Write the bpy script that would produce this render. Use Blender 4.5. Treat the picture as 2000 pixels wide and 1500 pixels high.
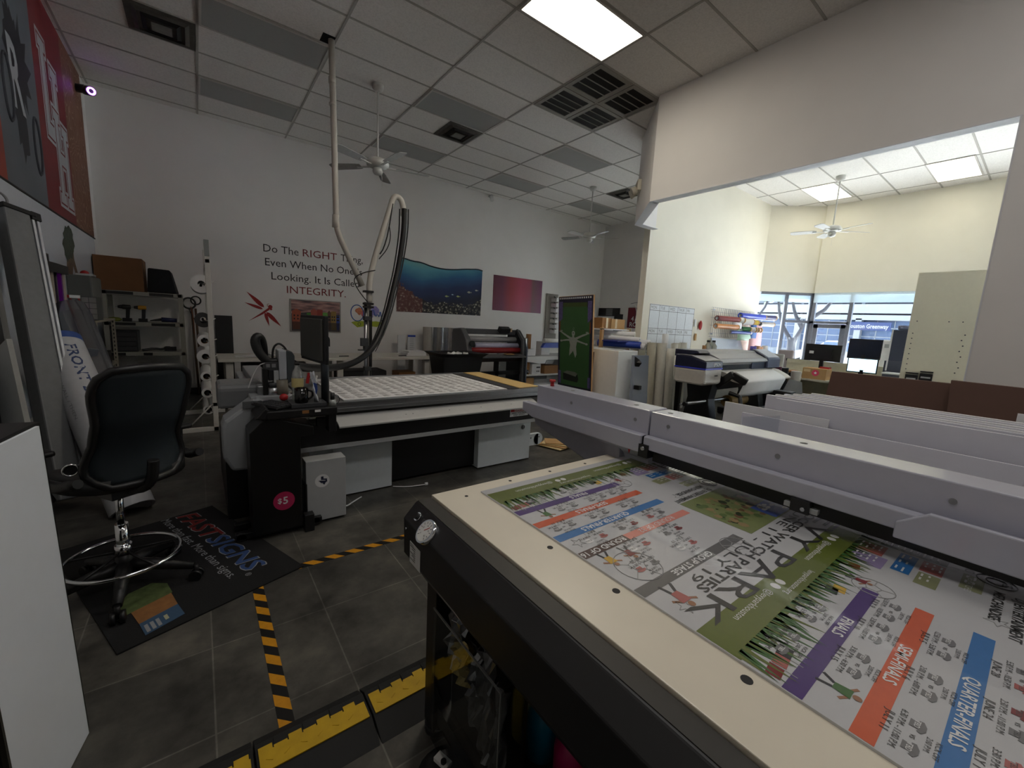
import bpy, bmesh, math, random
from mathutils import Vector, Matrix
random.seed(7)
for o in list(bpy.data.objects): bpy.data.objects.remove(o)
SC = bpy.context.scene
COL = SC.collection
PI = math.pi

# ---------------------------------------------------------------- camera
cam = bpy.data.cameras.new('camera'); cam_o = bpy.data.objects.new('camera', cam); COL.objects.link(cam_o)
cam.sensor_fit = 'HORIZONTAL'; cam.sensor_width = 36.0; cam.lens = 801.5 / 2000 * 36; cam.clip_start = 0.05; cam.clip_end = 300
Rv = Vector((0.79737, -0.60130, 0.05132)); Uv = Vector((0.04866, 0.14882, 0.98767)); Wv = Vector((0.60153, 0.78504, -0.14793))
cam_o.matrix_world = Matrix(((Rv.x, Uv.x, -Wv.x, 0), (Rv.y, Uv.y, -Wv.y, 0), (Rv.z, Uv.z, -Wv.z, 1.46), (0, 0, 0, 1)))
SC.camera = cam_o

# ---------------------------------------------------------------- light
w = bpy.data.worlds.new('sky'); SC.world = w; w.use_nodes = True
wn = w.node_tree; wn.nodes.clear()
wo = wn.nodes.new('ShaderNodeOutputWorld'); wb = wn.nodes.new('ShaderNodeBackground')
wg = wn.nodes.new('ShaderNodeTexCoord'); ws = wn.nodes.new('ShaderNodeSeparateXYZ'); wr = wn.nodes.new('ShaderNodeValToRGB')
wn.links.new(wg.outputs['Generated'], ws.inputs[0]); wn.links.new(ws.outputs['Z'], wr.inputs[0])
wr.color_ramp.elements[0].position = 0.0; wr.color_ramp.elements[0].color = (0.86, 0.93, 1.0, 1)
wr.color_ramp.elements[1].position = 0.7; wr.color_ramp.elements[1].color = (0.50, 0.68, 1.0, 1)
wn.links.new(wr.outputs[0], wb.inputs[0]); wn.links.new(wb.outputs[0], wo.inputs[0])
wb.inputs[1].default_value = 0.8
sun = bpy.data.lights.new('sun', 'SUN'); sun_o = bpy.data.objects.new('sun', sun); COL.objects.link(sun_o)
sun.energy = 15.5; sun.angle = 0.01; sun.color = (0.95, 0.97, 1.0)
sun_o.location = (10, 0, 20); sun_o.rotation_euler = Vector((-0.20, -0.45, -0.87)).to_track_quat('-Z', 'Y').to_euler()
def portal(name, loc, sx, sy, rot):
    l = bpy.data.lights.new(name, 'AREA'); l.shape = 'RECTANGLE'; l.size = sx; l.size_y = sy
    l.cycles.is_portal = True
    o = bpy.data.objects.new(name, l); COL.objects.link(o); o.location = loc; o.rotation_euler = rot
portal('window_portal', (11.46, 0.1, 1.4), 2.3, 7.0, (0, PI/2, 0))
portal('window_portal', (9.84, 5.5, 1.3), 2.35, 1.8, (0, PI/2, 0))  # serves the added far-end window
portal('window_portal', (11.08, 4.00, 1.4), 2.3, 1.15, (0, PI/2, PI/4))
SC.view_settings.view_transform = 'Standard'; SC.view_settings.look = 'None'
SC.view_settings.exposure = 2.0; SC.view_settings.gamma = 1.0; SC.view_settings.use_curve_mapping = False
SC.cycles.max_bounces = 12; SC.cycles.diffuse_bounces = 10; SC.cycles.glossy_bounces = 4; SC.cycles.transparent_max_bounces = 12
SC.cycles.sample_clamp_indirect = 8; SC.cycles.use_denoising = True; SC.cycles.caustics_reflective = False; SC.cycles.caustics_refractive = False

# ---------------------------------------------------------------- materials
def lin(c):
    return tuple(((v/255)/12.92 if v/255 <= .04045 else ((v/255+.055)/1.055)**2.4) for v in c)
_M = {}
def mat(name, c, rough=.6, metal=0., var=.05, scale=25., bump=0., spec=.5, alpha=None, coat=0.):
    """procedural principled material: base colour broken up by a little noise"""
    if name in _M: return _M[name]
    m = bpy.data.materials.new(name); m.use_nodes = True; nt = m.node_tree; b = nt.nodes['Principled BSDF']
    l = lin(c)
    tc = nt.nodes.new('ShaderNodeTexCoord'); nz = nt.nodes.new('ShaderNodeTexNoise'); nz.inputs['Scale'].default_value = scale; nz.inputs['Detail'].default_value = 4
    nt.links.new(tc.outputs['Object'], nz.inputs['Vector'])
    mx = nt.nodes.new('ShaderNodeMixRGB')
    mx.inputs[1].default_value = (*[v*(1-var*2) for v in l], 1); mx.inputs[2].default_value = (*[min(1, v*(1+var*2)) for v in l], 1)
    nt.links.new(nz.outputs['Fac'], mx.inputs[0]); nt.links.new(mx.outputs[0], b.inputs['Base Color'])
    b.inputs['Roughness'].default_value = rough; b.inputs['Metallic'].default_value = metal
    b.inputs['Specular IOR Level'].default_value = spec; b.inputs['Coat Weight'].default_value = coat
    if bump:
        bp = nt.nodes.new('ShaderNodeBump'); bp.inputs['Strength'].default_value = bump; bp.inputs['Distance'].default_value = .01
        nt.links.new(nz.outputs['Fac'], bp.inputs['Height']); nt.links.new(bp.outputs[0], b.inputs['Normal'])
    _M[name] = m; return m
def emis(name, c, s):
    if name in _M: return _M[name]
    m = bpy.data.materials.new(name); m.use_nodes = True; nt = m.node_tree; nt.nodes.clear()
    e = nt.nodes.new('ShaderNodeEmission'); o = nt.nodes.new('ShaderNodeOutputMaterial')
    e.inputs[0].default_value = (*lin(c), 1); e.inputs[1].default_value = s; nt.links.new(e.outputs[0], o.inputs[0]); _M[name] = m; return m
def clear(name, c=(255,255,255), gl=.08, rough=.02, tr=1.0):
    """thin transparent sheet: see-through plus a little gloss"""
    if name in _M: return _M[name]
    m = bpy.data.materials.new(name); m.use_nodes = True; nt = m.node_tree; nt.nodes.clear()
    t = nt.nodes.new('ShaderNodeBsdfTransparent'); g = nt.nodes.new('ShaderNodeBsdfGlossy'); x = nt.nodes.new('ShaderNodeMixShader'); o = nt.nodes.new('ShaderNodeOutputMaterial')
    t.inputs[0].default_value = (*lin(c), 1); g.inputs['Roughness'].default_value = rough; x.inputs[0].default_value = gl
    nt.links.new(t.outputs[0], x.inputs[1]); nt.links.new(g.outputs[0], x.inputs[2])
    if tr < 1:
        d = nt.nodes.new('ShaderNodeBsdfDiffuse'); d.inputs[0].default_value = (*lin(c), 1); y = nt.nodes.new('ShaderNodeMixShader'); y.inputs[0].default_value = 1-tr
        nt.links.new(x.outputs[0], y.inputs[1]); nt.links.new(d.outputs[0], y.inputs[2]); nt.links.new(y.outputs[0], o.inputs[0])
    else: nt.links.new(x.outputs[0], o.inputs[0])
    _M[name] = m; return m
def nodes_mat(name, rough=.6, spec=.4):
    m = bpy.data.materials.new(name); m.use_nodes = True; b = m.node_tree.nodes['Principled BSDF']
    b.inputs['Roughness'].default_value = rough; b.inputs['Specular IOR Level'].default_value = spec
    _M[name] = m; return m, m.node_tree, b
def ramp(nt, stops, src=None):
    r = nt.nodes.new('ShaderNodeValToRGB'); e = r.color_ramp.elements
    while len(e) < len(stops): e.new(.5)
    for i, (p, c) in enumerate(stops): e[i].position = p; e[i].color = (*lin(c), 1)
    if src: nt.links.new(src, r.inputs[0])
    return r
def math_n(nt, op, a, b=None):
    n = nt.nodes.new('ShaderNodeMath'); n.operation = op
    for i, v in enumerate((a, b)):
        if v is None: continue
        if isinstance(v, (int, float)): n.inputs[i].default_value = v
        else: nt.links.new(v, n.inputs[i])
    return n.outputs[0]
def mixc(nt, f, a, b):
    n = nt.nodes.new('ShaderNodeMixRGB')
    for i, v in ((0, f), (1, a), (2, b)):
        if isinstance(v, (int, float)): n.inputs[i].default_value = v
        elif isinstance(v, tuple): n.inputs[i].default_value = (*lin(v), 1)
        else: nt.links.new(v, n.inputs[i])
    return n.outputs[0]

WALL = mat('wall_paint', (226,224,222), .75, var=.02, scale=3, bump=.02)
WALLW = mat('wall_paint_warm', (226,222,208), .8, var=.02, scale=3)
TRIMW = mat('trim_paint', (215,216,220), .45, var=.02)
WHITE = mat('white_plastic', (222,222,222), .4, var=.02)
PAPER = mat('white_paper', (226,226,226), .7, var=.02)
FOAM = mat('foam_board_white', (214,214,216), .5, var=.02)
BLACK = mat('black_plastic', (20,20,22), .42, var=.1)
BLACKM = mat('black_steel', (14,14,15), .38, var=.08)
BLKFAB = mat('black_fabric', (16,17,19), .9, var=.2, scale=200)
DKGREY = mat('dark_grey_plastic', (58,59,62), .5)
GREY = mat('grey_plastic', (128,129,132), .5)
LGREY = mat('light_grey_steel', (172,174,175), .45, var=.03)
CABGREY = mat('cabinet_grey', (208,215,218), .45, var=.03)
GANTRY = mat('gantry_white', (180,181,194), .22, var=.02, spec=.5, coat=.4)
ALU = mat('brushed_aluminium', (176,178,182), .32, 1., var=.05, scale=60)
CHROME = mat('chrome', (225,228,232), .08, 1., var=.01)
KRAFT = mat('kraft_cardboard', (150,108,66), .85, var=.06, scale=14)
KRAFTL = mat('kraft_cardboard_light', (186,148,100), .85, var=.05, scale=14)
BROWNB = mat('brown_sheet', (92,66,56), .75, var=.05, scale=8)
YELLOW = mat('safety_yellow', (196,158,18), .6, var=.12, scale=20, bump=.1)
RED = mat('red_plastic', (170,30,34), .5)
BLUE = mat('blue_vinyl', (30,62,160), .4)
WOOD = mat('birch_wood', (190,150,104), .6, var=.08)
INKBLK = mat('black_ink', (26,26,28), .6)
CABLE = mat('cable_rubber', (12,12,13), .5)
GLASS = clear('window_glass', (250,253,255), .05)
ACRYL = clear('clear_acrylic', (236,238,238), .10, .03)
FILM = clear('clear_film', (205,210,215), .30, .18, .8)

# ---------------------------------------------------------------- mesh builder
_TXT = {}
def text_mesh(s, bold=False):
    k = (s, bold)
    if k not in _TXT:
        cu = bpy.data.curves.new('t', 'FONT'); cu.body = s; cu.size = 1.0; cu.resolution_u = 2; cu.fill_mode = 'FRONT'
        if bold: cu.offset = .018
        ob = bpy.data.objects.new('t', cu); me = ob.to_mesh()
        vs = [v.co.copy() for v in me.vertices]; fs = [tuple(p.vertices) for p in me.polygons]
        ob.to_mesh_clear(); bpy.data.objects.remove(ob); bpy.data.curves.remove(cu)
        _TXT[k] = (vs, fs)
    return _TXT[k]
class MB:
    def __init__(s): s.bm = bmesh.new(); s.mats = []; s.weld = False
    def mi(s, m):
        if m not in s.mats: s.mats.append(m)
        return s.mats.index(m)
    def face(s, pts, m, smooth=False):
        f = s.bm.faces.new([s.bm.verts.new(p) for p in pts]); f.material_index = s.mi(m); f.smooth = smooth; s.weld |= smooth; return f
    def hexa(s, c, m):
        v = [s.bm.verts.new(p) for p in c]; i = s.mi(m)
        for q in ((3,2,1,0),(4,5,6,7),(0,1,5,4),(1,2,6,5),(2,3,7,6),(3,0,4,7)):
            s.bm.faces.new([v[k] for k in q]).material_index = i
        return s
    def box(s, x0, y0, z0, x1, y1, z1, m):
        if x1 < x0: x0, x1 = x1, x0
        if y1 < y0: y0, y1 = y1, y0
        if z1 < z0: z0, z1 = z1, z0
        return s.hexa([(x0,y0,z0),(x1,y0,z0),(x1,y1,z0),(x0,y1,z0),(x0,y0,z1),(x1,y0,z1),(x1,y1,z1),(x0,y1,z1)], m)
    def obox(s, c, size, m, rz=0., rx=0., ry=0.):
        M = Matrix.Translation(c) @ Matrix.Rotation(rz,4,'Z') @ Matrix.Rotation(ry,4,'Y') @ Matrix.Rotation(rx,4,'X'); a, b, d = [v/2 for v in size]
        return s.hexa([M @ Vector(p) for p in ((-a,-b,-d),(a,-b,-d),(a,b,-d),(-a,b,-d),(-a,-b,d),(a,-b,d),(a,b,d),(-a,b,d))], m)
    def bar(s, p0, p1, wd, th, m, up=(0,0,1)):
        """a rectangular bar from p0 to p1, wd across and th along 'up'"""
        p0 = Vector(p0); p1 = Vector(p1); d = (p1-p0).normalized(); u = Vector(up); sx = d.cross(u)
        if sx.length < 1e-4: sx = d.cross(Vector((1,0,0)))
        sx.normalize(); u = sx.cross(d); a = sx*wd/2; b = u*th/2
        return s.hexa([p0-a-b, p0+a-b, p0+a+b, p0-a+b, p1-a-b, p1+a-b, p1+a+b, p1-a+b], m)
    def prism(s, pts, ax, a, b, m):
        """extrude a 2D polygon along an axis: x -> (y,z), y -> (x,z), z -> (x,y)"""
        def P(p, t): return (t, p[0], p[1]) if ax == 'x' else (p[0], t, p[1]) if ax == 'y' else (p[0], p[1], t)
        n = len(pts); A = [s.bm.verts.new(P(p, a)) for p in pts]; B = [s.bm.verts.new(P(p, b)) for p in pts]; i = s.mi(m)
        s.bm.faces.new(A).material_index = i; s.bm.faces.new(B[::-1]).material_index = i
        for k in range(n): s.bm.faces.new([A[k], B[k], B[(k+1)%n], A[(k+1)%n]]).material_index = i
        return s
    def tube(s, pts, r, m, n=8, cap=True, smooth_path=0, closed=False):
        P = [Vector(p) for p in pts]; rr = r if isinstance(r, (list, tuple)) else [r]*len(P)
        for _ in range(smooth_path):
            Q = [P[0]]; q = [rr[0]]
            for k in range(len(P)-1):
                Q += [P[k]*.75+P[k+1]*.25, P[k]*.25+P[k+1]*.75]; q += [rr[k]*.75+rr[k+1]*.25, rr[k]*.25+rr[k+1]*.75]
            P, rr = Q+[P[-1]], q+[rr[-1]]
        i = s.mi(m); rings = []; ref = None; N = len(P)
        for k in range(N):
            if closed: d = P[(k+1)%N]-P[k-1]
            else: d = P[min(k+1,N-1)]-P[max(k-1,0)]
            if d.length < 1e-9: d = Vector((0,0,1))
            d.normalize()
            if ref is None:
                ref = Vector((0,0,1)) if abs(d.z) < .9 else Vector((1,0,0))
            u = (ref-d*ref.dot(d))
            if u.length < 1e-5: u = d.orthogonal()
            u.normalize(); v = d.cross(u); ref = u
            rings.append([s.bm.verts.new(P[k]+(u*math.cos(t)+v*math.sin(t))*rr[k]) for t in [2*PI*j/n for j in range(n)]])
        for k in range(N if closed else N-1):
            a, b = rings[k], rings[(k+1)%N]
            for j in range(n):
                f = s.bm.faces.new([a[j], a[(j+1)%n], b[(j+1)%n], b[j]]); f.material_index = i; f.smooth = True
        if cap and not closed:
            s.bm.faces.new(rings[0][::-1]).material_index = i; s.bm.faces.new(rings[-1]).material_index = i
        return s
    def cyl(s, p0, p1, r, m, r2=None, n=20, cap=True): return s.tube([p0, p1], [r, r if r2 is None else r2], m, n, cap)
    def ring(s, c, nrm, R, r, m, n=40, k=8):
        nrm = Vector(nrm).normalized(); u = nrm.orthogonal().normalized(); v = nrm.cross(u); c = Vector(c)
        return s.tube([c+(u*math.cos(t)+v*math.sin(t))*R for t in [2*PI*j/n for j in range(n)]], r, m, k, False, 0, True)
    def pipe(s, p0, p1, R, r, m, mcore=None, n=20):
        """hollow roll with a core"""
        s.tube([p0, p1], R, m, n, False); s.tube([p0, p1], r, mcore or m, n, False)
        d = (Vector(p1)-Vector(p0)).normalized(); u = (Vector((0,0,1)) if abs(d.z)<.9 else Vector((1,0,0))); u = (u-d*u.dot(d)).normalized(); v = d.cross(u)
        for p in (Vector(p0), Vector(p1)):
            for j in range(n):
                t0, t1 = 2*PI*j/n, 2*PI*(j+1)/n; a = u*math.cos(t0)+v*math.sin(t0); b = u*math.cos(t1)+v*math.sin(t1)
                s.face([p+a*r, p+b*r, p+b*R, p+a*R], m)
        return s
    def lathe(s, prof, o, m, n=24):
        i = s.mi(m); o = Vector(o); rings = []
        for r, z in prof:
            rings.append([s.bm.verts.new(o+Vector((r*math.cos(2*PI*j/n), r*math.sin(2*PI*j/n), z))) for j in range(n)] if r > 1e-5 else [s.bm.verts.new(o+Vector((0,0,z)))])
        for a, b in zip(rings, rings[1:]):
            for j in range(n):
                q = [a[j%len(a)], a[(j+1)%n%len(a)], b[(j+1)%n%len(b)], b[j%len(b)]]; q = list(dict.fromkeys(q))
                if len(q) > 2: f = s.bm.faces.new(q); f.material_index = i; f.smooth = True
        return s
    def disc(s, c, nrm, r, m, n=24, sx=1.):
        nrm = Vector(nrm).normalized(); u = Vector((0,0,1)) if abs(nrm.z)<.9 else Vector((1,0,0)); u = (u-nrm*u.dot(nrm)).normalized(); v = nrm.cross(u)
        return s.face([Vector(c)+u*math.cos(2*PI*j/n)*r+v*math.sin(2*PI*j/n)*r*sx for j in range(n)], m)
    def blob(s, c, r, m, sc=(1,1,1), sub=2, jit=0.):
        t = bmesh.ops.create_icosphere(s.bm, subdivisions=sub, radius=r); i = s.mi(m)
        for v in t['verts']:
            j = 1+random.uniform(-jit, jit); v.co = Vector((v.co.x*sc[0]*j, v.co.y*sc[1]*j, v.co.z*sc[2]*j))+Vector(c)
        for f in {f for v in t['verts'] for f in v.link_faces}: f.material_index = i; f.smooth = True
        return s
    def text(s, st, size, o, right, up, m, width=None, align='l', bold=False, shear=0.):
        vs, fs = text_mesh(st, bold)
        if not fs: return s
        x0 = min(v.x for v in vs); x1 = max(v.x for v in vs); k = size/.72; kx = k if width is None else width/(x1-x0); i = s.mi(m)
        off = {'l': x0, 'c': (x0+x1)/2, 'r': x1}[align]; o = Vector(o); R = Vector(right).normalized(); U = Vector(up).normalized()
        bv = [s.bm.verts.new(o+R*((v.x-off)*kx+v.y*k*shear)+U*v.y*k) for v in vs]
        for f in fs:
            try: s.bm.faces.new([bv[q] for q in f]).material_index = i
            except ValueError: pass
        return s
    def plate(s, o, right, up, pts, m):
        o = Vector(o); R = Vector(right).normalized(); U = Vector(up).normalized()
        return s.face([o+R*p[0]+U*p[1] for p in pts], m)
    def build(s, name, parent=None, bevel=0., solid=0., sub=0, recalc=True):
        if s.weld: bmesh.ops.remove_doubles(s.bm, verts=s.bm.verts, dist=1e-5)
        if recalc: bmesh.ops.recalc_face_normals(s.bm, faces=s.bm.faces)
        me = bpy.data.meshes.new(name); s.bm.to_mesh(me); s.bm.free()
        for m in s.mats: me.materials.append(m)
        o = bpy.data.objects.new(name, me); COL.objects.link(o)
        if parent is not None:
            q = ORG.get(parent.name, Vector((0,0,0)))
            if q.length: me.transform(Matrix.Translation(-q))
            ORG[o.name] = q; o.parent = parent
        if bevel:
            b = o.modifiers.new('bevel', 'BEVEL'); b.width = bevel; b.segments = 2; b.limit_method = 'ANGLE'; b.angle_limit = .7
        if solid:
            d = o.modifiers.new('thickness', 'SOLIDIFY'); d.thickness = solid; d.offset = 0
        if sub:
            d = o.modifiers.new('smooth', 'SUBSURF'); d.levels = sub; d.render_levels = sub
        return o
ORG = {}
def T(name, label, cat, loc, group=None):
    """an Empty at a thing's base; its parts come in world coordinates"""
    o = bpy.data.objects.new(name, None); COL.objects.link(o); o.location = loc; o.empty_display_size = .1
    o['label'] = label; o['category'] = cat
    if group: o['group'] = group
    ORG[o.name] = Vector(loc); return o
def one(mb, name, label, cat, group=None, bevel=0., kind=None, **k):
    o = mb.build(name, None, bevel, **k); o['label'] = label; o['category'] = cat
    if group: o['group'] = group
    if kind: o['kind'] = kind
    recenter(o); return o
def recenter(o):
    vs = [v.co for v in o.data.vertices]; lo = [min(v[i] for v in vs) for i in range(3)]; hi = [max(v[i] for v in vs) for i in range(3)]
    c = Vector(((lo[0]+hi[0])/2, (lo[1]+hi[1])/2, lo[2])); o.data.transform(Matrix.Translation(-c)); o.location = c
def struct(mb, name, bevel=0., parent=None):
    o = mb.build(name, parent, bevel)
    if parent is None: o['kind'] = 'structure'
    return o
def dup(r, loc, rz=None, label=None, group=None):
    n = r.copy(); COL.objects.link(n); n.location = loc
    if rz is not None: n.rotation_euler = (0, 0, rz)
    if label: n['label'] = label
    if group: n['group'] = group
    def rec(a, b):
        for ch in list(a.children):
            c = ch.copy(); COL.objects.link(c); c.parent = b; rec(ch, c)
    rec(r, n); return n

# ================================================================ THE ROOM
CZ = 4.442; YB = 8.66; XL = -1.12
def floor_mat():
    m, nt, b = nodes_mat('slate_tile_floor', .42, .35)
    g = nt.nodes.new('ShaderNodeNewGeometry'); mp = nt.nodes.new('ShaderNodeMapping'); mp.inputs['Location'].default_value = (-.434, -1.55, 0)
    nt.links.new(g.outputs['Position'], mp.inputs[0])
    br = nt.nodes.new('ShaderNodeTexBrick'); br.offset = 0; br.inputs['Scale'].default_value = 1; br.inputs['Brick Width'].default_value = .455; br.inputs['Row Height'].default_value = .455
    br.inputs['Mortar Size'].default_value = .003; br.inputs['Color1'].default_value = (*lin((92,90,85)),1); br.inputs['Color2'].default_value = (*lin((108,105,98)),1); br.inputs['Mortar'].default_value = (*lin((132,129,122)),1)
    nt.links.new(mp.outputs[0], br.inputs[0])
    n1 = nt.nodes.new('ShaderNodeTexNoise'); n1.inputs['Scale'].default_value = 3.2; n1.inputs['Detail'].default_value = 9; n1.inputs['Roughness'].default_value = .68; nt.links.new(g.outputs['Position'], n1.inputs[0])
    r = ramp(nt, [(.34, (118,118,118)), (.52, (196,196,196)), (.68, (255,252,246))], n1.outputs[0])
    mu = nt.nodes.new('ShaderNodeMixRGB'); mu.blend_type = 'MULTIPLY'; mu.inputs[0].default_value = .9
    nt.links.new(br.outputs[0], mu.inputs[1]); nt.links.new(r.outputs[0], mu.inputs[2]); nt.links.new(mu.outputs[0], b.inputs['Base Color'])
    n2 = nt.nodes.new('ShaderNodeTexNoise'); n2.inputs['Scale'].default_value = 18; n2.inputs['Detail'].default_value = 6; nt.links.new(g.outputs['Position'], n2.inputs[0])
    nt.links.new(math_n(nt, 'ADD', math_n(nt, 'MULTIPLY', n2.outputs[0], .25), .28), b.inputs['Roughness'])
    bp = nt.nodes.new('ShaderNodeBump'); bp.inputs['Strength'].default_value = .12; bp.inputs['Distance'].default_value = .01; nt.links.new(n1.outputs[0], bp.inputs['Height']); nt.links.new(bp.outputs[0], b.inputs['Normal'])
    return m
def tile_mat():
    m, nt, b = nodes_mat('acoustic_tile', .9, .2)
    g = nt.nodes.new('ShaderNodeNewGeometry'); n = nt.nodes.new('ShaderNodeTexNoise'); n.inputs['Scale'].default_value = 60; n.inputs['Detail'].default_value = 5; nt.links.new(g.outputs['Position'], n.inputs[0])
    r = ramp(nt, [(.3, (218,215,211)), (.6, (232,229,225))], n.outputs[0]); nt.links.new(r.outputs[0], b.inputs['Base Color'])
    bp = nt.nodes.new('ShaderNodeBump'); bp.inputs['Strength'].default_value = .25; bp.inputs['Distance'].default_value = .004; nt.links.new(n.outputs[0], bp.inputs['Height']); nt.links.new(bp.outputs[0], b.inputs['Normal'])
    return m
struct(MB().box(-1.4, -4.2, -.1, 11.62, 8.9, 0, floor_mat()), 'floor')
struct(MB().box(-1.4, -4.2, CZ, 11.62, 8.9, CZ+.12, tile_mat()), 'ceiling')
# suspended grid of T-bars, 2 x 4 ft
g = MB(); GRID = mat('grid_metal', (170,166,160), .6)
for k in range(-2, 10):
    x = .142+1.2192*k
    if -1.1 < x < 11.5: g.box(x-.012, -4, CZ-.006, x+.012, YB-.01, CZ+.001, GRID)
for k in range(-13, 9):
    y = 3.602+.6096*k
    if -4 < y < YB: g.box(XL, y-.012, CZ-.0055, 11.5, y+.012, CZ+.001, GRID)
struct(g, 'trim_1')
struct(MB().box(XL-.12, -4.2, 0, XL, 8.9, CZ, WALL), 'wall_left')
struct(MB().box(XL, YB, 0, 10.0, YB+.12, CZ, WALL), 'wall_back')
struct(MB().box(XL, -4.2, 0, 11.62, -4.05, CZ, WALL), 'wall_rear')
struct(MB().box(9.86, 4.57, 2.5, 9.98, 6.4, CZ, WALL).box(9.86, 6.4, 0, 9.98, YB, CZ, WALL), 'wall_end')
struct(MB().box(9.88, 4.57, .1, 9.89, 6.4, 2.5, GLASS).box(9.86,4.57,0,9.95,6.4,.1,TRIMW).box(9.86,5.45,.1,9.95,5.52,2.5,TRIMW), 'added_window')  # added window, out of view; lets daylight fill the dark far end
wr_ = MB()
HX = 4.87
wr_.box(HX, .405, 3.15, HX+.12, 3.55, CZ, WALL).box(HX, -4.05, 0, HX+.12, .405, CZ, WALL)
wr_.prism([(HX,3.55),(5.79,4.47),(5.83,4.35),(HX+.12,3.49)], 'z', 3.15, CZ, WALL)
wr_.box(5.79, 4.35, 3.15, 6.2, 4.47, CZ, WALL)
struct(wr_, 'wall_right')
struct(MB().box(6.2, 4.45, 0, 10.72, 4.57, CZ, WALLW), 'wall_partition')
# white painted return under the header
struct(MB().box(HX-.004, .40, 3.143, HX+.124, 3.55, 3.152, TRIMW).prism([(HX-.004,3.55),(5.79,4.475),(5.83,4.345),(HX+.124,3.49)], 'z', 3.143, 3.152, TRIMW).box(5.79, 4.345, 3.143, 6.26, 4.475, 3.152, TRIMW), 'trim_2')
struct(MB().box(HX-.003, .402, 0, HX+.123, .412, 3.143, TRIMW), 'trim_3')
# front room: wall above the glass, 45 degree return
f = MB(); f.box(11.5, -4.05, 2.5, 11.62, 3.6, CZ, WALLW).prism([(10.70,4.45),(11.55,3.60),(11.62,3.62),(10.80,4.52)], 'z', 2.5, CZ, WALLW)
f.box(11.5, -4.05, 0, 11.62, -3.4, 2.5, WALLW)
struct(f, 'wall_front')
struct(MB().box(XL, YB-.012, 0, 9.86, YB, .1, mat('vinyl_base', (60,58,56), .6)), 'baseboard_back')
struct(MB().box(6.2, 4.438, 0, 10.7, 4.45, .1, _M['vinyl_base']), 'baseboard_partition')
# storefront glazing
FR = mat('anodised_frame', (120,124,134), .4, .6)
win = T('window_1', 'bright storefront window with grey aluminium frame behind the desks', 'window', (11.53, 1, 0)); win['kind'] = 'structure'
MB().box(11.545, -3.4, .1, 11.553, 2.84, 2.5, GLASS).box(11.545, 2.9, 1.84, 11.553, 3.58, 2.5, GLASS).build('pane', win)
f = MB()
for y in (-3.4, -1.3, .8, 2.87): f.box(11.51, y-.035, 0, 11.59, y+.035, 2.5, FR)
f.box(11.51, -3.4, 0, 11.59, 2.87, .1, FR).box(11.51, -3.4, 2.44, 11.59, 3.6, 2.5, FR).box(11.51, 2.87, 1.80, 11.59, 3.6, 1.86, FR).box(11.51, 3.53, 0, 11.59, 3.60, 2.5, FR)
f.build('window_frame', win, .004)
d = T('door_1', 'glazed aluminium entrance door in the storefront', 'door', (11.53, 3.2, 0)); d['kind'] = 'structure'
f = MB(); f.box(11.52, 2.91, .01, 11.57, 3.0, 1.79, FR).box(11.52, 3.43, .01, 11.57, 3.52, 1.79, FR).box(11.52, 2.91, 1.70, 11.57, 3.52, 1.79, FR).box(11.52, 2.91, .01, 11.57, 3.52, .22, FR); f.build('door_frame', d, .004)
MB().box(11.541, 3.0, .22, 11.548, 3.43, 1.70, GLASS).build('pane', d)
win = T('window_2', 'angled storefront window beside the pegboard', 'window', (11.1, 4.0, 0)); win['kind'] = 'structure'
def dg(t, o=.0):  # point along the 45 degree glass
    return (10.72+.83*t+o, 4.43-.83*t+o)
f = MB()
for t in (.5, .97):
    x, y = dg(t); f.obox((x+.02, y+.02, 1.25), (.07, .07, 2.5), FR, PI/4)
for z, t0_ in ((.05,0), (1.83,.5), (2.47,0)):
    f.bar((*dg(t0_, .02), z), (*dg(1, .02), z), .07, .06, FR)
f.build('window_frame', win)
MB().bar((*dg(.01, .03), 1.25), (*dg(.99, .03), 1.25), .008, 2.4, GLASS).build('pane', win)
# frosted band along the head of the storefront glass
struct(MB().box(11.49, -3.4, 2.28, 11.494, 3.58, 2.5, clear('frosted_band', (240,250,255), .03, .3, .5)).bar((*dg(.0, .015), 2.39), (*dg(1., .015), 2.39), .004, .22, _M['frosted_band']), 'trim_4')

# ================================================================ CEILING FITTINGS
PANELW = emis('lit_diffuser', (255,244,224), 4.4)
PANELF = emis('lit_diffuser_front', (255,250,226), 1.5)
DIFF = mat('prismatic_diffuser', (150,150,148), .35, var=.04, scale=90)
RIM = mat('troffer_rim', (188,184,178), .5)
def troffer(x, y, lit, label, group=None, name='ceiling_light'):
    t = T(name, label, 'ceiling light', (x+.61, y+.305, CZ-.03), group)
    f = MB(); a, b = x+.012, x+1.2072; c, e = y+.012, y+.5976; r = .022
    for q in ((a,c,b,c+r),(a,e-r,b,e),(a,c+r,a+r,e-r),(b-r,c+r,b,e-r)): f.box(q[0],q[1],CZ-.016,q[2],q[3],CZ-.001,RIM)
    f.build('frame', t)
    m = MB()
    if lit:  # shallow pillow lens
        n = 8
        for i in range(n):
            for j in range(4):
                def P(u, v):
                    X = a+r+(b-a-2*r)*u/n; Y = c+r+(e-c-2*r)*v/4; s = math.sin(PI*u/n)*math.sin(PI*v/4)
                    return (X, Y, CZ-.010-.02*s**.5)
                m.face([P(i,j),P(i+1,j),P(i+1,j+1),P(i,j+1)], lit, True)
    else: m.box(a+r, c+r, CZ-.012, b-r, e-r, CZ-.002, DIFF)
    m.build('diffuser', t); return t
BX = lambda k: .142+1.2192*k
RY = lambda r: 3.602+.6096*r
troffer(BX(2), RY(-1), PANELW, 'lit fluorescent ceiling panel near the top edge of the photo')
PANEL_FILL = emis('fill_diffuser_rear', (255,251,246), 2.0)  # unseen lit panels added overhead and behind the camera as fill
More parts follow.
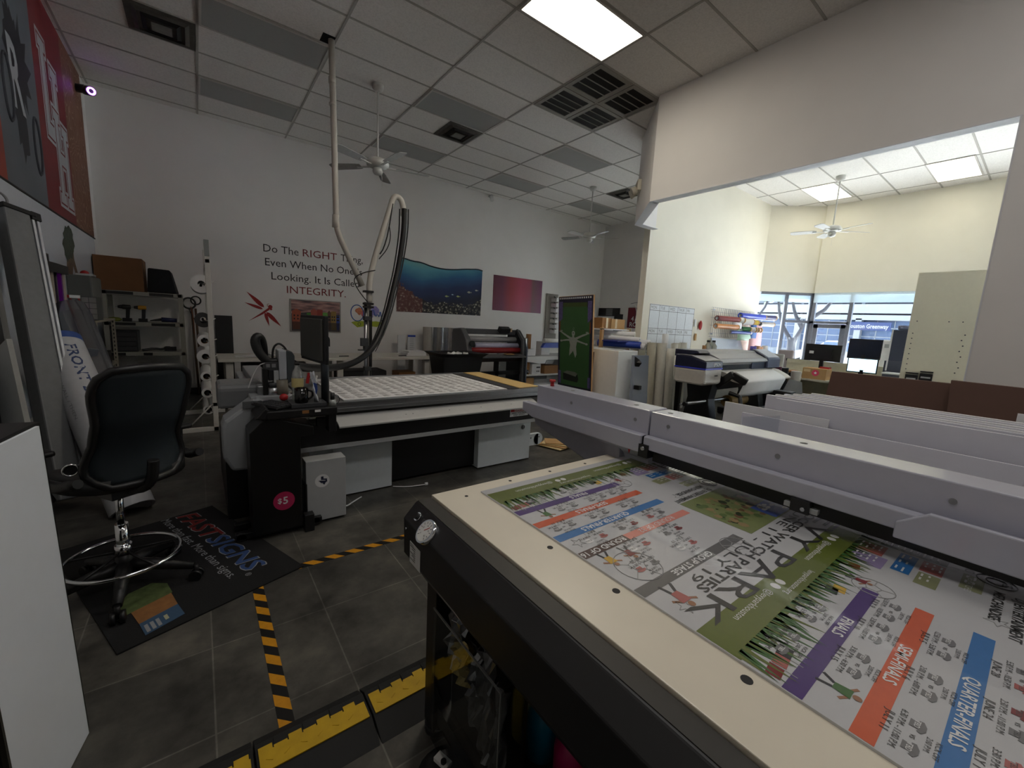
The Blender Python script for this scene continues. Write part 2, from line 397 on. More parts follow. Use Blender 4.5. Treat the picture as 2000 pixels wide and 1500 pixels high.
for k_, (bx_, ry_) in enumerate(((0,-4),(0,-7),(2,-7))):
    troffer(BX(bx_), RY(ry_), PANEL_FILL, ['added lit fill panel over the aisle beside the flatbed printer','added lit fill panel behind the viewer on the left','added lit fill panel behind the viewer on the right'][k_])
troffer(BX(8)-.05, 1.20, PANELF, 'right-hand of the two lit panels in the bright front room')
troffer(BX(8)-.05, 3.02, PANELF, 'lit panel behind the fan rod in the bright front room')
for x, r, l in ((0,3,'unlit ceiling panel beside the square hole of the white pipe'), (0,6,'unlit ceiling panel at upper left, close to the back wall'),
                (2,3,'unlit ceiling panel next to the square vent right of the near fan'), (2,6,'unlit ceiling panel above the right blades of the near fan'),
                (4,3,'unlit ceiling panel below the four return grilles'), (4,6,'unlit ceiling panel behind the row of grilles towards the back wall'), (6,6,'unlit ceiling panel above the far fan')):
    troffer(BX(x), RY(r), None, l)
DUSTY = mat('dusty_diffuser', (78,74,68), .7, var=.2, scale=12); CONEDK = mat('vent_cone_dark', (26,24,22), .8); VENTM = mat('vent_mid', (112,109,103), .6, var=.15)  # inner vent cone takes the darkest tone
def vent(x, y, label):
    t = T('ceiling_vent', label, 'air vent', (x+.305, y+.305, CZ-.02))
    f = MB(); f.box(x+.014, y+.014, CZ-.010, x+.5956, y+.5956, CZ-.001, DUSTY); f.build('plate', t)
    for i, (r0, r1) in enumerate(((.235,.195),(.165,.125))):
        m = MB(); cx, cy = x+.305, y+.305; z0, z1 = CZ-.011, CZ-.030-.008*i
        A = [(-r0,-r0),(r0,-r0),(r0,r0),(-r0,r0)]; B = [(-r1,-r1),(r1,-r1),(r1,r1),(-r1,r1)]
        for k in range(4):
            p, q = A[k], A[(k+1)%4]; u, v = B[(k+1)%4], B[k]
            m.face([(cx+p[0],cy+p[1],z0),(cx+q[0],cy+q[1],z0),(cx+u[0],cy+u[1],z1),(cx+v[0],cy+v[1],z1)], CONEDK if i else DUSTY)
        m.build('cone', t, solid=.003)
    MB().box(x+.22, y+.22, CZ-.045, x+.39, y+.39, CZ-.038, VENTM).build('centre_plate', t)
    return t
vent(BX(0)-.6096, RY(4), 'dusty square air vent at the upper left of the ceiling')
vent(BX(2)+.6096, RY(4), 'dusty square air vent right of the near ceiling fan')
vent(BX(6), RY(4), 'square air vent half hidden by the header beside the emergency light')
LOUV = mat('return_dark', (22,20,19), .9); LOUVF = mat('return_frame', (150,146,139), .5)
for i, (cx, ry) in enumerate(((3,0),(3,1),(3.5,0),(3.5,1))):
    x = BX(cx); y = RY(ry); w_ = .6096 if cx == 3 else .585
    t = T('return_grille', ['return air grille nearest the lit ceiling panel, in the block of four','leftmost return air grille of the block of four','return air grille touching the corner of the header wall','return air grille farthest from the lit panel, in the block of four'][i], 'air vent', (x+.3, y+.3, CZ-.02), 'block of four return grilles')
    f = MB()
    for q in ((.012,.012,w_-.012,.07),(.012,.54,w_-.012,.598),(.012,.07,.07,.54),(w_-.07,.07,w_-.012,.54)): f.box(x+q[0],y+q[1],CZ-.014,x+q[2],y+q[3],CZ-.001,LOUVF)
    f.build('frame', t)
    MB().box(x+.07, y+.07, CZ-.006, x+w_-.07, y+.54, CZ-.002, LOUV).build('core', t)
    f = MB()
    for k in range(1, 4): yy = y+.07+.47*k/4; f.box(x+.07, yy-.006, CZ-.013, x+w_-.07, yy+.006, CZ-.006, LOUVF)
    f.build('divider', t)
# fans
BLADE = mat('fan_blade_white', (176,176,174), .55, var=.08); FANW = mat('fan_housing', (206,206,202), .4)
def fan(loc, zhub, ang0, R, label, blade=None, lamp=False):
    x, y = loc; t = T('ceiling_fan', label, 'ceiling fan', (x, y, zhub))
    MB().lathe([(0,CZ-.002),(.075,CZ-.002),(.07,CZ-.05),(.04,CZ-.085),(.014,CZ-.09),(0,CZ-.09)], (x,y,0), FANW).build('canopy', t)
    MB().cyl((x,y,zhub+.09), (x,y,CZ-.085), .012, FANW, n=10).build('downrod', t)
    MB().lathe([(0,zhub+.10),(.03,zhub+.095),(.12,zhub+.07),(.15,zhub+.03),(.14,zhub-.01),(.07,zhub-.03),(0,zhub-.03)], (x,y,0), FANW).build('motor', t)
    MB().lathe([(0,zhub-.03),(.06,zhub-.035),(.065,zhub-.08),(.05,zhub-.11),(0,zhub-.125)], (x,y,0), FANW).build('switch_housing', t)
    for k in range(5):
        a = ang0+2*PI*k/5; d = Vector((math.cos(a), math.sin(a), 0)); n = Vector((-math.sin(a), math.cos(a), 0)); c = Vector((x,y,zhub-.005)); tl = .20
        def P(r, s): return c+d*r+n*s*math.cos(tl)+Vector((0,0,s*math.sin(tl)))
        m = MB(); pts = [P(.24,-.05),P(.30,-.062),(P(R-.05,-.075)),P(R,-.05),P(R,.05),P(R-.05,.075),P(.30,.062),P(.24,.05)]
        m.face(pts, blade or BLADE); b = m.build('blade', t, solid=.007)
        MB().bar(c+d*.12-Vector((0,0,.012)), c+d*.30-Vector((0,0,.01)), .035, .008, FANW).build('blade_iron', t)
    MB().tube([(x+.05,y,zhub-.08),(x+.06,y,zhub-.14),(x+.06,y,zhub-.26)], .002, FANW, 5).build('pull_chain', t)
fan((2.02, 5.85), 3.45, math.atan2(.58,-.53), .69, 'white five-blade ceiling fan on a long rod beside the white pipe')
fan((6.94, 6.54), 3.41, math.atan2(-.35,.54), .66, 'small-looking far ceiling fan above the green poster')
fan((9.60, 2.87), 3.48, math.atan2(-.44,.54), .66, 'ceiling fan hanging in the bright front room')
# security cameras, emergency light
t = T('security_camera', 'small white security camera high on the back wall under the ceiling', 'camera', (5.67, 8.6, 4.3))
MB().cyl((5.67,8.655,4.40), (5.67,8.58,4.38), .03, WHITE).build('bracket', t)
MB().cyl((5.64,8.50,4.28), (5.70,8.62,4.40), .045, WHITE).build('body', t)
t = T('security_camera', 'dark security camera with a glowing purple ring in the left corner', 'camera', (-1.0, 8.05, 4.12))
MB().cyl((-1.118,8.10,4.16), (-1.03,8.09,4.17), .05, DKGREY).build('bracket', t)
cd = Vector((.55,-1.05,-.3)).normalized(); c0 = Vector((-.99,8.05,4.15))
MB().cyl(c0-cd*.10, c0+cd*.06, .055, DKGREY).build('body', t)
MB().ring(c0+cd*.063, cd, .035, .011, emis('purple_ring', (188,110,255), 2.2), 28, 6).build('infrared_ring', t)
t = T('emergency_light', 'white emergency light unit with two lamp heads on the header corner', 'emergency light', (5.86, 4.5, 3.55))
EM = mat('cream_plastic', (206,200,184), .5)
nd = Vector((-1,1,0)).normalized(); c = Vector((5.62,4.30,3.66)); tg = Vector((1,1,0)).normalized()
m = MB(); m.obox(c+nd*.03, (.26,.06,.16), EM, PI/4); m.build('case', t, .01)
for s_ in (-1, 1): MB().cyl(c+nd*.06+tg*.08*s_+Vector((0,0,-.06)), c+nd*.13+tg*.08*s_+Vector((0,0,-.10)), .05, EM, .065).build('lamp_head', t)

# ================================================================ OUTSIDE
EXT = mat('pale_render', (128,134,140), .8, var=.02); GLS = mat('tinted_glazing', (58,78,108), .3, var=.1, scale=1.2); ASPH = mat('pale_concrete', (214,212,206), .9, var=.06, scale=1)
struct(MB().box(11.62, -40, -.16, 70, 45, -.06, ASPH), 'ground')
b = T('building', 'pale building across the street with bluish windows and a sign band', 'building', (31, 6, 0))
m = MB(); m.box(30.4, -14, -.1, 36, 26, 12, EXT).box(29.9, -14, 2.62, 30.5, 26, 2.90, EXT).box(29.9,-14,3.0,30.5,26,3.5,EXT)
for y in range(-14, 27, 3): m.box(29.9, y-.14, -.1, 30.4, y+.14, 2.7, EXT)
m.build('wall', b)
SH = mat('ribbon_window_dark', (28,32,46), .6)  # dark ribbon windows between the facade bands
for y in range(-14, 26, 3):
    m = MB(); m.box(30.36, y+.14, .75, 30.40, y+2.86, 2.6, GLS); m.build('window', b)
for z0, z1 in ((2.90,3.0),(3.5,3.6)):
    for y in range(-14, 26, 3): MB().box(30.2, y+.1, z0, 30.41, y+2.9, z1, SH).build('window_slot', b)
m = MB()
for y in range(-14, 26, 3):
    for q in range(1, 4): m.box(30.33, y+q*.75-.02, .75, 30.36, y+q*.75+.02, 2.6, EXT)
    for z in (1.25, 1.7, 2.2): m.box(30.33, y, z-.025, 30.36, y+3, z+.025, EXT)
m.build('mullion', b)
m = MB(); m.box(29.82, 5.55, 2.05, 29.88, 7.75, 2.50, mat('sign_blue', (26,44,86), .5)); m.text('t Houston Greenway', .24, (29.81, 7.6, 2.16), (0,-1,0), (0,0,1), mat('sign_letter_white',(150,152,156),.5), 1.95, bold=True); m.build('sign_band', b)
def car(x, y, lab):
    t = T('parked_car', lab, 'car', (x, y, -.06)); L = 2.2
    m = MB(); m.prism([(-L,.28),(L,.28),(L,.75),(L-.7,.92),(1.0,1.0),(.4,1.45),(-1.5,1.48),(-2.0,.98),(-L,.9)], 'x', -.85, .85, mat('white_car_paint', (110,112,116), .4))
    bm_ = m; 
    for v in bm_.bm.verts: v.co = Vector((v.co.x+x, v.co.y+y, v.co.z-.06))
    m.build('body', t, .06)
    m = MB()
    for s_ in (-.86, .86): m.box(x+s_-.005, y-1.4, .95, x+s_+.005, y+.5, 1.32, GLS)
    m.build('window', t)
    for dy in (-1.3, 1.3):
        for dx in (-.75, .75): MB().cyl((x+dx-.1, y+dy, .24), (x+dx+.1, y+dy, .24), .3, BLACK).build('wheel', t)
car(23.5, 5.9, 'white car parked outside behind the door glass'); car(23.5, 1.0, 'white car parked outside below the sign band')
BARK = mat('tree_bark', (34,36,44), .9, var=.2); LEAF = mat('pale_leaf', (52,66,44), .7, var=.2)
def tree(x, y, lab, leaf):
    t = T('street_tree', lab, 'tree', (x, y, -.06))
    m = MB(); m.tube([(x,y,-.06),(x,y+.02,.9),(x-.02,y+.05,1.45)], [.20,.13,.11], BARK, 10, smooth_path=1)
    for pts in ([(x,y+.03,1.2),(x,y-.25,1.9),(x,y-.45,2.5),(x,y-.5,4)], [(x,y+.05,1.3),(x,y+.42,1.9),(x,y+.6,2.5),(x,y+.8,4)], [(x,y-.2,1.8),(x,y+.05,2.2),(x,y+.2,2.7),(x,y+.1,3.8)], [(x,y-.3,2.0),(x,y-.9,2.5),(x,y-1.2,3.6)]):
        m.tube(pts, [.075,.05,.04,.025][:len(pts)], BARK, 8, smooth_path=1)
    m.build('trunk', t)
    m = MB()
    for _ in range(260):
        a = random.uniform(0, 2*PI); r = random.uniform(.2, 1.9); z = random.uniform(2.9, 5.2); c = Vector((x+r*math.cos(a), y+r*math.sin(a), z)); s_ = random.uniform(.06,.16)
        u = Vector((random.uniform(-1,1),random.uniform(-1,1),random.uniform(-1,1))).normalized(); v = u.orthogonal()
        m.face([c-u*s_, c+v*s_*.5, c+u*s_, c-v*s_*.5], LEAF)
    m.build('foliage', t)
tree(16, 5.40, 'forked street tree outside the left part of the storefront', True)
tree(21, 9.4, 'second street tree outside, seen left of the window frame', True)

# ================================================================ FOREGROUND FLATBED PRINTER
TZ = .875
CREAM = mat('cream_anodised_bed', (222,214,196), .3, var=.03, scale=8, spec=.6)
fb = T('flatbed_printer', 'large flatbed printer with cream bed and black front housing in the foreground', 'printer', (1.2, 0, 0))
m = MB(); m.box(.596, -1.5, .845, 2.0, 1.19, TZ, CREAM); o = m.build('table_top', fb, .002)
for x, y, r in ((.715,.73,.008),(.72,.515,.009),(.72,.235,.010),(.69,1.12,.006),(.9,1.155,.006),(1.1,1.155,.006),(1.3,1.15,.006)):
    MB().cyl((x,y,TZ-.004), (x,y,TZ+.0008), r, INKBLK, n=16).build('pin_hole', o)
PR = [(.592,.845),(.592,.868),(.541,.866),(.498,.82),(.500,.70),(.515,.682),(.58,.57),(.66,.57),(.66,.845)]
MB().prism(PR, 'y', -1.5, 1.19, BLACK).build('front_housing', fb, .004)
MB().box(.545, -1.5, .8655, .590, 1.185, .8685, mat('reflection_strip', (44,42,38), .5)).build('sheen_strip', fb)  # brown strip stands in for the ceiling mirrored in the housing top
for y in (1.115, -1.2):
    o = MB().box(.585, y, .02, .655, y+.07, .58, BLACKM).build('leg', fb, .003)
    MB().cyl((.62,y+.035,0), (.62,y+.035,.03), .045, BLACK).build('levelling_foot', o)
    o = MB().box(1.90, y, .02, 1.97, y+.07, .845, BLACKM).build('leg', fb, .003)
    MB().cyl((1.935,y+.035,0), (1.935,y+.035,.03), .045, BLACK).build('levelling_foot', o)
MB().box(.60, -1.2, .05, .65, 1.15, .12, BLACKM).box(.62, 1.13, .45, 1.95, 1.18, .57, BLACKM).box(.66,-1.4,.60,1.95,1.18,.845,BLACKM).build('chassis', fb)
# pressure gauge + switch on the slanted face
nrm = Vector((-.046,0,.043)).normalized(); fc = Vector((.519,1.035,.843))
sl = Vector((.043,0,.046)).normalized()
def onface(y, t=0.): return Vector((.519,y,.843))+sl*t
gz = MB(); c = Vector((.4985,1.045,.800)); nx = Vector((-1,0,.12)).normalized()
c = Vector((.510,1.035,.833)); nx = nrm
gz.cyl(c-nx*.01, c+nx*.014, .036, CHROME, n=28); og = gz.build('pressure_gauge', fb)
d = MB(); d.disc(c+nx*.0145, nx, .031, mat('gauge_face', (206,206,202), .4), 28)
U_ = sl; V_ = Vector((0,-1,0))
for k in range(11):
    a = math.radians(225-27*k); p = (V_*math.cos(a)+U_*math.sin(a)); q = c+nx*.015
    d.bar(q+p*.022, q+p*.028, .0016, .0004, INKBLK, up=nx)
for k, s_ in enumerate(('0','20','40','60','80')):
    a = math.radians(225-67*k); p = (V_*math.cos(a)+U_*math.sin(a)); d.text(s_, .005, c+nx*.0152+p*.016-U_*.0025, V_, U_, INKBLK, align='c')
d.bar(c+nx*.0155-V_*.004, c+nx*.0155+V_*.012+U_*.016, .0018, .0006, RED, up=nx); d.build('dial', og)
c = onface(1.125, .0); m = MB(); m.cyl(c, c+nrm*.004, .014, CHROME); m.cyl(c+nrm*.004, c+nrm*.012, .010, BLACK); m.build('power_button', fb)
c = onface(1.088, .002); MB().bar(c-V_*.006, c+V_*.006, .012, .003, DKGREY, up=nrm).build('warning_badge', fb)
MB().cyl((.499,1.165,.792), (.494,1.165,.792), .004, CHROME).build('screw', fb)
LBL = mat('label_paper', (205,205,203), .6)
for (y0, y1, z0, z1, x) in ((1.135,1.06,.695,.765,.4985),(.99,.885,.655,.705,.0)):
    m = MB()
    if x:
        m.box(x-.001, y1, z0, x, y0, z1, LBL)
        for i in range(7): m.box(x-.0015, y1+.035, z1-.012-i*.007, x-.0009, y0-.004-.012*(i%3), z1-.014-i*.007, INKBLK)
        m.text('MODEL', .006, (x-.0016, y0-.004, z1-.009), (0,-1,0), (0,0,1), INKBLK)
    else:  # on the undercut face
        a = Vector((.512,0,.684)); b = Vector((.5755,0,.577)); dv = (b-a).normalized(); nn = Vector((-.86,0,-.51))
        q = lambda y, t, h=.001: a+dv*t+Vector((0,y,0))+nn*h
        m.face([q(y0,.012),q(y1,.012),q(y1,.075),q(y0,.075)], LBL)
        for i in range(6): m.face([q(y0-.008,.022+i*.008,.0015),q(y1+.01+.012*(i%3),.022+i*.008,.0015),q(y1+.01+.012*(i%3),.025+i*.008,.0015),q(y0-.008,.025+i*.008,.0015)], INKBLK)
    m.build('rating_label', fb)
# gantry beam
m = MB(); PF = [(1.50,.99),(1.50,1.12),(1.625,1.12),(1.70,1.08),(1.70,.93),(1.56,.93),(1.555,.96),(1.462,.965),(1.462,1.018),(1.49,1.022)]
m.prism(PF, 'y', -1.7, .985, GANTRY)
m.prism([(-1.6,.945),(.19,.945),(.19,.99),(.13,1.035),(-1.6,1.035)], 'x', 1.452, 1.47, GANTRY)
o = m.build('gantry_beam', fb, .004)
for y in (.93,.45,-.1):
    MB().cyl((1.555,y,1.1195), (1.555,y,1.1208), .011, DKGREY, n=16).build('cover_screw', o)
for y, z in ((.9,1.075),(.5,1.07),(.10,1.07),(.75,.99)): MB().cyl((1.4995,y,z), (1.498,y,z), .008, GREY, n=12).build('cover_screw', o)
m = MB(); PE = [(1.50,.99),(1.50,1.122),(1.63,1.122),(1.70,1.08),(1.70,.86),(1.54,.86),(1.52,.90),(1.462,.95),(1.462,1.02),(1.49,1.024)]
m.prism(PE, 'y', .993, 1.72, GANTRY); o = m.build('gantry_end_cover', fb, .005)
MB().prism([(.993,.945),(1.70,.945),(1.79,.97),(1.79,1.02),(.993,1.02)], 'x', 1.455, 1.5, GANTRY).build('side_skirt', o, .004)
MB().prism([(1.12,.80),(1.30,.80),(1.72,.90),(1.72,.96),(1.12,.96)], 'x', 1.49, 1.60, mat('gantry_lower_grey', (140,140,150), .5)).build('carriage', o, .01)
for y in (1.1,1.5): MB().cyl((1.555,y,1.1215), (1.555,y,1.1228), .011, DKGREY, n=16).build('cover_screw', o)
for y, z in ((1.45,1.07),(1.2,1.00),(1.06,1.07)): MB().cyl((1.4995,y,z), (1.498,y,z), .008, GREY, n=12).build('cover_screw', o)
MB().box(1.52, -1.6, .905, 1.56, .97, .948, BLACK).build('brush_strip', fb)
m = MB(); m.cyl((1.50,1.60,1.126), (1.50,1.60,1.126), .001, RED); 
m = MB(); m.tube([(1.47,1.15,.992),(1.47,1.04,.966),(1.50,.95,.952)], .006, BLACK, 6); m.box(1.455,.955,.93,1.50,1.0,.985,BLACK); m.cyl((1.455,.975,.97),(1.445,.975,.97),.008,ALU)
m.prism([(1.06,.952),(1.045,.952),(1.052,.925)], 'x', 1.464, 1.468, RED); m.build('tension_lever', fb)
m = MB(); m.box(1.45,.38,.925,1.49,.43,.965,BLACK).cyl((1.45,.395,.94),(1.444,.395,.94),.006,ALU).box(1.46,.36,.93,1.48,.45,.945,LGREY); m.build('sensor_block', fb)
t = T('emergency_button', 'red emergency stop knob on the far end of the white gantry', 'button', (1.555,1.66,1.122))
MB().cyl((1.555,1.66,1.1222), (1.555,1.66,1.145), .011, RED, .010).build('stem', t); MB().cyl((1.555,1.66,1.145), (1.555,1.66,1.158), .017, RED).build('cap', t)
# acrylic pouch holder with foil ink pouches
h = T('acrylic_holder', 'clear acrylic holder hung under the flatbed with foil pouches inside', 'holder', (.57, .89, .03))
m = MB(); m.box(.555,.705,.06,.558,1.075,.545,ACRYL).box(.555,.703,.06,.635,.706,.545,ACRYL).box(.555,.705,.06,.64,1.075,.063,ACRYL); m.build('front_sheet', h)
MB().box(.5535,.703,.543,.5585,1.075,.547,mat('acrylic_edge',(120,122,122),.2)).box(.5535,.7025,.06,.5565,.7055,.545,_M['acrylic_edge']).box(.635,.70,.03,.645,1.08,.57,BLACKM).build('sheet_edge', h)
FOILM = mat('metallised_film', (150,150,154), .28, .9, var=.2, scale=30); FOILY = mat('yellowish_pouch', (186,164,104), .45, .2, var=.2)
def pouch(y, z, w_, hh, m_, lab, x=.60):
    m = MB(); n = 7; k = 6
    rnd = [[random.uniform(-.012,.012) for _ in range(k+1)] for _ in range(n+1)]
    P = lambda i, j: (x+rnd[i][j]+.01*math.sin(i*2.1+j), y+w_*(j/k-.5)*(1-.25*abs(math.sin(i*1.3))), z-hh*i/n)
    for i in range(n):
        for j in range(k): m.face([P(i,j),P(i,j+1),P(i+1,j+1),P(i+1,j)], m_)
    o = one(m, 'foil_pouch', lab, 'pouch', None, solid=.003)
pouch(1.00,.57,.13,.20,FOILM,'crumpled grey foil pouch at the far end of the acrylic holder')
pouch(.945,.50,.09,.13,FOILY,'yellowish crumpled pouch in the acrylic holder',.585)
pouch(.895,.50,.09,.25,FOILM,'narrow dark foil pouch in the middle of the acrylic holder',.61)
pouch(.82,.55,.08,.33,FOILM,'long foil pouch second from the near end of the holder',.595)
pouch(.745,.50,.055,.36,FOILM,'foil pouch at the near end of the acrylic holder',.59)
for i, (c_, nme) in enumerate((((0,110,140),'cyan'),((150,10,80),'magenta'),((190,170,20),'yellow'),((20,20,22),'black'))):
    y = .80-.13*i; t = T('ink_bottle', nme+' ink bottle low behind the acrylic holder', 'ink bottle', (.80,y,.125), 'ink bottles under the flatbed')
    MB().lathe([(0,.125),(.05,.125),(.052,.26),(.03,.30),(.018,.31),(.018,.325),(0,.325)], (.80,y,0), mat('ink_'+nme, c_, .4)).build('body', t)
    MB().cyl((.80,y,.325),(.80,y,.35),.021,BLACK).build('cap', t)
one(MB().box(.70,.28,.0,.92,1.0,.125,BLACK), 'ink_shelf', 'low black shelf holding ink bottles under the flatbed', 'shelf', bevel=.004)
t = T('foot_pedal', 'black foot pedal with a small white switch plate on the floor', 'foot pedal', (.55,.98,0))
m = MB(); m.lathe([(0,0),(.10,0),(.095,.03),(.06,.05),(0,.055)], (.56,.965,0), BLACK); m.build('base', t)
m = MB(); m.obox((.555,.985,.062),(.028,.055,.014),WHITE,.3); m.cyl((.552,.975,.069),(.552,.975,.076),.009,BLACK); m.build('switch_plate', t)
one(MB().tube([(.64,.98,.04),(.66,1.04,.03),(.67,1.08,.012),(.72,1.1,.01)], .005, CABLE, 6, smooth_path=2), 'pedal_cable', 'thin black cable running from the foot pedal under the flatbed', 'cable')

# ---------------------------------------------------------------- the printed board
def board():
    BW = mat('corrugated_white', (190,191,194), .30, var=.02, spec=.6, coat=1.)
    def ink(n, c, r=.3): return mat('print_'+n, c, r, var=.04, scale=60, spec=.6, coat=1.)
    GR = ink('olive', (98,110,44)); GRS = ink('grass', (62,104,50)); PU = ink('purple', (74,48,116)); ORG_ = ink('orange', (206,92,54)); BL = ink('blue', (46,112,176)); BR = ink('brown', (72,48,42)); PK = ink('pink', (216,132,116))
    GY = ink('grey', (92,92,92)); DK = ink('charcoal', (44,46,52)); LV = ink('lavender', (150,136,176)); RD = ink('red', (170,92,88)); OL = ink('sage', (140,144,108)); TX = ink('text', (52,52,52)); LT = ink('faint', (150,150,150)); WT = ink('white', (225,225,225)); MR = ink('maroon', (120,24,30)); SK = ink('skin', (150,104,74)); YL = ink('gold', (206,166,60)); JER = ink('jersey', (112,112,114))
    m = MB(); x0, x1 = .747, 1.975; m.box(x0, -1.42, TZ+.0002, x1, 1.12, TZ+.0052, BW); Z = TZ+.0056
    Rt, Up = (-1,0,0), (0,-1,0)
    def rect(xa, ya, xb, yb, c, z=0): m.face([(xa,ya,Z+z),(xb,ya,Z+z),(xb,yb,Z+z),(xa,yb,Z+z)], c)
    def tx(s, x, y, size, c=TX, width=None, al='l', bold=False, z=.0005): m.text(s, size, (x,y,Z+z), Rt, Up, c, width, al, bold)
    def poly(pts, c, z=.0002): m.face([(p[0],p[1],Z+z) for p in pts], c)
    def line(p, q, wd, c): m.bar((*p,Z), (*q,Z), wd, .0004, c)
    for oy in (0, -.742, -1.484):
        rnd = random.Random(3)
        def r_(xa, ya, xb, yb, c, z=0):
            ya += oy; yb += oy; ya, yb = max(min(ya,1.118),-1.415), max(min(yb,1.118),-1.415)
            if abs(ya-yb) > .002: rect(xa, ya, xb, yb, c, z)
        def inb(y): return -1.36 < y+oy < 1.1
        # green band with grass blades pointing up the poster (-Y)
        r_(x0+.002, 1.0, x1-.002, 1.085, GR)
        k = 150
        for i in range(k):
            x = x0+.01+(x1-x0-.02)*(i+rnd.random())/k; h_ = rnd.uniform(.025,.07)*(1.25 if i < 25 else 1); dx = rnd.uniform(-.02,.02)
            if inb(.9) and inb(1.02): poly([(x-.006,1.012+oy),(x+.006,1.012+oy),(x+dx,1.005-h_+oy)], GRS if i%3 else GR, .0003)
        if inb(1.05):
            for xx in (1.02, 1.42, 1.8): tx('@levyparkhouston', xx, 1.062+oy, .016, WT); m.disc((xx+.03,1.056+oy,Z+.0004),(0,0,1),.011,WT,16); m.disc((xx+.058,1.056+oy,Z+.0004),(0,0,1),.011,WT,16)
            tx('levyparkhouston.org', 1.20, 1.035+oy, .014, WT)
        for y, c, nm, xs in ((.92,PU,'FINALS',1.23),(.83,ORG_,'SEMI-FINALS',1.24),(.743,BL,'QUARTER-FINALS',1.24),(.648,BR,'ROUND OF 16',.93),(.475,GY,'GROUP STAGE',1.22)):
            r_(x0+.002, y-.015, xs, y+.015, c)
            if nm.startswith('ROUND'): r_(.93, y-.014, 1.24, y+.014, PK)
            if inb(y-.03) and inb(y+.03):
                tx(nm, 1.06 if not nm.startswith('ROUND') else .92, y+.009+oy, .019, WT, bold=True)
                if nm.startswith('ROUND'): tx('ROUND OF 32', 1.16, y+.009+oy, .019, WT)
        # match entries
        def shirt(x, y, s, c):
            poly([(x-s*.5,y+s*.5+oy),(x+s*.5,y+s*.5+oy),(x+s*.42,y-s*.1+oy),(x+s*.75,y-.0+oy),(x+s*.85,y-s*.3+oy),(x+s*.3,y-s*.55+oy),(x-s*.3,y-s*.55+oy),(x-s*.85,y-s*.3+oy),(x-s*.75,y+oy),(x-s*.42,y-s*.1+oy)], c, .0004)
        dates = ['JULY 19','JULY 14','JULY 15','JULY 10','JULY 9','JULY 11','JULY 6','JULY 5','JULY 1','JUNE 24','JUNE 28','JUNE 18','JUNE 12','JUNE 20']
        tms = ['2:00 P.M. - 6:00 P.M.','12:30 P.M. - 5:30 P.M.','3:30 P.M. - 6:30 P.M.','2:30 P.M. - 11:00 P.M.','5:30 P.M. - 10:30 P.M.','6:30 P.M. - 11:00 P.M.']
        q = 0
        for (yy, xs) in ((.972,(.87,1.02)),(.876,(.92,1.06,1.17)),(.788,(.82,.97,1.12)),(.694,(.85,.99,1.13)),(.603,(.92,1.08)),(.535,(.86,1.04))):
            for x in xs:
                if inb(yy-.03) and inb(yy+.04):
                    tx(dates[q%14], x+.03, yy+.032+oy, .0115, TX); tx(tms[q%6], x+.05, yy+.017+oy, .009, TX, .10)
                    c1, c2 = ((JER,JER) if q < 8 else ((MR,JER),(JER,RD),(RD,WT))[q%3])
                    shirt(x+.03, yy-.004, .018, c1); tx('vs', x+.004, yy+.0+oy, .009, TX); shirt(x-.028, yy-.004, .018, c2); tx('TBD', x+.042, yy+.0+oy, .007, WT if q < 8 else TX); tx('TBD', x-.018, yy+.0+oy, .007, WT if q < 8 else TX)
                    tx('KICK OFF', x+.018, yy-.026+oy, .007, TX); tx('2:00 P.M.', x+.018, yy-.016+oy, .007, TX)
                q += 1
        # small flags and generic players
        for x, y, c in ((.775,.965,MR),(.81,.968,RD),(.84,.972,DK),(1.15,.985,DK),(1.17,.975,YL),(1.33,.985,MR),(1.72,1.0,DK),(1.74,.99,YL)):
            if inb(y-.02): poly([(x-.016,y+oy),(x+.016,y+.004+oy),(x+.016,y-.02+oy),(x-.014,y-.024+oy)], c); line((x+.017,y+oy),(x+.017,y-.04+oy),.002,LT)
        def player(x, y, s, c):
            s *= .6
            if not (inb(y-.05) and inb(y+.05)): return
            poly([(x-.012*s,y+oy),(x+.012*s,y+oy),(x+.017*s,y-.035*s+oy),(x-.017*s,y-.035*s+oy)], c, .0005)
            line((x-.008*s,y+oy),(x-.014*s,y+.032*s+oy),.008*s,DK); line((x+.008*s,y+oy),(x+.024*s,y+.026*s+oy),.008*s,DK)
            line((x-.014*s,y-.03*s+oy),(x-.034*s,y-.018*s+oy),.007*s,SK); line((x+.014*s,y-.03*s+oy),(x+.032*s,y-.04*s+oy),.007*s,SK)
            m.disc((x,y-.045*s+oy,Z+.0005),(0,0,1),.009*s,SK,12)
        player(.83,.885,1.2,GRS); player(1.26,.955,1.,MR); player(.80,.612,1.3,YL); player(.87,.605,1.2,MR); player(.82,.435,1.6,RD); player(1.66,.42,1.3,DK)
        # schedule boxes
        for (xa,ya,xb,yb,c) in ((1.37,.93,1.45,1.0,LV),(1.455,.945,1.535,1.005,RD),(1.545,.83,1.70,.965,DK),(1.40,.882,1.535,.918,BL),(1.46,.83,1.535,.872,RD),(1.37,.83,1.45,.87,OL),(1.445,.762,1.545,.80,OL)):
            r_(xa,ya,xb,yb,c)
            if inb(ya-.02) and inb(yb+.02):
                n_ = max(2, int((yb-ya)/.014))
                for i in range(n_):
                    for j in range(3 if xb-xa > .12 else 2): wl = (xb-xa)*.25; xx = xb-.008-j*(xb-xa)*.33; rect(xx-wl*rnd.uniform(.5,1), yb+oy-.010-i*.0135, xx, yb+oy-.006-i*.0135, WT, .0004)
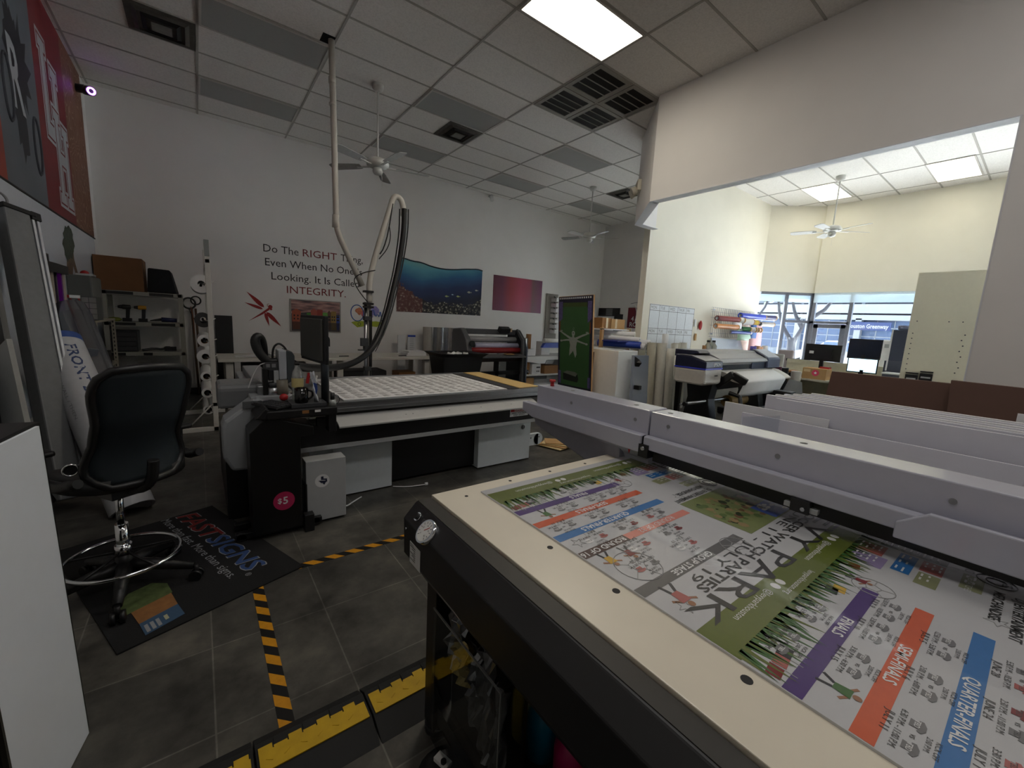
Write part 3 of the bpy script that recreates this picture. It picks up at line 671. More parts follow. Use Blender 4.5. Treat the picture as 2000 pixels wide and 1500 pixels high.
        if inb(.74):
            tx('LIVE MATCHES', 1.54, .79+oy, .012, WT)
            for i, s_ in enumerate(('CONCESSIONS','BEER & WINE','FACE PAINTING')): tx(s_, 1.73, .80-.032*i+oy, .018, TX, bold=True)
            for i, s_ in enumerate(('MERCHANDISE','DJ ENTERTAINMENT')): tx(s_, 1.50, .745-.032*i+oy, .018, TX, bold=True)
            for rr in (.034,.018): m.tube([(1.56+rr*math.cos(a*PI/12),.745+oy+rr*math.sin(a*PI/12),Z+.0004) for a in range(24)], .0012, TX, 4, closed=True)
        # park picture: lawn, trees, blue sky
        if inb(.45) and inb(.7):
            r_(1.27,.46,1.64,.69,ink('lawn',(122,132,86)),.0001)
            for i in range(90):
                x = rnd.uniform(1.29,1.62); y = rnd.uniform(.50,.66); s_ = rnd.uniform(.006,.02)
                c = (ink('pic_dark',(58,66,48)),ink('pic_tan',(150,128,92)),ink('pic_green',(92,112,66)),ink('pic_brown',(112,84,62)))[rnd.randrange(4)]
                poly([(x+s_*math.cos(a*PI/4)*rnd.uniform(.6,1),y+oy+s_*math.sin(a*PI/4)*rnd.uniform(.6,1)) for a in range(8)], c, .0002+i*2e-6)
            r_(1.46,.465,1.64,.545,ink('sky',(62,84,150)),.0006)
            for i in range(12):
                x = rnd.uniform(1.48,1.62); y = rnd.uniform(.48,.535); s_ = .012
                poly([(x+s_*math.cos(a*PI/4)*rnd.uniform(.6,1.6),y+oy+.6*s_*math.sin(a*PI/4)) for a in range(8)], WT, .0008)
        if inb(.42):
            tx('JUNE 11 - JULY 19', 1.62, .447+oy, .024, TX, .72); tx('SOCCER WATCH PARTIES', 1.62, .418+oy, .026, TX, .74, bold=True); tx('LEVY PARK', 1.70, .387+oy, .062, TX, .92)
        # outline footballs and stars
        for (x,y,r) in ((.84,.545,.06),(1.16,.45,.045),(1.25,.92,.04)):
            if inb(y-r) and inb(y+r):
                m.tube([(x+r*math.cos(a*PI/12),y+oy+r*math.sin(a*PI/12),Z+.0002) for a in range(24)], .0012, LT, 4, closed=True)
                pg = [(x+r*.4*math.cos(a*2*PI/5),y+oy+r*.4*math.sin(a*2*PI/5)) for a in range(5)]
                for a in range(5): line(pg[a],pg[(a+1)%5],.0022,LT); line(pg[a],(x+r*math.cos(a*2*PI/5),y+oy+r*math.sin(a*2*PI/5)),.0022,LT)
        for (x,y) in ((.79,.70),(.80,.395),(1.33,.73)):
            if inb(y-.03): 
                st = [(x+(.022 if a%2 else .009)*math.cos(a*PI/5),y+oy+(.022 if a%2 else .009)*math.sin(a*PI/5)) for a in range(10)]
                for a in range(10): line(st[a],st[(a+1)%10],.0018,LT)
    one(m, 'printed_board', 'long white board printed with colourful event schedules lying on the flatbed', 'sign board', recalc=False)
board()

# ================================================================ FLOOR MARKINGS
def stripes():
    m, nt, b = nodes_mat('hazard_stripes', .5)
    g = nt.nodes.new('ShaderNodeNewGeometry'); s_ = nt.nodes.new('ShaderNodeSeparateXYZ'); nt.links.new(g.outputs['Position'], s_.inputs[0])
    v = math_n(nt, 'ADD', s_.outputs['X'], s_.outputs['Y']); f_ = math_n(nt, 'FRACT', math_n(nt, 'MULTIPLY', v, 1/.118)); k = math_n(nt, 'GREATER_THAN', f_, .5)
    n = nt.nodes.new('ShaderNodeTexNoise'); n.inputs['Scale'].default_value = 40; nt.links.new(g.outputs['Position'], n.inputs[0])
    y = mixc(nt, n.outputs[0], (176,118,14), (214,150,28)); nt.links.new(mixc(nt, k, (18,18,17), y), b.inputs['Base Color']); return m
HZ = stripes()
one(MB().box(.157, 1.42, .0005, .207, 2.40, .0015, HZ), 'floor_tape', 'yellow and black hazard tape running away from the cable ramp to the mat', 'tape')
one(MB().box(.37, 2.425, .0005, 1.45, 2.475, .0015, HZ), 'floor_tape', 'yellow and black hazard tape running crosswise from the mat to the flatbed', 'tape')
# cable ramps
RUB = mat('ramp_rubber', (20,20,20), .75, bump=.1)
def ramp_seg(xa, xb, lab):
    t = T('cable_ramp', lab, 'cable protector', ((xa+xb)/2, 1.325, 0), 'cable ramps on the floor')
    m = MB(); m.prism([(1.195,0),(1.455,0),(1.395,.038),(1.285,.038)], 'x', xa, xb, RUB); m.build('base', t, .002)
    m = MB(); z = .0385; n = int((xb-xa)/.044)
    m.box(xa+.008, 1.282, z, xb-.008, 1.352, z+.004, YELLOW)
    for i in range(n):
        if i%2 == 0: m.box(xa+.008+i*.044, 1.352, z, xa+.008+(i+1)*.044-.004, 1.372, z+.004, YELLOW)
        else: m.box(xa+.008+i*.044, 1.352, z, xa+.008+(i+1)*.044-.004, 1.360, z+.004, YELLOW)
    for i in range(int((xb-xa)/.05)):
        m.obox((xa+.035+i*.05, 1.316, z+.0045), (.022,.003,.002), YELLOW, .6 if i%2 else -.6)
    m.build('lid', t)
    m = MB()
    for i in range(n): 
        if i%2: m.box(xa+.01+i*.044, 1.36, .028, xa+.006+(i+1)*.044, 1.392, .042, RUB)
    m.build('hinge', t)
ramp_seg(-.34, .072, 'short bit of yellow cable ramp at the bottom edge of the photo')
ramp_seg(.078, .428, 'yellow lidded cable ramp in front of the hazard tape')
ramp_seg(.434, 1.25, 'yellow lidded cable ramp passing under the flatbed leg')

# ================================================================ FLOOR MAT
u = Vector((.802,.28,0)).normalized(); v = Vector((-.28,.802,0)).normalized(); c0 = Vector((-.34,2.17,0))
MT = mat('mat_pile', (15,15,17), .95, var=.3, scale=300, bump=.3)
m = MB(); P = lambda a, b, z=0: c0+u*a+v*b+Vector((0,0,z))
m.hexa([P(0,0,.0005),P(.8,0,.0005),P(.8,1.22,.0005),P(0,1.22,.0005),P(0,0,.008),P(.8,0,.008),P(.8,1.22,.008),P(0,1.22,.008)], MT)
MRD = mat('mat_red', (110,26,24), .9, var=.2, scale=200); MBL = mat('mat_blue', (44,70,118), .9, var=.2, scale=200); MWH = mat('mat_white', (140,142,146), .9)
rd = -v; up = u
o1 = P(.655,1.165,.0088)
def mt(s, size, o, c, width, off=0, sh=.22, z=0., bold=True): m.text(s, size, o+Vector((0,0,z)), rd, up, c, width, bold=bold, shear=sh)
L1 = .50; L2 = .62
mt('FAST', .118, P(.575,1.20), MWH, .46, z=.0086); mt('FAST', .108, P(.58,1.195), MRD, .45, z=.0091)
mt('SIGNS', .118, P(.575,.735), MWH, .545, z=.0086); mt('SIGNS', .108, P(.58,.73), MBL, .535, z=.0091)
m.text('®', .03, P(.56,.17,.0088), rd, up, MWH)
m.text('More than fast. More than signs.', .05, P(.495,1.21,.0088), rd, up, MWH, 1.02)
one(m, 'floor_mat', 'black welcome mat with red and blue lettering beside the stool', 'mat', recalc=False)
# flyer on the mat
fo = Vector((-.255,2.235,.0095)); fu = Vector((.87,.49,0)).normalized(); fv = Vector((-.28,.96,0)).normalized(); m = MB()
F = lambda a, b, z=0: fo+fu*a+fv*b+Vector((0,0,z))
FB = mat('flyer_blue', (54,80,108), .6); FO = mat('flyer_orange', (138,94,52), .7, var=.2); FG = mat('flyer_green', (78,92,50), .8, var=.3, scale=40)
m.face([F(0,0),F(.155,0),F(.155,.105),F(0,.105)], FB); m.face([F(0,.105),F(.155,.105),F(.16,.225),F(-.005,.225)], FO)
m.face([F(-.03,.225),F(.165,.225),F(.17,.33),F(.12,.40),F(.02,.40),F(-.045,.33)], FG)
for k, s_ in enumerate(('USDA','FRESH','LIVE')):
    if k < 1: pass
for a in range(3):
    m.face([F(.01+.022*a,.012,.0004),F(.024+.022*a,.012,.0004),F(.024+.022*a,.075,.0004),F(.01+.022*a,.075,.0004)], MWH)
m.face([F(.085,.03,.0004),F(.10,.03,.0004),F(.10,.07,.0004),F(.085,.07,.0004)], mat('flyer_pale', (170,170,140), .6))
one(m, 'flyer', 'blue, orange and green printed flyer lying on the black mat', 'flyer', solid=.0012)

# ================================================================ DRAFTING STOOL
cx, cy = -.36, 2.70
ch = T('drafting_chair', 'tall black mesh drafting chair with chrome foot ring on the mat', 'chair', (cx, cy, 0))
SEAT = mat('chair_seat_black', (11,12,14), .7, var=.2, scale=120); MESHM = mat('chair_mesh_teal', (22,32,38), .6, var=.05, scale=40)
for k in range(5):
    a = math.radians(-18+72*k); d = Vector((math.cos(a), math.sin(a), 0)); b = Vector((cx,cy,0))
    o = MB().tube([b+Vector((0,0,.135)), b+d*.12+Vector((0,0,.125)), b+d*.29+Vector((0,0,.085))], [.036,.030,.018], BLACK, 10).build('leg', ch)
    n = Vector((-d.y,d.x,0)); q = b+d*.30
    m = MB(); m.cyl(q+n*.026+Vector((0,0,.034)), q+n*.008+Vector((0,0,.034)), .029, BLACK); m.cyl(q-n*.026+Vector((0,0,.034)), q-n*.008+Vector((0,0,.034)), .029, BLACK); m.cyl(q+Vector((0,0,.03)), q+Vector((0,0,.09)), .011, BLACK); m.build('caster', o)
MB().cyl((cx,cy,.10),(cx,cy,.20),.036,BLACK).build('hub', ch)
MB().cyl((cx,cy,.19),(cx,cy,.36),.026,CHROME).build('column_sleeve', ch); MB().cyl((cx,cy,.34),(cx,cy,.54),.016,CHROME).build('gas_column', ch)
m = MB(); m.ring((cx,cy,.185),(0,0,1),.225,.009,CHROME,64,10); m.build('foot_ring', ch)
m = MB()
for k in range(5):
    a = math.radians(18+72*k); m.tube([(cx+.03*math.cos(a),cy+.03*math.sin(a),.21),(cx+.223*math.cos(a),cy+.223*math.sin(a),.186)], .006, BLACK, 6)
m.cyl((cx,cy,.20),(cx,cy,.25),.034,CHROME); m.build('ring_spoke', ch)
fw = Vector((-.56,.83,0)).normalized(); sd = Vector((fw.y,-fw.x,0)); B = Vector((cx,cy,0))   # fw: where a sitter faces
m = MB(); n = 10
def sp(i, j, z0):   # seat grid
    s = (i/n-.5)*.48; t = (j/n-.5)*.46; r = max(abs(s)/.24, abs(t)/.23); rr = (abs(s/.24)**4+abs(t/.23)**4)**.25
    k = 1/max(1, rr*1.0) if rr > 1 else 1
    return B+sd*s*k+fw*(t*k+.02)+Vector((0,0,z0-.05*max(0, t/.23-.5)**2*4+.02*(s/.24)**2))
for i in range(n):
    for j in range(n):
        m.face([sp(i,j,.66),sp(i+1,j,.66),sp(i+1,j+1,.66),sp(i,j+1,.66)], SEAT, True); m.face([sp(i,j+1,.60),sp(i+1,j+1,.60),sp(i+1,j,.60),sp(i,j,.60)], SEAT, True)
for i in range(n):
    for a, b in (((i,0),(i+1,0)),((i,n),(i+1,n)),((0,i),(0,i+1)),((n,i),(n,i+1))):
        m.face([sp(*a,.66),sp(*b,.66),sp(*b,.60),sp(*a,.60)], SEAT, True)
m.build('seat', ch)
m = MB(); m.obox(B+Vector((0,0,.565)),(.22,.16,.07),BLACK,math.atan2(fw.y,fw.x)); m.tube([B+Vector((0,0,.56)),B-fw*.18+Vector((0,0,.57)),B-fw*.27+Vector((0,0,.64)),B-fw*.285+Vector((0,0,.74))],.024,BLACK,8,smooth_path=2); m.tube([B+sd*.05+Vector((0,0,.55)),B+sd*.24+fw*.02+Vector((0,0,.545))],.007,BLACK,6); m.build('seat_mechanism', ch, .01)
# back rest: tapered waist, rounded top, mesh in a frame
bd = -fw; N = 16
prof = [(0,.125),(.05,.19),(.11,.197),(.20,.168),(.32,.172),(.43,.19),(.50,.182),(.54,.135)]
def wdt(h):
    for (a,wa),(b,wb_) in zip(prof,prof[1:]):
        if a <= h <= b: f_ = (h-a)/(b-a); return wa+(wb_-wa)*f_
    return prof[-1][1]
def bp(s, h, off=0.):
    wv = wdt(h)*s; curve = -.05*(s*s)*(wdt(h)/.19)
    lean = .235+.10*(h/.54)**1.6-.03*math.sin(PI*min(1,h/.3))
    return B+sd*wv+bd*(lean+curve+off)+Vector((0,0,.63+h))
m = MB()
hs = [.54*i/N for i in range(N+1)]
for i in range(N):
    for j in range(8):
        s0, s1 = -1+2*j/8, -1+2*(j+1)/8
        m.face([bp(s0,hs[i]),bp(s1,hs[i]),bp(s1,hs[i+1]),bp(s0,hs[i+1])], MESHM, True)
o = m.build('backrest', ch, solid=.006)
loop = [bp(-1,h) for h in hs]+[bp(-1+2*j/8,.54)+Vector((0,0,.012*math.sin(PI*j/8))) for j in range(1,8)]+[bp(1,h) for h in hs[::-1]]+[bp(1-2*j/8,0) for j in range(1,8)]
MB().tube(loop, .017, BLACK, 8, closed=True).build('backrest_frame', ch)
for s_ in (-1, 1):
    a = B+sd*.245*s_
    m = MB(); m.tube([a-fw*.02+Vector((0,0,.58)),a+sd*.03*s_-fw*.02+Vector((0,0,.66)),a+sd*.03*s_-fw*.03+Vector((0,0,.80))],.017,BLACK,8,smooth_path=1); m.tube([a-fw*.23+Vector((0,0,.70)),a+sd*.02*s_-fw*.1+Vector((0,0,.66)),a+sd*.03*s_+fw*.06+Vector((0,0,.70))],[.02,.026,.022],BLACK,10,smooth_path=1); o = m.build('arm', ch)
    m = MB(); m.obox(a+sd*.03*s_+fw*.03+Vector((0,0,.81)),(.24,.07,.025),BLACK,math.atan2(fw.y,fw.x)); m.build('arm_pad', o, .01)
    q = a+sd*.045*s_-fw*.02+Vector((0,0,.705))
m = MB(); q = Vector((-.47,2.47,.735)); m.ring(q,(.2,-1,.15),.024,.004,CHROME,28,6); m.cyl(q+Vector((0,.02,0)),q+Vector((0,.004,0)),.022,BLACK); m.tube([q+Vector((0,.015,0)),q+Vector((.10,.10,-.03))],.017,BLACK,8); m.build('tension_knob', ch)

# ================================================================ LEFT EDGE: equipment cabinet with white side panel
A = Vector((-.370,1.79,0)); dd = Vector((-.185,-.983,0)).normalized(); nn = Vector((-.983,.185,0)).normalized()   # dd toward camera, nn away from the room
cab = T('equipment_cabinet', 'black cabinet with a white side panel at the left edge of the photo', 'cabinet', tuple(A+dd*.4+nn*.2))
def CP(a, b, z): return A+dd*a+nn*b+Vector((0,0,z))
m = MB(); m.hexa([CP(-.03,.004,0),CP(.95,.004,0),CP(.95,.5,0),CP(-.03,.5,0),CP(-.03,.034,1.09),CP(.95,.034,1.05),CP(.95,.5,1.05),CP(-.03,.5,1.09)], BLACKM); m.build('body', cab, .006)
WP = mat('white_side_panel', (238,244,252), .3, var=.01, spec=.5, coat=.3)
m = MB(); m.hexa([CP(0,-.004,.004),CP(.345,-.004,.004),CP(.345,.004,.004),CP(0,.004,.004),CP(.0,.026,1.082),CP(.345,.026,1.07),CP(.345,.034,1.07),CP(.0,.034,1.082)], WP); m.build('side_panel', cab)
m = MB(); m.hexa([CP(.35,-.006,.0),CP(.358,-.006,.0),CP(.358,.01,.0),CP(.35,.01,.0),CP(.35,.022,1.07),CP(.358,.022,1.07),CP(.358,.04,1.07),CP(.35,.04,1.07)], mat('panel_edge_dark',(52,50,44),.5)); m.build('edge_trim', cab)
m = MB(); m.cyl(CP(.55,-.004,.55),CP(.55,-.03,.55),.02,DKGREY); m.bar(CP(.55,-.03,.5),CP(.55,-.03,.62),.015,.012,DKGREY); m.build('latch', cab)

# ================================================================ FLATBED CUTTER
ct = T('cutting_table', 'long grey flatbed cutting table with black skirt in the middle of the room', 'cutting table', (1.6, 3.8, 0))
x0, x1, y0, y1 = .62, 2.86, 3.19, 4.48
VAC = mat('vacuum_bed_grey', (88,88,88), .7)
MB().box(x0, y0+.03, .775, x1, y1, .80, VAC).build('bed', ct, .003)
m = MB()
for z0, z1, d in ((.765,.802,.0),(.755,.763,.012),(.725,.755,.0)): m.box(x0, y0-.01+d, z0, x1, y0+.04, z1, ALU)
m.build('edge_rail', ct, .002); MB().box(x0, y1-.03, .765, x1, y1+.01, .803, ALU).build('edge_rail', ct, .002)
MB().box(x0, y0+.02, .70, x1-.01, y0+.05, .727, BLACKM).build('slot', ct)
m = MB(); m.prism([(y0+.04,.705),(y0+.04,.69),(y0-.135,.632),(y0-.135,.645),(y0-.11,.657)], 'x', .78, 2.72, mat('cover_plate', (178,178,176), .4, var=.02)); o = m.build('cover_plate', ct, .002)
for x in (1.32,1.38,1.72,2.05,2.4): MB().cyl((x,y0-.06,.6665),(x,y0-.06,.6735),.006,INKBLK,n=10).build('screw', o)
MB().box(.45, y0-.07, .50, 2.72, y0+.1, .665, BLACK).build('skirt', ct, .003)
MB().box(.45, y0-.075, .465, 2.72, y0+.06, .50, LGREY).build('lower_rail', ct, .003)
for xa, xb, nme in ((.79,1.265,'left'),(2.14,2.80,'right')):
    o = MB().box(xa, 3.285, .012, xb, 4.2, .465, CABGREY).build('base_cabinet', ct, .004)
    if nme == 'right':
        m = MB(); c = Vector((2.69,3.2845,.37)); m.cyl(c,c+Vector((0,-.003,0)),.028,LGREY); m.cyl(c+Vector((0,-.003,0)),c+Vector((0,-.006,0)),.022,DKGREY); m.bar(c+Vector((0,-.008,-.018)),c+Vector((0,-.008,.018)),.006,.006,LGREY,up=(0,1,0)); m.build('lock', o)
MB().box(1.265, 3.36, .03, 2.14, 4.2, .465, BLACK).build('recess_panel', ct)
m = MB(); m.box(2.80, 3.40, .10, 3.02, 3.44, .235, CABGREY); m.cyl((3.02,3.40,.1675),(3.02,3.44,.1675),.0675,CABGREY,n=20); o = m.build('side_bracket', ct, .002)
for x in (2.88,2.91,2.99,3.03): MB().cyl((x,3.402,.19),(x,3.397,.19),.007,INKBLK,n=10).build('bolt_hole', o)
m = MB(); x, z = 2.385, .545; yy = y0-.0725
m.box(x, yy, z, x+.225, yy+.004, z+.085, WHITE); m.box(x+.006, yy-.001, z+.047, x+.219, yy, z+.079, mat('danger_red',(170,24,30),.5)); m.text('DANGER', .022, (x+.1125, yy-.002, z+.052), (1,0,0), (0,0,1), WHITE, .12, 'c', True)
m.text('HIGH VOLTAGE', .016, (x+.1125, yy-.001, z+.026), (1,0,0), (0,0,1), INKBLK, .18, 'c', True); m.text('KEEP AWAY', .016, (x+.1125, yy-.001, z+.006), (1,0,0), (0,0,1), INKBLK, .14, 'c', True); m.build('danger_label', ct)
# head end: moving beam, tool head, rounded covers
HD = mat('cutter_cover_grey', (150,153,156), .45, var=.02)
m = MB(); m.prism([(.085,.50),(.13,.405),(.24,.40),(.33,.50),(.33,.86),(.28,.885),(.10,.745),(.085,.70)], 'y', 3.11, 3.32, HD); m.build('end_cover', ct, .02)
m = MB(); m.box(.20,3.10,.82,.30,3.12,.865,mat('keypad_grey',(90,92,94),.5)); m.build('keypad', ct)
m = MB(); m.prism([(3.33,.78),(3.60,.78),(3.60,.95),(3.36,.95),(3.33,.92)], 'x', .075, .345, mat('cutter_cover_dark', (104,106,108), .5)); m.build('end_cover', ct, .03)
MB().box(.10,3.28,.0,.24,4.4,.42,BLACK).build('support_leg', ct)
m = MB(); m.box(.25, 3.18, .80, .50, 4.55, .88, HD).box(.30, 3.25, .88, .44, 4.5, .94, ALU); m.build('cross_beam', ct, .006)
m = MB(); m.prism([(.427,.985),(.475,.985),(.475,1.19),(.427,1.19)], 'y', 3.20, 3.36, mat('head_cover_light', (176,180,186), .35)); m.build('tool_head', ct, .008)
m = MB(); m.prism([(.476,.955),(.525,.985),(.525,1.15),(.510,1.18),(.476,1.19)], 'y', 3.20, 3.42, mat('head_cover_dark', (66,72,76), .45)); m.build('tool_head_side', ct, .006)
m = MB(); m.box(.345,3.22,1.055,.425,3.34,1.105,DKGREY).box(.365,3.215,.98,.425,3.34,1.055,BLACK).box(.395,3.21,.93,.425,3.30,1.05,LGREY); m.box(.352,3.218,1.07,.375,3.222,1.095,GREY).box(.385,3.218,1.07,.41,3.222,1.095,GREY); m.build('motor_bracket', ct, .003)
m = MB(); m.cyl((.395,3.24,.87),(.395,3.24,.93),.042,ALU,.040).cyl((.395,3.24,.93),(.395,3.24,.965),.034,DKGREY).cyl((.445,3.22,.86),(.445,3.22,.985),.038,mat('spindle_brown',(112,106,94),.5)); m.box(.33,3.22,.86,.36,3.28,1.06,BLACKM); m.build('spindle', ct)
m = MB(); m.tube([(.425,3.26,1.11),(.37,3.26,1.10),(.315,3.27,1.17),(.295,3.28,1.25),(.32,3.29,1.285),(.35,3.31,1.24),(.36,3.33,1.14)], [.026,.028,.03,.03,.029,.024,.02], CABLE, 12, smooth_path=2); m.build('hose_elbow', ct)
m = MB(); m.tube([(.40,3.3,1.105),(.405,3.3,1.20),(.44,3.3,1.235),(.475,3.3,1.21),(.495,3.3,1.17)], .007, CABLE, 8, smooth_path=2); m.tube([(.35,3.24,1.10),(.31,3.22,1.09),(.27,3.2,1.02),(.24,3.18,.94)], .004, mat('white_cable',(170,170,170),.5), 6, smooth_path=2); m.build('cable', ct)
# sheet, black strip and kraft board lying on the bed
PRT = mat('sheet_print', (96,92,92), .7); m = MB(); m.box(.86, 3.235, .8005, 2.42, 4.36, .8065, PAPER); rnd = random.Random(5)
for r in range(11):
    yb = 3.275+r*.098
    for c_ in range(15):
        xb = .885+c_*.102
        for k in range(7):
            wl = rnd.uniform(.035,.088)
            if rnd.random() < .88: m.box(xb, yb+k*.0105, .8066, xb+wl, yb+k*.0105+(.0045 if k%3 else .0065), .8068, PRT)
one(m, 'printed_sheet', 'white sheet covered in small blocks of text on the cutting table', 'printed sheet', recalc=False)
one(MB().hexa([(2.44,3.22,.8005),(2.56,3.22,.8005),(2.60,4.42,.8005),(2.46,4.42,.8005),(2.44,3.22,.806),(2.56,3.22,.806),(2.60,4.42,.806),(2.46,4.42,.806)], mat('black_offcut',(52,52,54),.7)), 'rubber_strip', 'dark strip lying between the printed sheet and the tan board', 'strip')
one(MB().hexa([(2.58,3.24,.801),(2.85,3.26,.801),(2.86,4.44,.801),(2.63,4.46,.801),(2.58,3.24,.807),(2.85,3.26,.807),(2.86,4.44,.807),(2.63,4.46,.807)], mat('tan_board',(204,172,112),.7,var=.05)), 'tan_board', 'tan board offcut at the right end of the cutting table', 'board')
# ---- operator console in front of it
co = T('operator_console', 'black operator console with a round pink price sticker', 'console', (.4, 2.95, 0))
MB().prism([(.21,.05),(.49,.05),(.49,.66),(.57,.66),(.57,.72),(.32,.80),(.30,.80),(.21,.71)], 'y', 2.86, 3.10, BLACKM).build('body', co, .004)
m = MB(); m.box(.30, 2.84, .79, .715, 3.17, .845, BLACK).prism([(.30,.79),(.24,.80),(.30,.87),(.32,.85)], 'y', 2.84, 3.17, BLACK); m.build('shelf', co, .008)
MB().box(.445, 2.87, .846, .655, 3.05, .874, DKGREY).build('riser', co, .003)
m = MB(); m.box(.66, 2.85, .67, .71, 2.95, .79, BLACK).box(.60, 2.90, .70, .67, 2.95, .76, BLACK); m.build('bracket', co, .004)
m = MB(); m.cyl((.675,3.0,.845),(.675,3.0,1.245),.026,mat('post_blueblack',(34,40,46),.35)); m.cyl((.675,2.974,1.28),(.675,3.026,1.28),.03,BLACK); m.box(.645,2.974,1.235,.705,3.026,1.28,BLACK); m.cyl((.675,2.973,1.285),(.675,2.968,1.285),.011,GREY); m.build('post', co)
m = MB(); m.box(.12,2.90,.02,.62,2.95,.06,BLACK).box(.12,3.05,.02,.62,3.1,.06,BLACK).cyl((.58,2.9,.035),(.58,2.93,.035),.03,BLACK).cyl((.15,2.9,.035),(.15,2.93,.035),.03,BLACK).box(.50,2.84,.0,.56,2.9,.12,BLACK); m.build('foot_bar', co, .004)
m = MB(); c = Vector((.385,2.858,.245)); m.disc(c,(0,-1,0),.062,mat('sticker_pink',(176,36,84),.5),32); m.text('$', .034, c+Vector((-.036,-.001,-.012)),(1,0,0),(0,0,1),WHITE,bold=True); m.text('5', .048, c+Vector((-.006,-.001,-.02)),(1,0,0),(0,0,1),WHITE,bold=True); m.build('price_sticker', co)
m = MB(); m.box(.50,2.839,.815,.54,2.84,.835,mat('sticker_brown',(140,96,52),.5)).box(.575,2.839,.818,.61,2.84,.833,WHITE); m.build('shelf_sticker', co)
# ---- controller box with the round badge
bx = T('controller_box', 'light grey steel box with a round state-map badge on the floor', 'electrical box', (.66, 3.0, 0))
MB().box(.53, 2.935, .015, .79, 3.06, .455, LGREY).build('body', bx, .003)
MB().box(.525, 2.93, .0, .535, 3.065, .30, BLACK).build('side_grille', bx)
m = MB(); c = Vector((.632,2.9335,.305)); m.disc(c,(0,-1,0),.047,WHITE,32)
TXS = [(-.010,.028),(.006,.028),(.006,.012),(.016,.010),(.028,.009),(.029,-.006),(.031,-.012),(.018,-.020),(.012,-.034),(.006,-.030),(-.001,-.018),(-.008,-.020),(-.016,-.010),(-.026,.000),(-.010,.000)]
m.plate(c+Vector((.002,-.001,.004)),(1,0,0),(0,0,1),TXS,mat('badge_navy',(28,36,62),.5)); m.face([c+Vector((-.012,-.002,.004)),c+Vector((.02,-.002,.0)),c+Vector((.02,-.002,.004)),c+Vector((-.012,-.002,.008))],WHITE)
m.build('badge', bx)
one(MB().tube([(.79,3.0,.06),(.83,3.06,.02),(.90,3.14,.008),(.98,3.2,.006)], .006, WHITE, 6, smooth_path=2), 'white_cable', 'white cable curling out behind the grey steel box', 'cable')
m = MB(); m.tube([(1.27,3.27,.008),(1.38,3.2,.008),(1.52,3.17,.01)], .005, WHITE, 6, smooth_path=1); m.cyl((1.52,3.17,.014),(1.545,3.165,.014),.014,WHITE); one(m, 'air_line', 'thin white line with a round end lying under the cutting table', 'cable')
# ---- things on the console
t = T('keyboard', 'black keyboard on the operator console', 'keyboard', (.42, 3.0, .846)); kz = .847
MB().obox((.365,2.99,.855),(.15,.24,.014),BLACK,.5).build('case', t, .004)
m = MB()
for i in range(4):
    for j in range(10): m.obox(Vector((.365,2.99,.864))+Matrix.Rotation(.5,3,'Z')@Vector((-.05+i*.033,-.105+j*.0233,0)),(.026,.018,.006),DKGREY,.5)
m.build('keys', t)
t = T('mug', 'black coffee mug on the operator console', 'mug', (.51, 2.91, .875)); MB().lathe([(0,0),(.038,0),(.041,.01),(.041,.095),(.037,.095),(.036,.012),(0,.012)],(.51,2.91,.875),mat('mug_black',(9,9,10),.15)).build('body', t); MB().tube([(.548,2.905,.955),(.575,2.9,.945),(.575,2.9,.91),(.548,2.905,.895)],.006,_M['mug_black'],8,smooth_path=1).build('handle', t)
t = T('bottle', 'clear plastic bottle with a yellow label behind the black mug', 'bottle', (.51, 3.0, .875)); MB().lathe([(0,0),(.034,0),(.036,.02),(.036,.15),(.03,.19),(.015,.22),(.015,.24),(0,.24)],(.505,3.0,.875),clear('bottle_plastic',(215,218,215),.2,.1,.75)).build('body', t)
MB().lathe([(.0365,.09),(.0365,.15)],(.505,3.0,.875),mat('bottle_label',(190,176,120),.6)).build('label', t); MB().cyl((.505,3.0,1.112),(.505,3.0,1.13),.017,BLACK).build('cap', t)
t = T('plastic_bag', 'white and blue plastic bag standing beside the black mug', 'bag', (.60, 2.91, .875)); m = MB()
rnd = random.Random(9); R_ = [[Vector((.565+.05*i/6*.55+.045*(1-j/8.)*.55*0+.03*j/8*-.7+rnd.uniform(-.004,.004)+.02, 2.90+.02*math.sin(i*1.1+j), .876+.20*j/8+rnd.uniform(-.004,.004))) for i in range(7)] for j in range(9)]
for j in range(8):
    for i in range(6): m.face([R_[j][i],R_[j][i+1],R_[j+1][i+1],R_[j+1][i]], mat('bag_white',(205,208,216),.3) if not (1 < j < 5 and 2 < i < 6) else mat('bag_blue',(70,96,170),.35), True)
m.build('film', t, solid=.002); MB().obox((.556,2.93,1.03),(.018,.014,.07),RED,0,0,.2).build('red_clip', t)
t = T('monitor', 'thin black monitor seen edge-on above the operator console', 'monitor', (.62, 2.98, .85))
M_ = Matrix.Rotation(math.radians(-83),3,'Z')
def mon(m, c, s, mt_): m.obox(c, s, mt_, math.radians(-83))
m = MB(); mon(m,(.615,3.02,1.285),(.46,.026,.31),BLACK); m.build('case', t, .006)
m = MB(); m.obox(Vector((.615,3.02,1.285))+M_@Vector((0,-.017,0)),(.40,.018,.27),mat('monitor_back',(62,62,58),.45),math.radians(-83)); m.build('back_cover', t, .006)
m = MB(); m.obox(Vector((.615,3.02,1.285))+M_@Vector((0,.0136,0)),(.44,.0015,.285),emis('desktop_blue',(62,90,150),.08),math.radians(-83)); m.build('screen', t)
MB().tube([(.64,3.02,1.19),(.665,3.0,1.15),(.675,3.0,1.12)],.012,BLACK,8).build('arm', t)
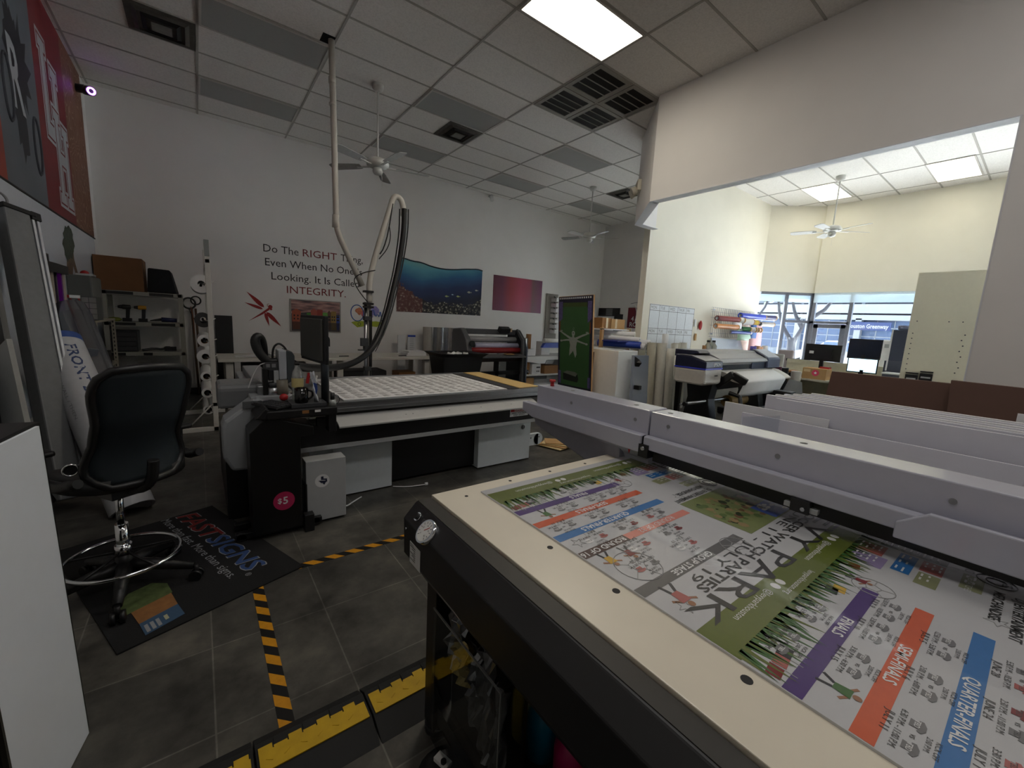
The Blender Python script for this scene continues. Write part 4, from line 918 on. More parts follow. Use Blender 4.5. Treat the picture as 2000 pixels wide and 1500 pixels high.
t = T('sensor_jar', 'small clear cylinder with a looped black wire at the console corner', 'jar', (.70,2.90,.846)); MB().cyl((.695,2.885,.846),(.695,2.885,.885),.022,clear('jar_glass',(210,214,212),.25,.05,.7)).build('body', t); MB().cyl((.695,2.885,.885),(.695,2.885,.93),.014,BLACK).build('cap', t)
MB().tube([(.705,2.885,.92),(.735,2.885,.91),(.74,2.885,.87),(.715,2.885,.85)],.002,CABLE,5,smooth_path=2).build('wire', t)
one(MB().cyl((.60,3.12,.847),(.645,3.1,1.02),.006,WHITE), 'white_stick', 'thin white stick leaning behind the plastic bag on the console', 'stick')
m = MB(); m.blob((.44,3.13,.875),.028,RED,(1,1,.9)); m.tube([(.46,3.12,.87),(.52,3.16,.90)],.006,LGREY,6); one(m, 'red_knob_tool', 'small tool with a red knob lying behind the keyboard', 'tool')

# ================================================================ PIPE FROM CEILING, POST AND BOOM
PIPE = mat('pvc_pipe', (188,184,176), .45, var=.03)
t = T('ceiling_pipe', 'white pipe dropping from a square ceiling hole and bending to the post', 'pipe', (1.6, 5.32, 2.0))
MB().tube([(1.32,5.32,CZ+.05),(1.35,5.32,2.52),(1.36,5.32,2.44),(1.40,5.34,2.34),(1.665,5.375,1.82)], .034, PIPE, 14).build('run', t)
m = MB(); m.cyl((1.322,5.32,4.0),(1.322,5.32,4.06),.038,PIPE).cyl((1.324,5.32,3.77),(1.324,5.32,3.80),.038,PIPE).cyl((1.34,5.32,2.46),(1.345,5.32,2.60),.038,PIPE); m.build('coupling', t)
m = MB(); m.box(1.22,5.25,CZ-.004,1.37,5.42,CZ-.001,mat('hole_black',(6,6,6),1.)); o = one(m, 'ceiling_hole', 'square black hole cut in the ceiling tile around the pipe', 'hole')
bp_ = T('boom_post', 'aluminium post with a curved boom carrying black hoses over the cutter', 'boom', (1.72, 5.32, 0))
m = MB(); m.cyl((1.69,5.32,.02),(1.69,5.32,1.62),.022,ALU).cyl((1.735,5.32,.02),(1.735,5.32,1.84),.024,PIPE); m.build('mast', bp_)
MB().lathe([(0,0),(.22,0),(.22,.02),(.05,.04),(0,.04)],(1.71,5.32,0),DKGREY).build('base', bp_)
m = MB(); m.tube([(1.735,5.32,1.60),(1.735,5.32,1.90),(1.82,5.32,2.24),(2.00,5.32,2.82),(2.03,5.32,2.93),(2.08,5.32,2.97),(2.14,5.32,2.94),(2.175,5.32,2.84),(2.17,5.32,2.74)], .036, PIPE, 12, smooth_path=1); m.build('boom', bp_)
m = MB()
for z in (1.56,1.60,1.75): m.obox((1.715,5.30,z),(.11,.09,.025),BLACK)
for z in (1.42,1.05,.78): m.obox((1.70,5.30,z),(.08,.08,.05),DKGREY)
m.obox((1.66,5.28,1.12),(.09,.05,.10),DKGREY); m.obox((1.64,5.28,1.02),(.11,.05,.012),DKGREY); m.build('clamp', bp_)
m = MB(); m.box(1.725,5.285,.80,1.76,5.30,1.52,BLACKM); m.build('cover_strip', bp_)
HOSE = [(2.175,5.30,2.83),(2.17,5.29,2.55),(2.10,5.27,2.12),(2.00,5.2,1.80),(1.88,5.1,1.45),(1.66,4.9,1.08),(1.35,4.6,.93),(1.0,4.2,.93),(.62,3.6,1.02),(.53,3.36,1.08)]
m = MB(); m.tube(HOSE, .034, CABLE, 10, smooth_path=2); o = one(m, 'suction_hose', 'thick black hose looping from the boom down to the cutting head', 'hose')
for k, (dx, dz, lab) in enumerate(((.055,.02,'thin black cable following the thick hose on its right'),(-.05,-.03,'thin black cable sagging below the thick hose'))):
    m = MB(); m.tube([(x+dx*(1 if i < 6 else .2), y+.03*k, z+dz*(0.2 if i < 2 else 1.)) for i, (x,y,z) in enumerate(HOSE)], .009, CABLE, 6, smooth_path=2); one(m, 'hose_cable', lab, 'cable')
m = MB(); m.tube([(2.02,5.29,2.86),(1.96,5.28,2.5),(1.90,5.27,2.3),(1.85,5.27,2.22)], .008, CABLE, 6, smooth_path=1); m.tube([(1.97,5.28,2.6),(1.99,5.27,2.45),(1.95,5.27,2.3),(1.84,5.27,2.16)], .006, CABLE, 6, smooth_path=2)
one(m, 'boom_cable', 'loose black cables looped along the left leg of the boom', 'cable')
m = MB(); m.tube([(1.80,5.29,2.02),(1.66,5.27,1.98),(1.52,5.26,1.9),(1.56,5.26,1.78),(1.70,5.28,1.62)], .006, CABLE, 6, smooth_path=2); m.tube([(1.80,5.28,1.0),(1.90,5.28,1.2),(1.88,5.28,1.42)], .005, CABLE, 6, smooth_path=2); m.tube([(1.735,5.28,1.0),(1.74,5.28,.85),(1.735,5.29,.3)], .008, CABLE, 6); one(m, 'post_cable', 'black cable loop tied around the post below the bent pipe', 'cable')

# ================================================================ BACK WORK TABLE AND WHAT IS ON AND BEHIND IT
TTOP = mat('worktop_white', (196,192,184), .5, var=.04); TLEG = mat('painted_leg', (190,187,180), .55)
wt = T('work_table', 'long white work table against the back wall under the wall quote', 'table', (1.8, 7.5, 0))
MB().box(.19, 7.05, .695, 3.52, 7.95, .74, TTOP).build('tabletop', wt, .004)
for x in (.28, 1.8, 3.36):
    for y in (7.12, 7.85): MB().box(x, y, 0, x+.09, y+.06, .695, TLEG).build('leg', wt)
MB().box(.3, 7.2, .18, 3.4, 7.85, .20, TLEG).build('lower_shelf', wt)
for x0_, x1_, lab, c_ in ((.95,1.35,'grey drawer cabinet under the left of the long work table',LGREY),(.50,.78,'dark bin under the left end of the long work table',BLACK)):
    one(MB().box(x0_,7.25,.201,x1_,7.75,.66,c_), 'storage_cabinet', lab, 'cabinet', bevel=.01)
one(MB().box(2.95,7.35,.201,3.28,7.7,.43,KRAFT), 'cardboard_box', 'small cardboard box under the right end of the work table', 'box', bevel=.004)
one(MB().box(1.9,7.3,.201,2.7,7.8,.48,mat('dark_tub',(28,28,30),.6)), 'storage_tub', 'dark tub in the shadow under the work table', 'tub', bevel=.02)
m = MB(); 
for k in range(4):
    m.obox((.62+.05*k,7.45+.1*(k%2),.742+.004*k),(.42,.3,.003),PAPER,.2*k)
one(m, 'paper_stack', 'loose white sheets at the left end of the work table', 'paper')
m = MB(); n = 8
for i in range(n): 
    a0, a1 = i/n, (i+1)/n; f = lambda a: (.70+.32*a, 7.35, .745+.16*(1-a)**2)
    p, q = f(a0), f(a1); m.face([p,q,(q[0],7.65,q[2]),(p[0],7.65,p[2])], PAPER, True)
one(m, 'curled_sheet', 'curled white sheet rising from the papers on the work table', 'paper', solid=.002)
for x, lab in ((1.95,'thin black pen-like tool on the table behind the monitor'),(3.0,'thin black tool near the right end of the work table')):
    one(MB().obox((x,7.3,.747),(.16,.02,.012),BLACK,.1), 'hand_tool', lab, 'tool')
m = MB()
for k in range(3): m.obox((3.27,7.45,.756+.030*k),(.40-.02*k,.32,.028),FOAM,.05*k)
one(m, 'foam_block_stack', 'stack of white foam blocks at the right end of the work table', 'foam blocks')
for i, (x, h_, c_, lab) in enumerate(((3.40,.36,FOAM,'white foam slab leaning at the wall left of the blue-topped one'),(3.62,.37,None,'white panel with a blue top edge leaning behind the table'))):
    m = MB(); m.obox((x,8.35,.36+h_/2),(.17,.03,h_+.72),FOAM)
    if c_ is None: m.obox((x,8.333,1.065),(.17,.004,.04),BLUE)
    if c_ is None:
        for k in range(12): m.obox((x,8.334,1.02-.04*k),(.09,.003,.008),GREY)
    one(m, 'leaning_panel', lab, 'panel')
t = T('tall_tube', 'tall pale cardboard tube standing right of the leaning panels', 'tube', (3.97,8.3,0)); MB().pipe((3.97,8.3,0),(3.97,8.3,1.27),.10,.085,mat('tube_pale',(172,168,160),.6)).build('tube', t)
for i, (x, c_, lab) in enumerate(((4.22,FILM,'wide clear plastic roll standing left of the laminator, first of three'),(4.50,clear('film_bright',(225,230,240),.5,.12,.8),'shiny clear plastic roll standing in the middle of the three'),(4.75,FILM,'clear plastic roll standing closest to the laminator'))):
    t = T('film_roll', lab, 'roll', (x,8.25,0), 'clear rolls left of the laminator'); MB().pipe((x,8.25,0),(x,8.25,1.27),.125,.05,c_,KRAFTL,24).build('film', t)
# ================================================================ LAMINATOR
lm = T('laminator', 'big grey roll laminator with a red roller', 'laminator', (4.7,6.6,0)); LX0, LX1, LY = 3.88, 5.22, 6.5
GL = mat('laminator_grey', (86,87,90), .5)
for xa, xb in ((LX0-.06,LX0+.05),(LX1-.09,LX1)):
    m = MB(); m.prism([(6.35,.20),(6.95,.20),(6.95,1.22),(6.90,1.30),(6.62,1.32),(6.42,1.12),(6.35,.9)], 'x', xa, xb, GL if xa < 4 else mat('laminator_navy',(34,38,46),.35)); m.build('side_cabinet', lm, .02)
m = MB(); m.prism([(6.34,.22),(6.42,.22),(6.42,1.1),(6.62,1.31),(6.58,1.335),(6.36,1.13)], 'x', LX1-.13, LX1-.09, GL); m.build('side_frame', lm, .004)
m = MB(); m.box(LX1-.035,6.338,.24,LX1-.008,6.349,1.0,mat('navy_glint',(170,180,205),.18,.9)); m.build('glint_strip', lm)  # bright strip stands in for the reflection on the curved navy front
m = MB(); m.prism([(6.60,1.315),(6.95,1.30),(6.95,1.20),(6.62,1.215)], 'x', LX0+.05, LX1-.13, GL); m.build('top_cover', lm, .01)
MB().cyl((LX0+.12,6.62,1.115),(LX1-.13,6.62,1.115),.055,mat('film_grey',(150,150,154),.3)).build('film_roll', lm); MB().cyl((LX0+.05,6.62,1.115),(LX0+.14,6.62,1.115),.035,BLACK).build('roll_core', lm)
MB().cyl((LX0+.2,6.54,1.0),(LX1-.13,6.54,1.0),.055,mat('film_violet',(176,178,204),.25)).build('film_roll', lm); MB().cyl((LX0+.1,6.54,1.0),(LX0+.2,6.54,1.0),.03,BLACK).build('roll_core', lm)
MB().cyl((LX0+.05,6.47,.915),(LX1-.13,6.47,.915),.055,mat('roller_red',(132,22,26),.45)).build('laminating_roller', lm)
m = MB(); m.prism([(6.20,.79),(6.42,.83),(6.42,.855),(6.20,.82)], 'x', LX0+.0, LX1-.13, GL); m.build('feed_table', lm, .01)
MB().box(LX0+.05,6.42,.70,LX1-.1,6.6,.78,mat('laminator_maroon',(58,40,42),.5)).build('lower_beam', lm, .01)
m = MB(); m.box(LX0,6.4,.45,LX1-.09,6.46,.52,BLACK).box(LX0,6.4,.22,LX1-.09,6.9,.30,DKGREY).box(4.48,6.4,.3,4.56,6.46,.72,BLACK); m.build('stand', lm)
m = MB(); m.obox((4.72,6.50,1.31),(.24,.10,.10),BLACK,0,.5); m.build('control_panel', lm, .008)
m = MB(); m.obox((4.66,6.447,1.318),(.085,.004,.06),mat('button_grey',(74,76,80),.4),0,.5); m.obox((4.78,6.447,1.318),(.085,.004,.06),_M['button_grey'],0,.5); m.build('button', lm)
MB().obox((4.88,6.52,1.31),(.06,.06,.07),mat('tape_tan',(170,140,104),.6),.4).build('tape_piece', lm)
for x, y, z in ((LX0+.02,6.36,1.05),(LX1+.02,6.5,.9),(LX1+.02,6.44,.48)): MB().cyl((x,y,z),(x+.07 if x > 5 else x-.0,y-(.05 if x < 5 else 0),z),.05,BLACK).build('knob', lm)
for x in (LX0,LX1-.05):
    for y in (6.4,6.88): MB().cyl((x,y,.0),(x,y,.2),.035,BLACK).build('caster', lm)
m = MB(); m.obox((4.72,6.30,.86),(.18,.10,.012),KRAFTL).obox((4.76,6.32,.845),(.30,.12,.012),mat('dark_folder',(62,56,52),.6)); one(m, 'folder_stack', 'dark folder with a pale card lying on the laminator feed table', 'folder')
m = MB()
for k in range(3):
    m.obox((4.05+.25*k,7.3,1.34),(.2,.1,.03),FILM,.2)
# trash bin
tb = T('trash_bin', 'black wheeled trash bin full of white scraps beside the laminator', 'bin', (3.42,6.0,0))
m = MB(); n = 0; X0, X1, Y0, Y1 = 3.02, 3.80, 5.75, 6.3
def ringq(f, z): return [(X0+f,Y0+f,z),(X1-f,Y0+f,z),(X1-f,Y1-f,z),(X0+f,Y1-f,z)]
R0, R1, R2, R3 = ringq(.12,.06), ringq(.02,.86), ringq(-.05,.92), ringq(.03,.90)
for A_, B_ in ((R0,R1),(R1,R2),(R2,R3),(R3,ringq(.13,.3))):
    for k in range(4): m.face([A_[k],A_[(k+1)%4],B_[(k+1)%4],B_[k]], BLACK)
m.face(R0, BLACK); m.build('body', tb, .015)
for k in range(4):
    x = (X0+.15, X1-.15)[k%2]; y = (Y0+.15, Y1-.15)[k//2]; MB().cyl((x-.02,y,.04),(x+.02,y,.04),.04,BLACK).build('wheel', tb)
rnd = random.Random(4)
m = MB()
for k in range(26):
    s_ = rnd.uniform(.04,.10); m.obox((rnd.uniform(X0+.14,X1-.14),rnd.uniform(Y0+.14,Y1-.14),.86+rnd.uniform(-.04,.05)),(s_,s_*.6,.03),PAPER,rnd.uniform(0,3),rnd.uniform(-.6,.6),rnd.uniform(-.6,.6))
one(m, 'paper_scraps', 'heap of white paper scraps filling the black bin', 'paper scraps', kind='stuff')
# second work table right of the laminator
w2 = T('work_table', 'grey-topped work table with open shelves right of the laminator', 'table', (6.3,7.4,0))
MB().box(5.45, 6.95, .70, 7.9, 7.75, .745, mat('worktop_grey',(158,158,162),.35)).build('tabletop', w2, .004)
MB().box(5.45,6.94,.665,7.9,6.96,.745,WHITE).build('front_edge', w2)
for x in (5.47,7.0,7.82): MB().box(x,6.97,0,x+.06,7.7,.70,WHITE).build('leg', w2)
for z in (.30,.06): MB().box(5.47,6.97,z,7.85,7.7,z+.03,WHITE).build('shelf', w2)
for (xa,xb,za,zb,c_,lab) in ((5.58,5.85,.331,.60,KRAFT,'brown carton at the left of the upper open shelf'),(5.92,6.18,.331,.56,FOAM,'white printed carton with slots in the open shelf'),(6.3,6.75,.331,.52,KRAFT,'brown carton at the right of the upper open shelf'),(5.58,6.0,.091,.25,KRAFTL,'light cardboard box on the bottom shelf of the grey table')):
    m = MB(); m.box(xa,7.02,za,xb,7.4,zb,c_)
    if c_ is FOAM:
        m.box(xa+.13,7.017,zb-.09,xb-.02,7.0205,zb-.06,INKBLK)
        for k in range(2): m.box(xa+.14+.05*k,7.017,za+.05,xa+.17+.05*k,7.0205,za+.08,INKBLK)
    one(m, 'cardboard_box', lab, 'box', bevel=.004)
m = MB(); m.obox((6.45,7.03,.60),(.22,.02,.10),FOAM,.0,.5); one(m, 'white_flap_card', 'white card flap sticking out above the open shelf', 'card')
one(MB().obox((5.86,7.1,.82),(.32,.12,.145),FOAM,.05), 'white_box', 'low white box lying on the grey-topped table', 'box', bevel=.004)
t = T('film_roll', 'short shiny film roll standing on the grey-topped table', 'roll', (5.9,7.5,.746)); MB().pipe((5.95,7.5,.746),(5.95,7.5,1.12),.16,.04,clear('film_smoke',(180,178,172),.5,.12,.55),KRAFTL,24).build('film', t)
one(MB().obox((6.25,7.6,.98),(.12,.05,.46),KRAFT), 'kraft_panel', 'narrow brown board standing behind the short film roll', 'board')
t = T('blue_roll', 'white roll with blue paper ends lying on the grey-topped table', 'roll', (6.6,7.3,.9))
m = MB(); m.obox((6.5,7.35,.90),(.26,.2,.31),FOAM); m.build('box', t); MB().cyl((6.38,7.2,1.08),(6.9,7.2,1.08),.055,PAPER).build('roll', t)
MB().hexa([(6.32,7.15,.92),(6.9,7.15,.92),(6.9,7.24,.92),(6.32,7.24,.92),(6.40,7.15,1.03),(6.9,7.15,1.05),(6.9,7.24,1.05),(6.40,7.24,1.03)], BLUE).build('wrapper', t)
# wall pocket rack
t = T('wall_rack', 'tall grey wall rack of small shelves between the magenta print and the green poster', 'rack', (7.85,8.55,1.1))
MB().box(7.66,8.62,1.05,8.08,8.655,2.30,mat('pegboard_grey',(150,146,140),.7)).build('back', t)
for k in range(7):
    z = 1.22+.145*k; o = MB().box(7.82,8.40,z,8.1,8.62,z+.10,PAPER).build('bin', t); MB().tube([(7.74,8.42,z+.13),(7.80,8.42,z+.10),(7.82,8.5,z+.10)],.008,BLACK,6).build('hook', o)

# ================================================================ WALL GRAPHICS (BACK WALL)
YW = YB-.004
RT, UPZ = (1,0,0), (0,0,1)
q = T('wall_lettering', 'vinyl wall quote ending in the word INTEGRITY', 'wall lettering', (1.8,YB,1.8))
TK = mat('vinyl_charcoal', (44,42,42), .6); TR = mat('vinyl_red', (126,34,36), .6)
for segs in ([('Do The',.97,1.53,2.475,.135,TK),('RIGHT',1.60,2.20,2.475,.135,TR),('Thing,',2.27,2.69,2.475,.135,TK)], [('Even When No One Is',.99,2.68,2.24,.135,TK)], [('Looking. It Is Called',1.08,2.62,2.005,.135,TK)], [('INTEGRITY.',1.32,2.36,1.785,.135,TR)]):
    for s_, a, b_, z, h_, c_ in segs:
        m = MB(); m.text(s_, h_, (a,YW,z), RT, UPZ, c_, b_-a)
        if s_ in ('RIGHT','INTEGRITY.'):   # slab feet of the serif capitals
            n = len(s_.rstrip('.')); 
        m.build('text_line', q, recalc=False)
def flat(pts, c, y=YW): m.face([(p[0], y, p[1]) for p in pts], c)
m = MB(); DR = mat('dragonfly_red', (150,30,28), .6)
def wing(a, b, w_, c):
    a = Vector((a[0],a[1])); b = Vector((b[0],b[1])); d = b-a; n = Vector((-d.y,d.x)).normalized()*w_
    pts = [a+d*t+n*math.sin(PI*t**.6)*1.0 for t in [k/10 for k in range(11)]]+[a+d*t-n*math.sin(PI*t**.6)*1.0 for t in [k/10 for k in range(9,0,-1)]]
    flat([(p.x,p.y) for p in pts], c)
wing((.95,1.50),(.69,1.76),.035,DR); wing((.93,1.47),(.655,1.57),.025,DR); wing((.98,1.42),(1.21,1.17),.035,DR); wing((.96,1.41),(1.02,1.17),.025,DR)
flat([(.70,1.245),(.90,1.40),(1.02,1.50),(1.04,1.49),(1.03,1.46),(.93,1.38)], DR)
m.disc((1.045,YW-.0005,1.515),(0,-1,0),.035,DR,16); m.disc((1.055,YW-.0007,1.475),(0,-1,0),.02,DR,12); m.tube([(1.0,YW,1.52),(1.0,YW,1.56),(1.03,YW,1.57)],.004,DR,5)
one(m, 'dragonfly_decal', 'red dragonfly decal on the wall left of the townhouse print', 'wall decal', recalc=False)
# townhouse picture
t = T('wall_print', 'framed print of colourful waterfront houses under a sunset sky', 'picture', (1.8,YB-.02,1.09))
MB().box(1.355,YB-.022,1.085,2.255,YB-.004,1.685,mat('print_border',(150,148,142),.6)).build('mount', t)
def sunset():
    m_, nt, b = nodes_mat('sunset_sky', .5); tc = nt.nodes.new('ShaderNodeTexCoord'); mp = nt.nodes.new('ShaderNodeMapping'); mp.inputs['Scale'].default_value = (1.2,1,9); nt.links.new(tc.outputs['Object'], mp.inputs[0])
    n = nt.nodes.new('ShaderNodeTexNoise'); n.inputs['Scale'].default_value = 2.4; n.inputs['Detail'].default_value = 5; nt.links.new(mp.outputs[0], n.inputs[0])
    r = ramp(nt, [(.35,(66,62,70)),(.5,(150,112,110)),(.62,(190,150,140)),(.75,(92,96,110))], n.outputs[0]); nt.links.new(r.outputs[0], b.inputs['Base Color']); return m_
m = MB(); m.box(1.38,YB-.024,1.10,2.235,YB-.021,1.67,sunset()); yy = YB-.0245
flat([(1.38,1.10),(2.235,1.10),(2.235,1.30),(1.38,1.30)], mat('print_water',(58,50,54),.4,var=.3,scale=30), yy); flat([(1.38,1.42),(1.7,1.46),(2.235,1.43),(2.235,1.30),(1.38,1.30)], mat('print_hill',(64,66,66),.6), yy)
for i, (xa, wd, h_, c_) in enumerate(((1.39,.15,.20,(160,80,52)),(1.55,.09,.13,(40,92,170)),(1.64,.07,.17,(70,140,58)),(1.71,.11,.22,(170,84,66)),(1.82,.10,.24,(150,58,48)),(1.92,.09,.19,(110,170,80)),(2.01,.06,.20,(100,70,58)),(2.07,.10,.22,(140,112,52)),(2.17,.06,.14,(40,66,150)))):
    c = mat('house_%d'%i, c_, .6); flat([(xa,1.27),(xa+wd,1.27),(xa+wd,1.27+h_),(xa+wd/2,1.27+h_+(.04 if i%3==0 else 0.005)),(xa,1.27+h_)], c, yy-.0006); flat([(xa+.01,1.13),(xa+wd-.01,1.13),(xa+wd,1.265),(xa,1.265)], mat('refl_%d'%i, tuple(int(v*.55) for v in c_), .4), yy-.0005)
    for a in (.25,.65):
        for z in (1.31,1.37): flat([(xa+wd*a-.012,z),(xa+wd*a+.012,z),(xa+wd*a+.012,z+.03),(xa+wd*a-.012,z+.03)], INKBLK, yy-.0009)
m.build('image', t, recalc=False)
# ocean mural
def ocean():
    m_, nt, b = nodes_mat('ocean_print', .45); tc = nt.nodes.new('ShaderNodeTexCoord'); s_ = nt.nodes.new('ShaderNodeSeparateXYZ'); nt.links.new(tc.outputs['Generated'], s_.inputs[0]); x, z = s_.outputs['X'], s_.outputs['Z']
    n = nt.nodes.new('ShaderNodeTexNoise'); n.inputs['Scale'].default_value = 4; nt.links.new(tc.outputs['Generated'], n.inputs[0])
    dx = math_n(nt,'ABSOLUTE', math_n(nt,'SUBTRACT', x, .27)); gl = math_n(nt,'SUBTRACT', z, math_n(nt,'MULTIPLY', dx, .35)); gl = math_n(nt,'ADD', gl, math_n(nt,'MULTIPLY', math_n(nt,'SUBTRACT', n.outputs[0], .5), .15))
    base = ramp(nt, [(.12,(14,18,48)),(.42,(22,46,96)),(.62,(40,98,142)),(.80,(84,156,178)),(.94,(120,176,176))], gl)
    mp = nt.nodes.new('ShaderNodeMapping'); mp.inputs['Scale'].default_value = (2.0,1,1.05); nt.links.new(tc.outputs['Generated'], mp.inputs[0])
    v = nt.nodes.new('ShaderNodeTexVoronoi'); v.inputs['Scale'].default_value = 16; nt.links.new(mp.outputs[0], v.inputs[0]); n2 = nt.nodes.new('ShaderNodeTexNoise'); n2.inputs['Scale'].default_value = 30; n2.inputs['Detail'].default_value = 6; nt.links.new(mp.outputs[0], n2.inputs[0])
    cr = ramp(nt, [(.30,(14,14,20)),(.48,(64,58,60)),(.58,(150,140,120)),(.72,(190,186,180))], math_n(nt,'SUBTRACT', math_n(nt,'ADD', n2.outputs[0], .18), math_n(nt,'MULTIPLY', v.outputs['Distance'], .55)))
    hu = mixc(nt, math_n(nt,'MULTIPLY', math_n(nt,'LESS_THAN', x, .28), .45), cr.outputs[0], (128,62,52))
    n3 = nt.nodes.new('ShaderNodeTexNoise'); n3.inputs['Scale'].default_value = 7; n3.inputs['Detail'].default_value = 7; n3.inputs['Roughness'].default_value = .7; nt.links.new(mp.outputs[0], n3.inputs[0])
    hgt = math_n(nt,'ADD', math_n(nt,'ADD', .20, math_n(nt,'MULTIPLY', math_n(nt,'MAXIMUM', math_n(nt,'SUBTRACT', .30, x), 0), 1.3)), math_n(nt,'MULTIPLY', math_n(nt,'MAXIMUM', math_n(nt,'SUBTRACT', x, .82), 0), .9))
    k = math_n(nt,'LESS_THAN', z, math_n(nt,'ADD', hgt, math_n(nt,'MULTIPLY', math_n(nt,'SUBTRACT', n3.outputs[0], .5), .42)))
    nt.links.new(mixc(nt, k, base.outputs[0], hu), b.inputs['Base Color']); return m_
m = MB(); top = [(3.41,2.68),(3.55,2.70),(3.75,2.66),(3.95,2.66),(4.2,2.60),(4.5,2.575),(4.8,2.60),(5.05,2.64),(5.25,2.66),(5.4,2.68),(5.55,2.66)]
OC = ocean(); m.prism([(3.40,1.57)]+[(5.54,1.585)]+[(x,z) for x,z in top[::-1]], 'y', YB-.006, YB-.002, OC)
m.tube([(x,YB-.007,z) for x,z in top], .016, mat('wave_edge',(30,52,66),.3,var=.3), 5, smooth_path=1)
for x, z, s_, c_ in ((5.2,2.12,.06,(150,150,140)),(4.6,1.98,.05,(160,164,110)),(5.4,2.18,.045,(170,170,160)),(4.9,2.0,.05,(60,70,90)),(4.75,2.03,.03,(170,190,210))): flat([(x-s_,z),(x-s_*.3,z+s_*.45),(x+s_*.4,z+s_*.3),(x+s_*.7,z),(x+s_*1.1,z+s_*.3),(x+s_*1.1,z-s_*.3),(x+s_*.7,z),(x+s_*.4,z-s_*.3),(x-s_*.3,z-s_*.4)], mat('fish_%d'%int(s_*1000), c_, .5), YB-.0065)
one(m, 'wall_mural', 'underwater coral reef print with a wavy top edge', 'wall print', recalc=True)
def magenta():
    m_, nt, b = nodes_mat('magenta_print', .4); tc = nt.nodes.new('ShaderNodeTexCoord'); s_ = nt.nodes.new('ShaderNodeSeparateXYZ'); nt.links.new(tc.outputs['Generated'], s_.inputs[0]); x = s_.outputs['X']; z = s_.outputs['Z']
    r1 = ramp(nt, [(0,(84,18,48)),(.18,(96,26,66)),(.34,(150,30,44)),(.55,(178,48,82)),(.74,(150,40,76)),(.80,(92,56,66)),(1,(100,24,84))], x); r2 = ramp(nt, [(0,(150,60,100)),(.5,(150,30,60)),(1,(90,10,40))], z)
    nt.links.new(mixc(nt, .25, r1.outputs[0], r2.outputs[0]), b.inputs['Base Color']); return m_
one(MB().prism([(5.885,1.745),(7.49,1.745),(7.49,2.61),(5.885,2.61)], 'y', YB-.006, YB-.002, magenta()), 'wall_print', 'magenta abstract print right of the reef mural', 'wall print')
# hand-painted style logo: blue loop, orange and violet wash, lime leaf
m = MB(); m.tube([(2.58+.115*math.cos(a)-.05*math.sin(a),YW,1.49+.15*math.sin(a)+.06*math.cos(a)) for a in [2*PI*k/28 for k in range(28)]],.009,mat('logo_blue',(50,100,180),.5),6,closed=True)
WASH = [mat('wash_orange',(206,130,96),.7,var=.3,scale=30),mat('wash_violet',(150,140,196),.7,var=.3,scale=30),mat('wash_red',(200,104,110),.7,var=.3)]
rnd = random.Random(2)
for i, (x,z,r,c_) in enumerate(((2.62,1.53,.08,0),(2.72,1.48,.07,2),(2.92,1.55,.11,1),(2.84,1.45,.07,1))): flat([(x+r*rnd.uniform(.7,1.1)*math.cos(k*PI/8),z+r*rnd.uniform(.7,1.1)*math.sin(k*PI/8)) for k in range(16)], WASH[c_], YW+.0008-.0001*i)
m.tube([(2.80,YW-.001,1.66),(2.84,YW-.001,1.40),(2.90,YW-.001,1.62),(2.95,YW-.001,1.42),(3.0,YW-.001,1.50),(3.03,YW-.001,1.41),(3.05,YW-.001,1.58),(3.08,YW-.001,1.41),(3.12,YW-.001,1.40),(3.14,YW-.001,1.48)],.009,_M['logo_blue'],5,smooth_path=1)
flat([(2.46,1.30),(2.60,1.34),(2.78,1.32),(2.96,1.34),(3.12,1.32),(2.98,1.22),(2.78,1.24),(2.58,1.20)], mat('logo_lime',(164,178,44),.6)); m.tube([(2.62+.03*math.cos(k*PI/6),YW-.001,1.27+.03*math.sin(k*PI/6)) for k in range(12)],.004,TK,4,closed=True)
one(m, 'painted_logo_decal', 'multicoloured loop and lime leaf decal behind the boom post', 'wall decal', recalc=False)

# ================================================================ LEFT WALL
XW = XL+.004
def lw(m, pts, c, x=XW): m.face([(x, p[0], p[1]) for p in pts], c)
m = MB(); m.box(XL,3.0,2.335,XL+.003,5.05,CZ-.01,mat('banner_orange',(150,64,48),.6,var=.1,scale=3)); one(m, 'wall_banner', 'orange-red banner at the very left edge of the photo', 'banner')
m = MB(); m.box(XL,5.05,2.335,XL+.003,6.16,CZ-.01,mat('banner_grey',(98,102,110),.6,var=.15,scale=1.5)); BK = mat('banner_ink',(24,24,32),.6)
rnd = random.Random(8); pts = []
for k in range(40):
    a = 2*PI*k/40; r = (.36+.10*math.sin(3*a+.6))*rnd.uniform(.62,1.12); pts.append((5.62+r*.85*math.cos(a), 3.35+r*1.75*math.sin(a)))
lw(m, pts, BK, XL+.0035); m.text('R', .55, (XL+.0045,5.43,3.02), (0,1,0), (0,0,1), mat('banner_white',(170,172,178),.6), .30, bold=True, shear=-.05)
for cy_, cz_ in ((5.30,3.1),(5.98,2.85)): m.tube([(XL+.004,cy_+.10*math.cos(k*PI/10),cz_+.25*math.sin(k*PI/10)) for k in range(20)],.012,mat('banner_mid',(60,62,70),.6),5,closed=True)
one(m, 'wall_banner', 'grey banner with a dark splash and a white letter', 'banner', recalc=False)
m = MB(); m.box(XL,6.16,2.335,XL+.003,7.35,CZ-.01,mat('banner_red',(118,26,30),.6,var=.06,scale=3)); WB = mat('banner_white',(170,172,178),.6); RB = _M['banner_red']
def blk(rects, c, x):
    for n_, a in enumerate(rects): lw(m, [(a[0],a[1]),(a[2],a[1]),(a[2],a[3]),(a[0],a[3])], c, x+n_*.00005)
U_r = [(6.42,3.22,6.58,3.98),(6.80,3.12,6.96,3.86),(6.42,3.08,6.96,3.26),(6.36,3.88,6.64,4.02),(6.74,3.74,7.02,3.88)]
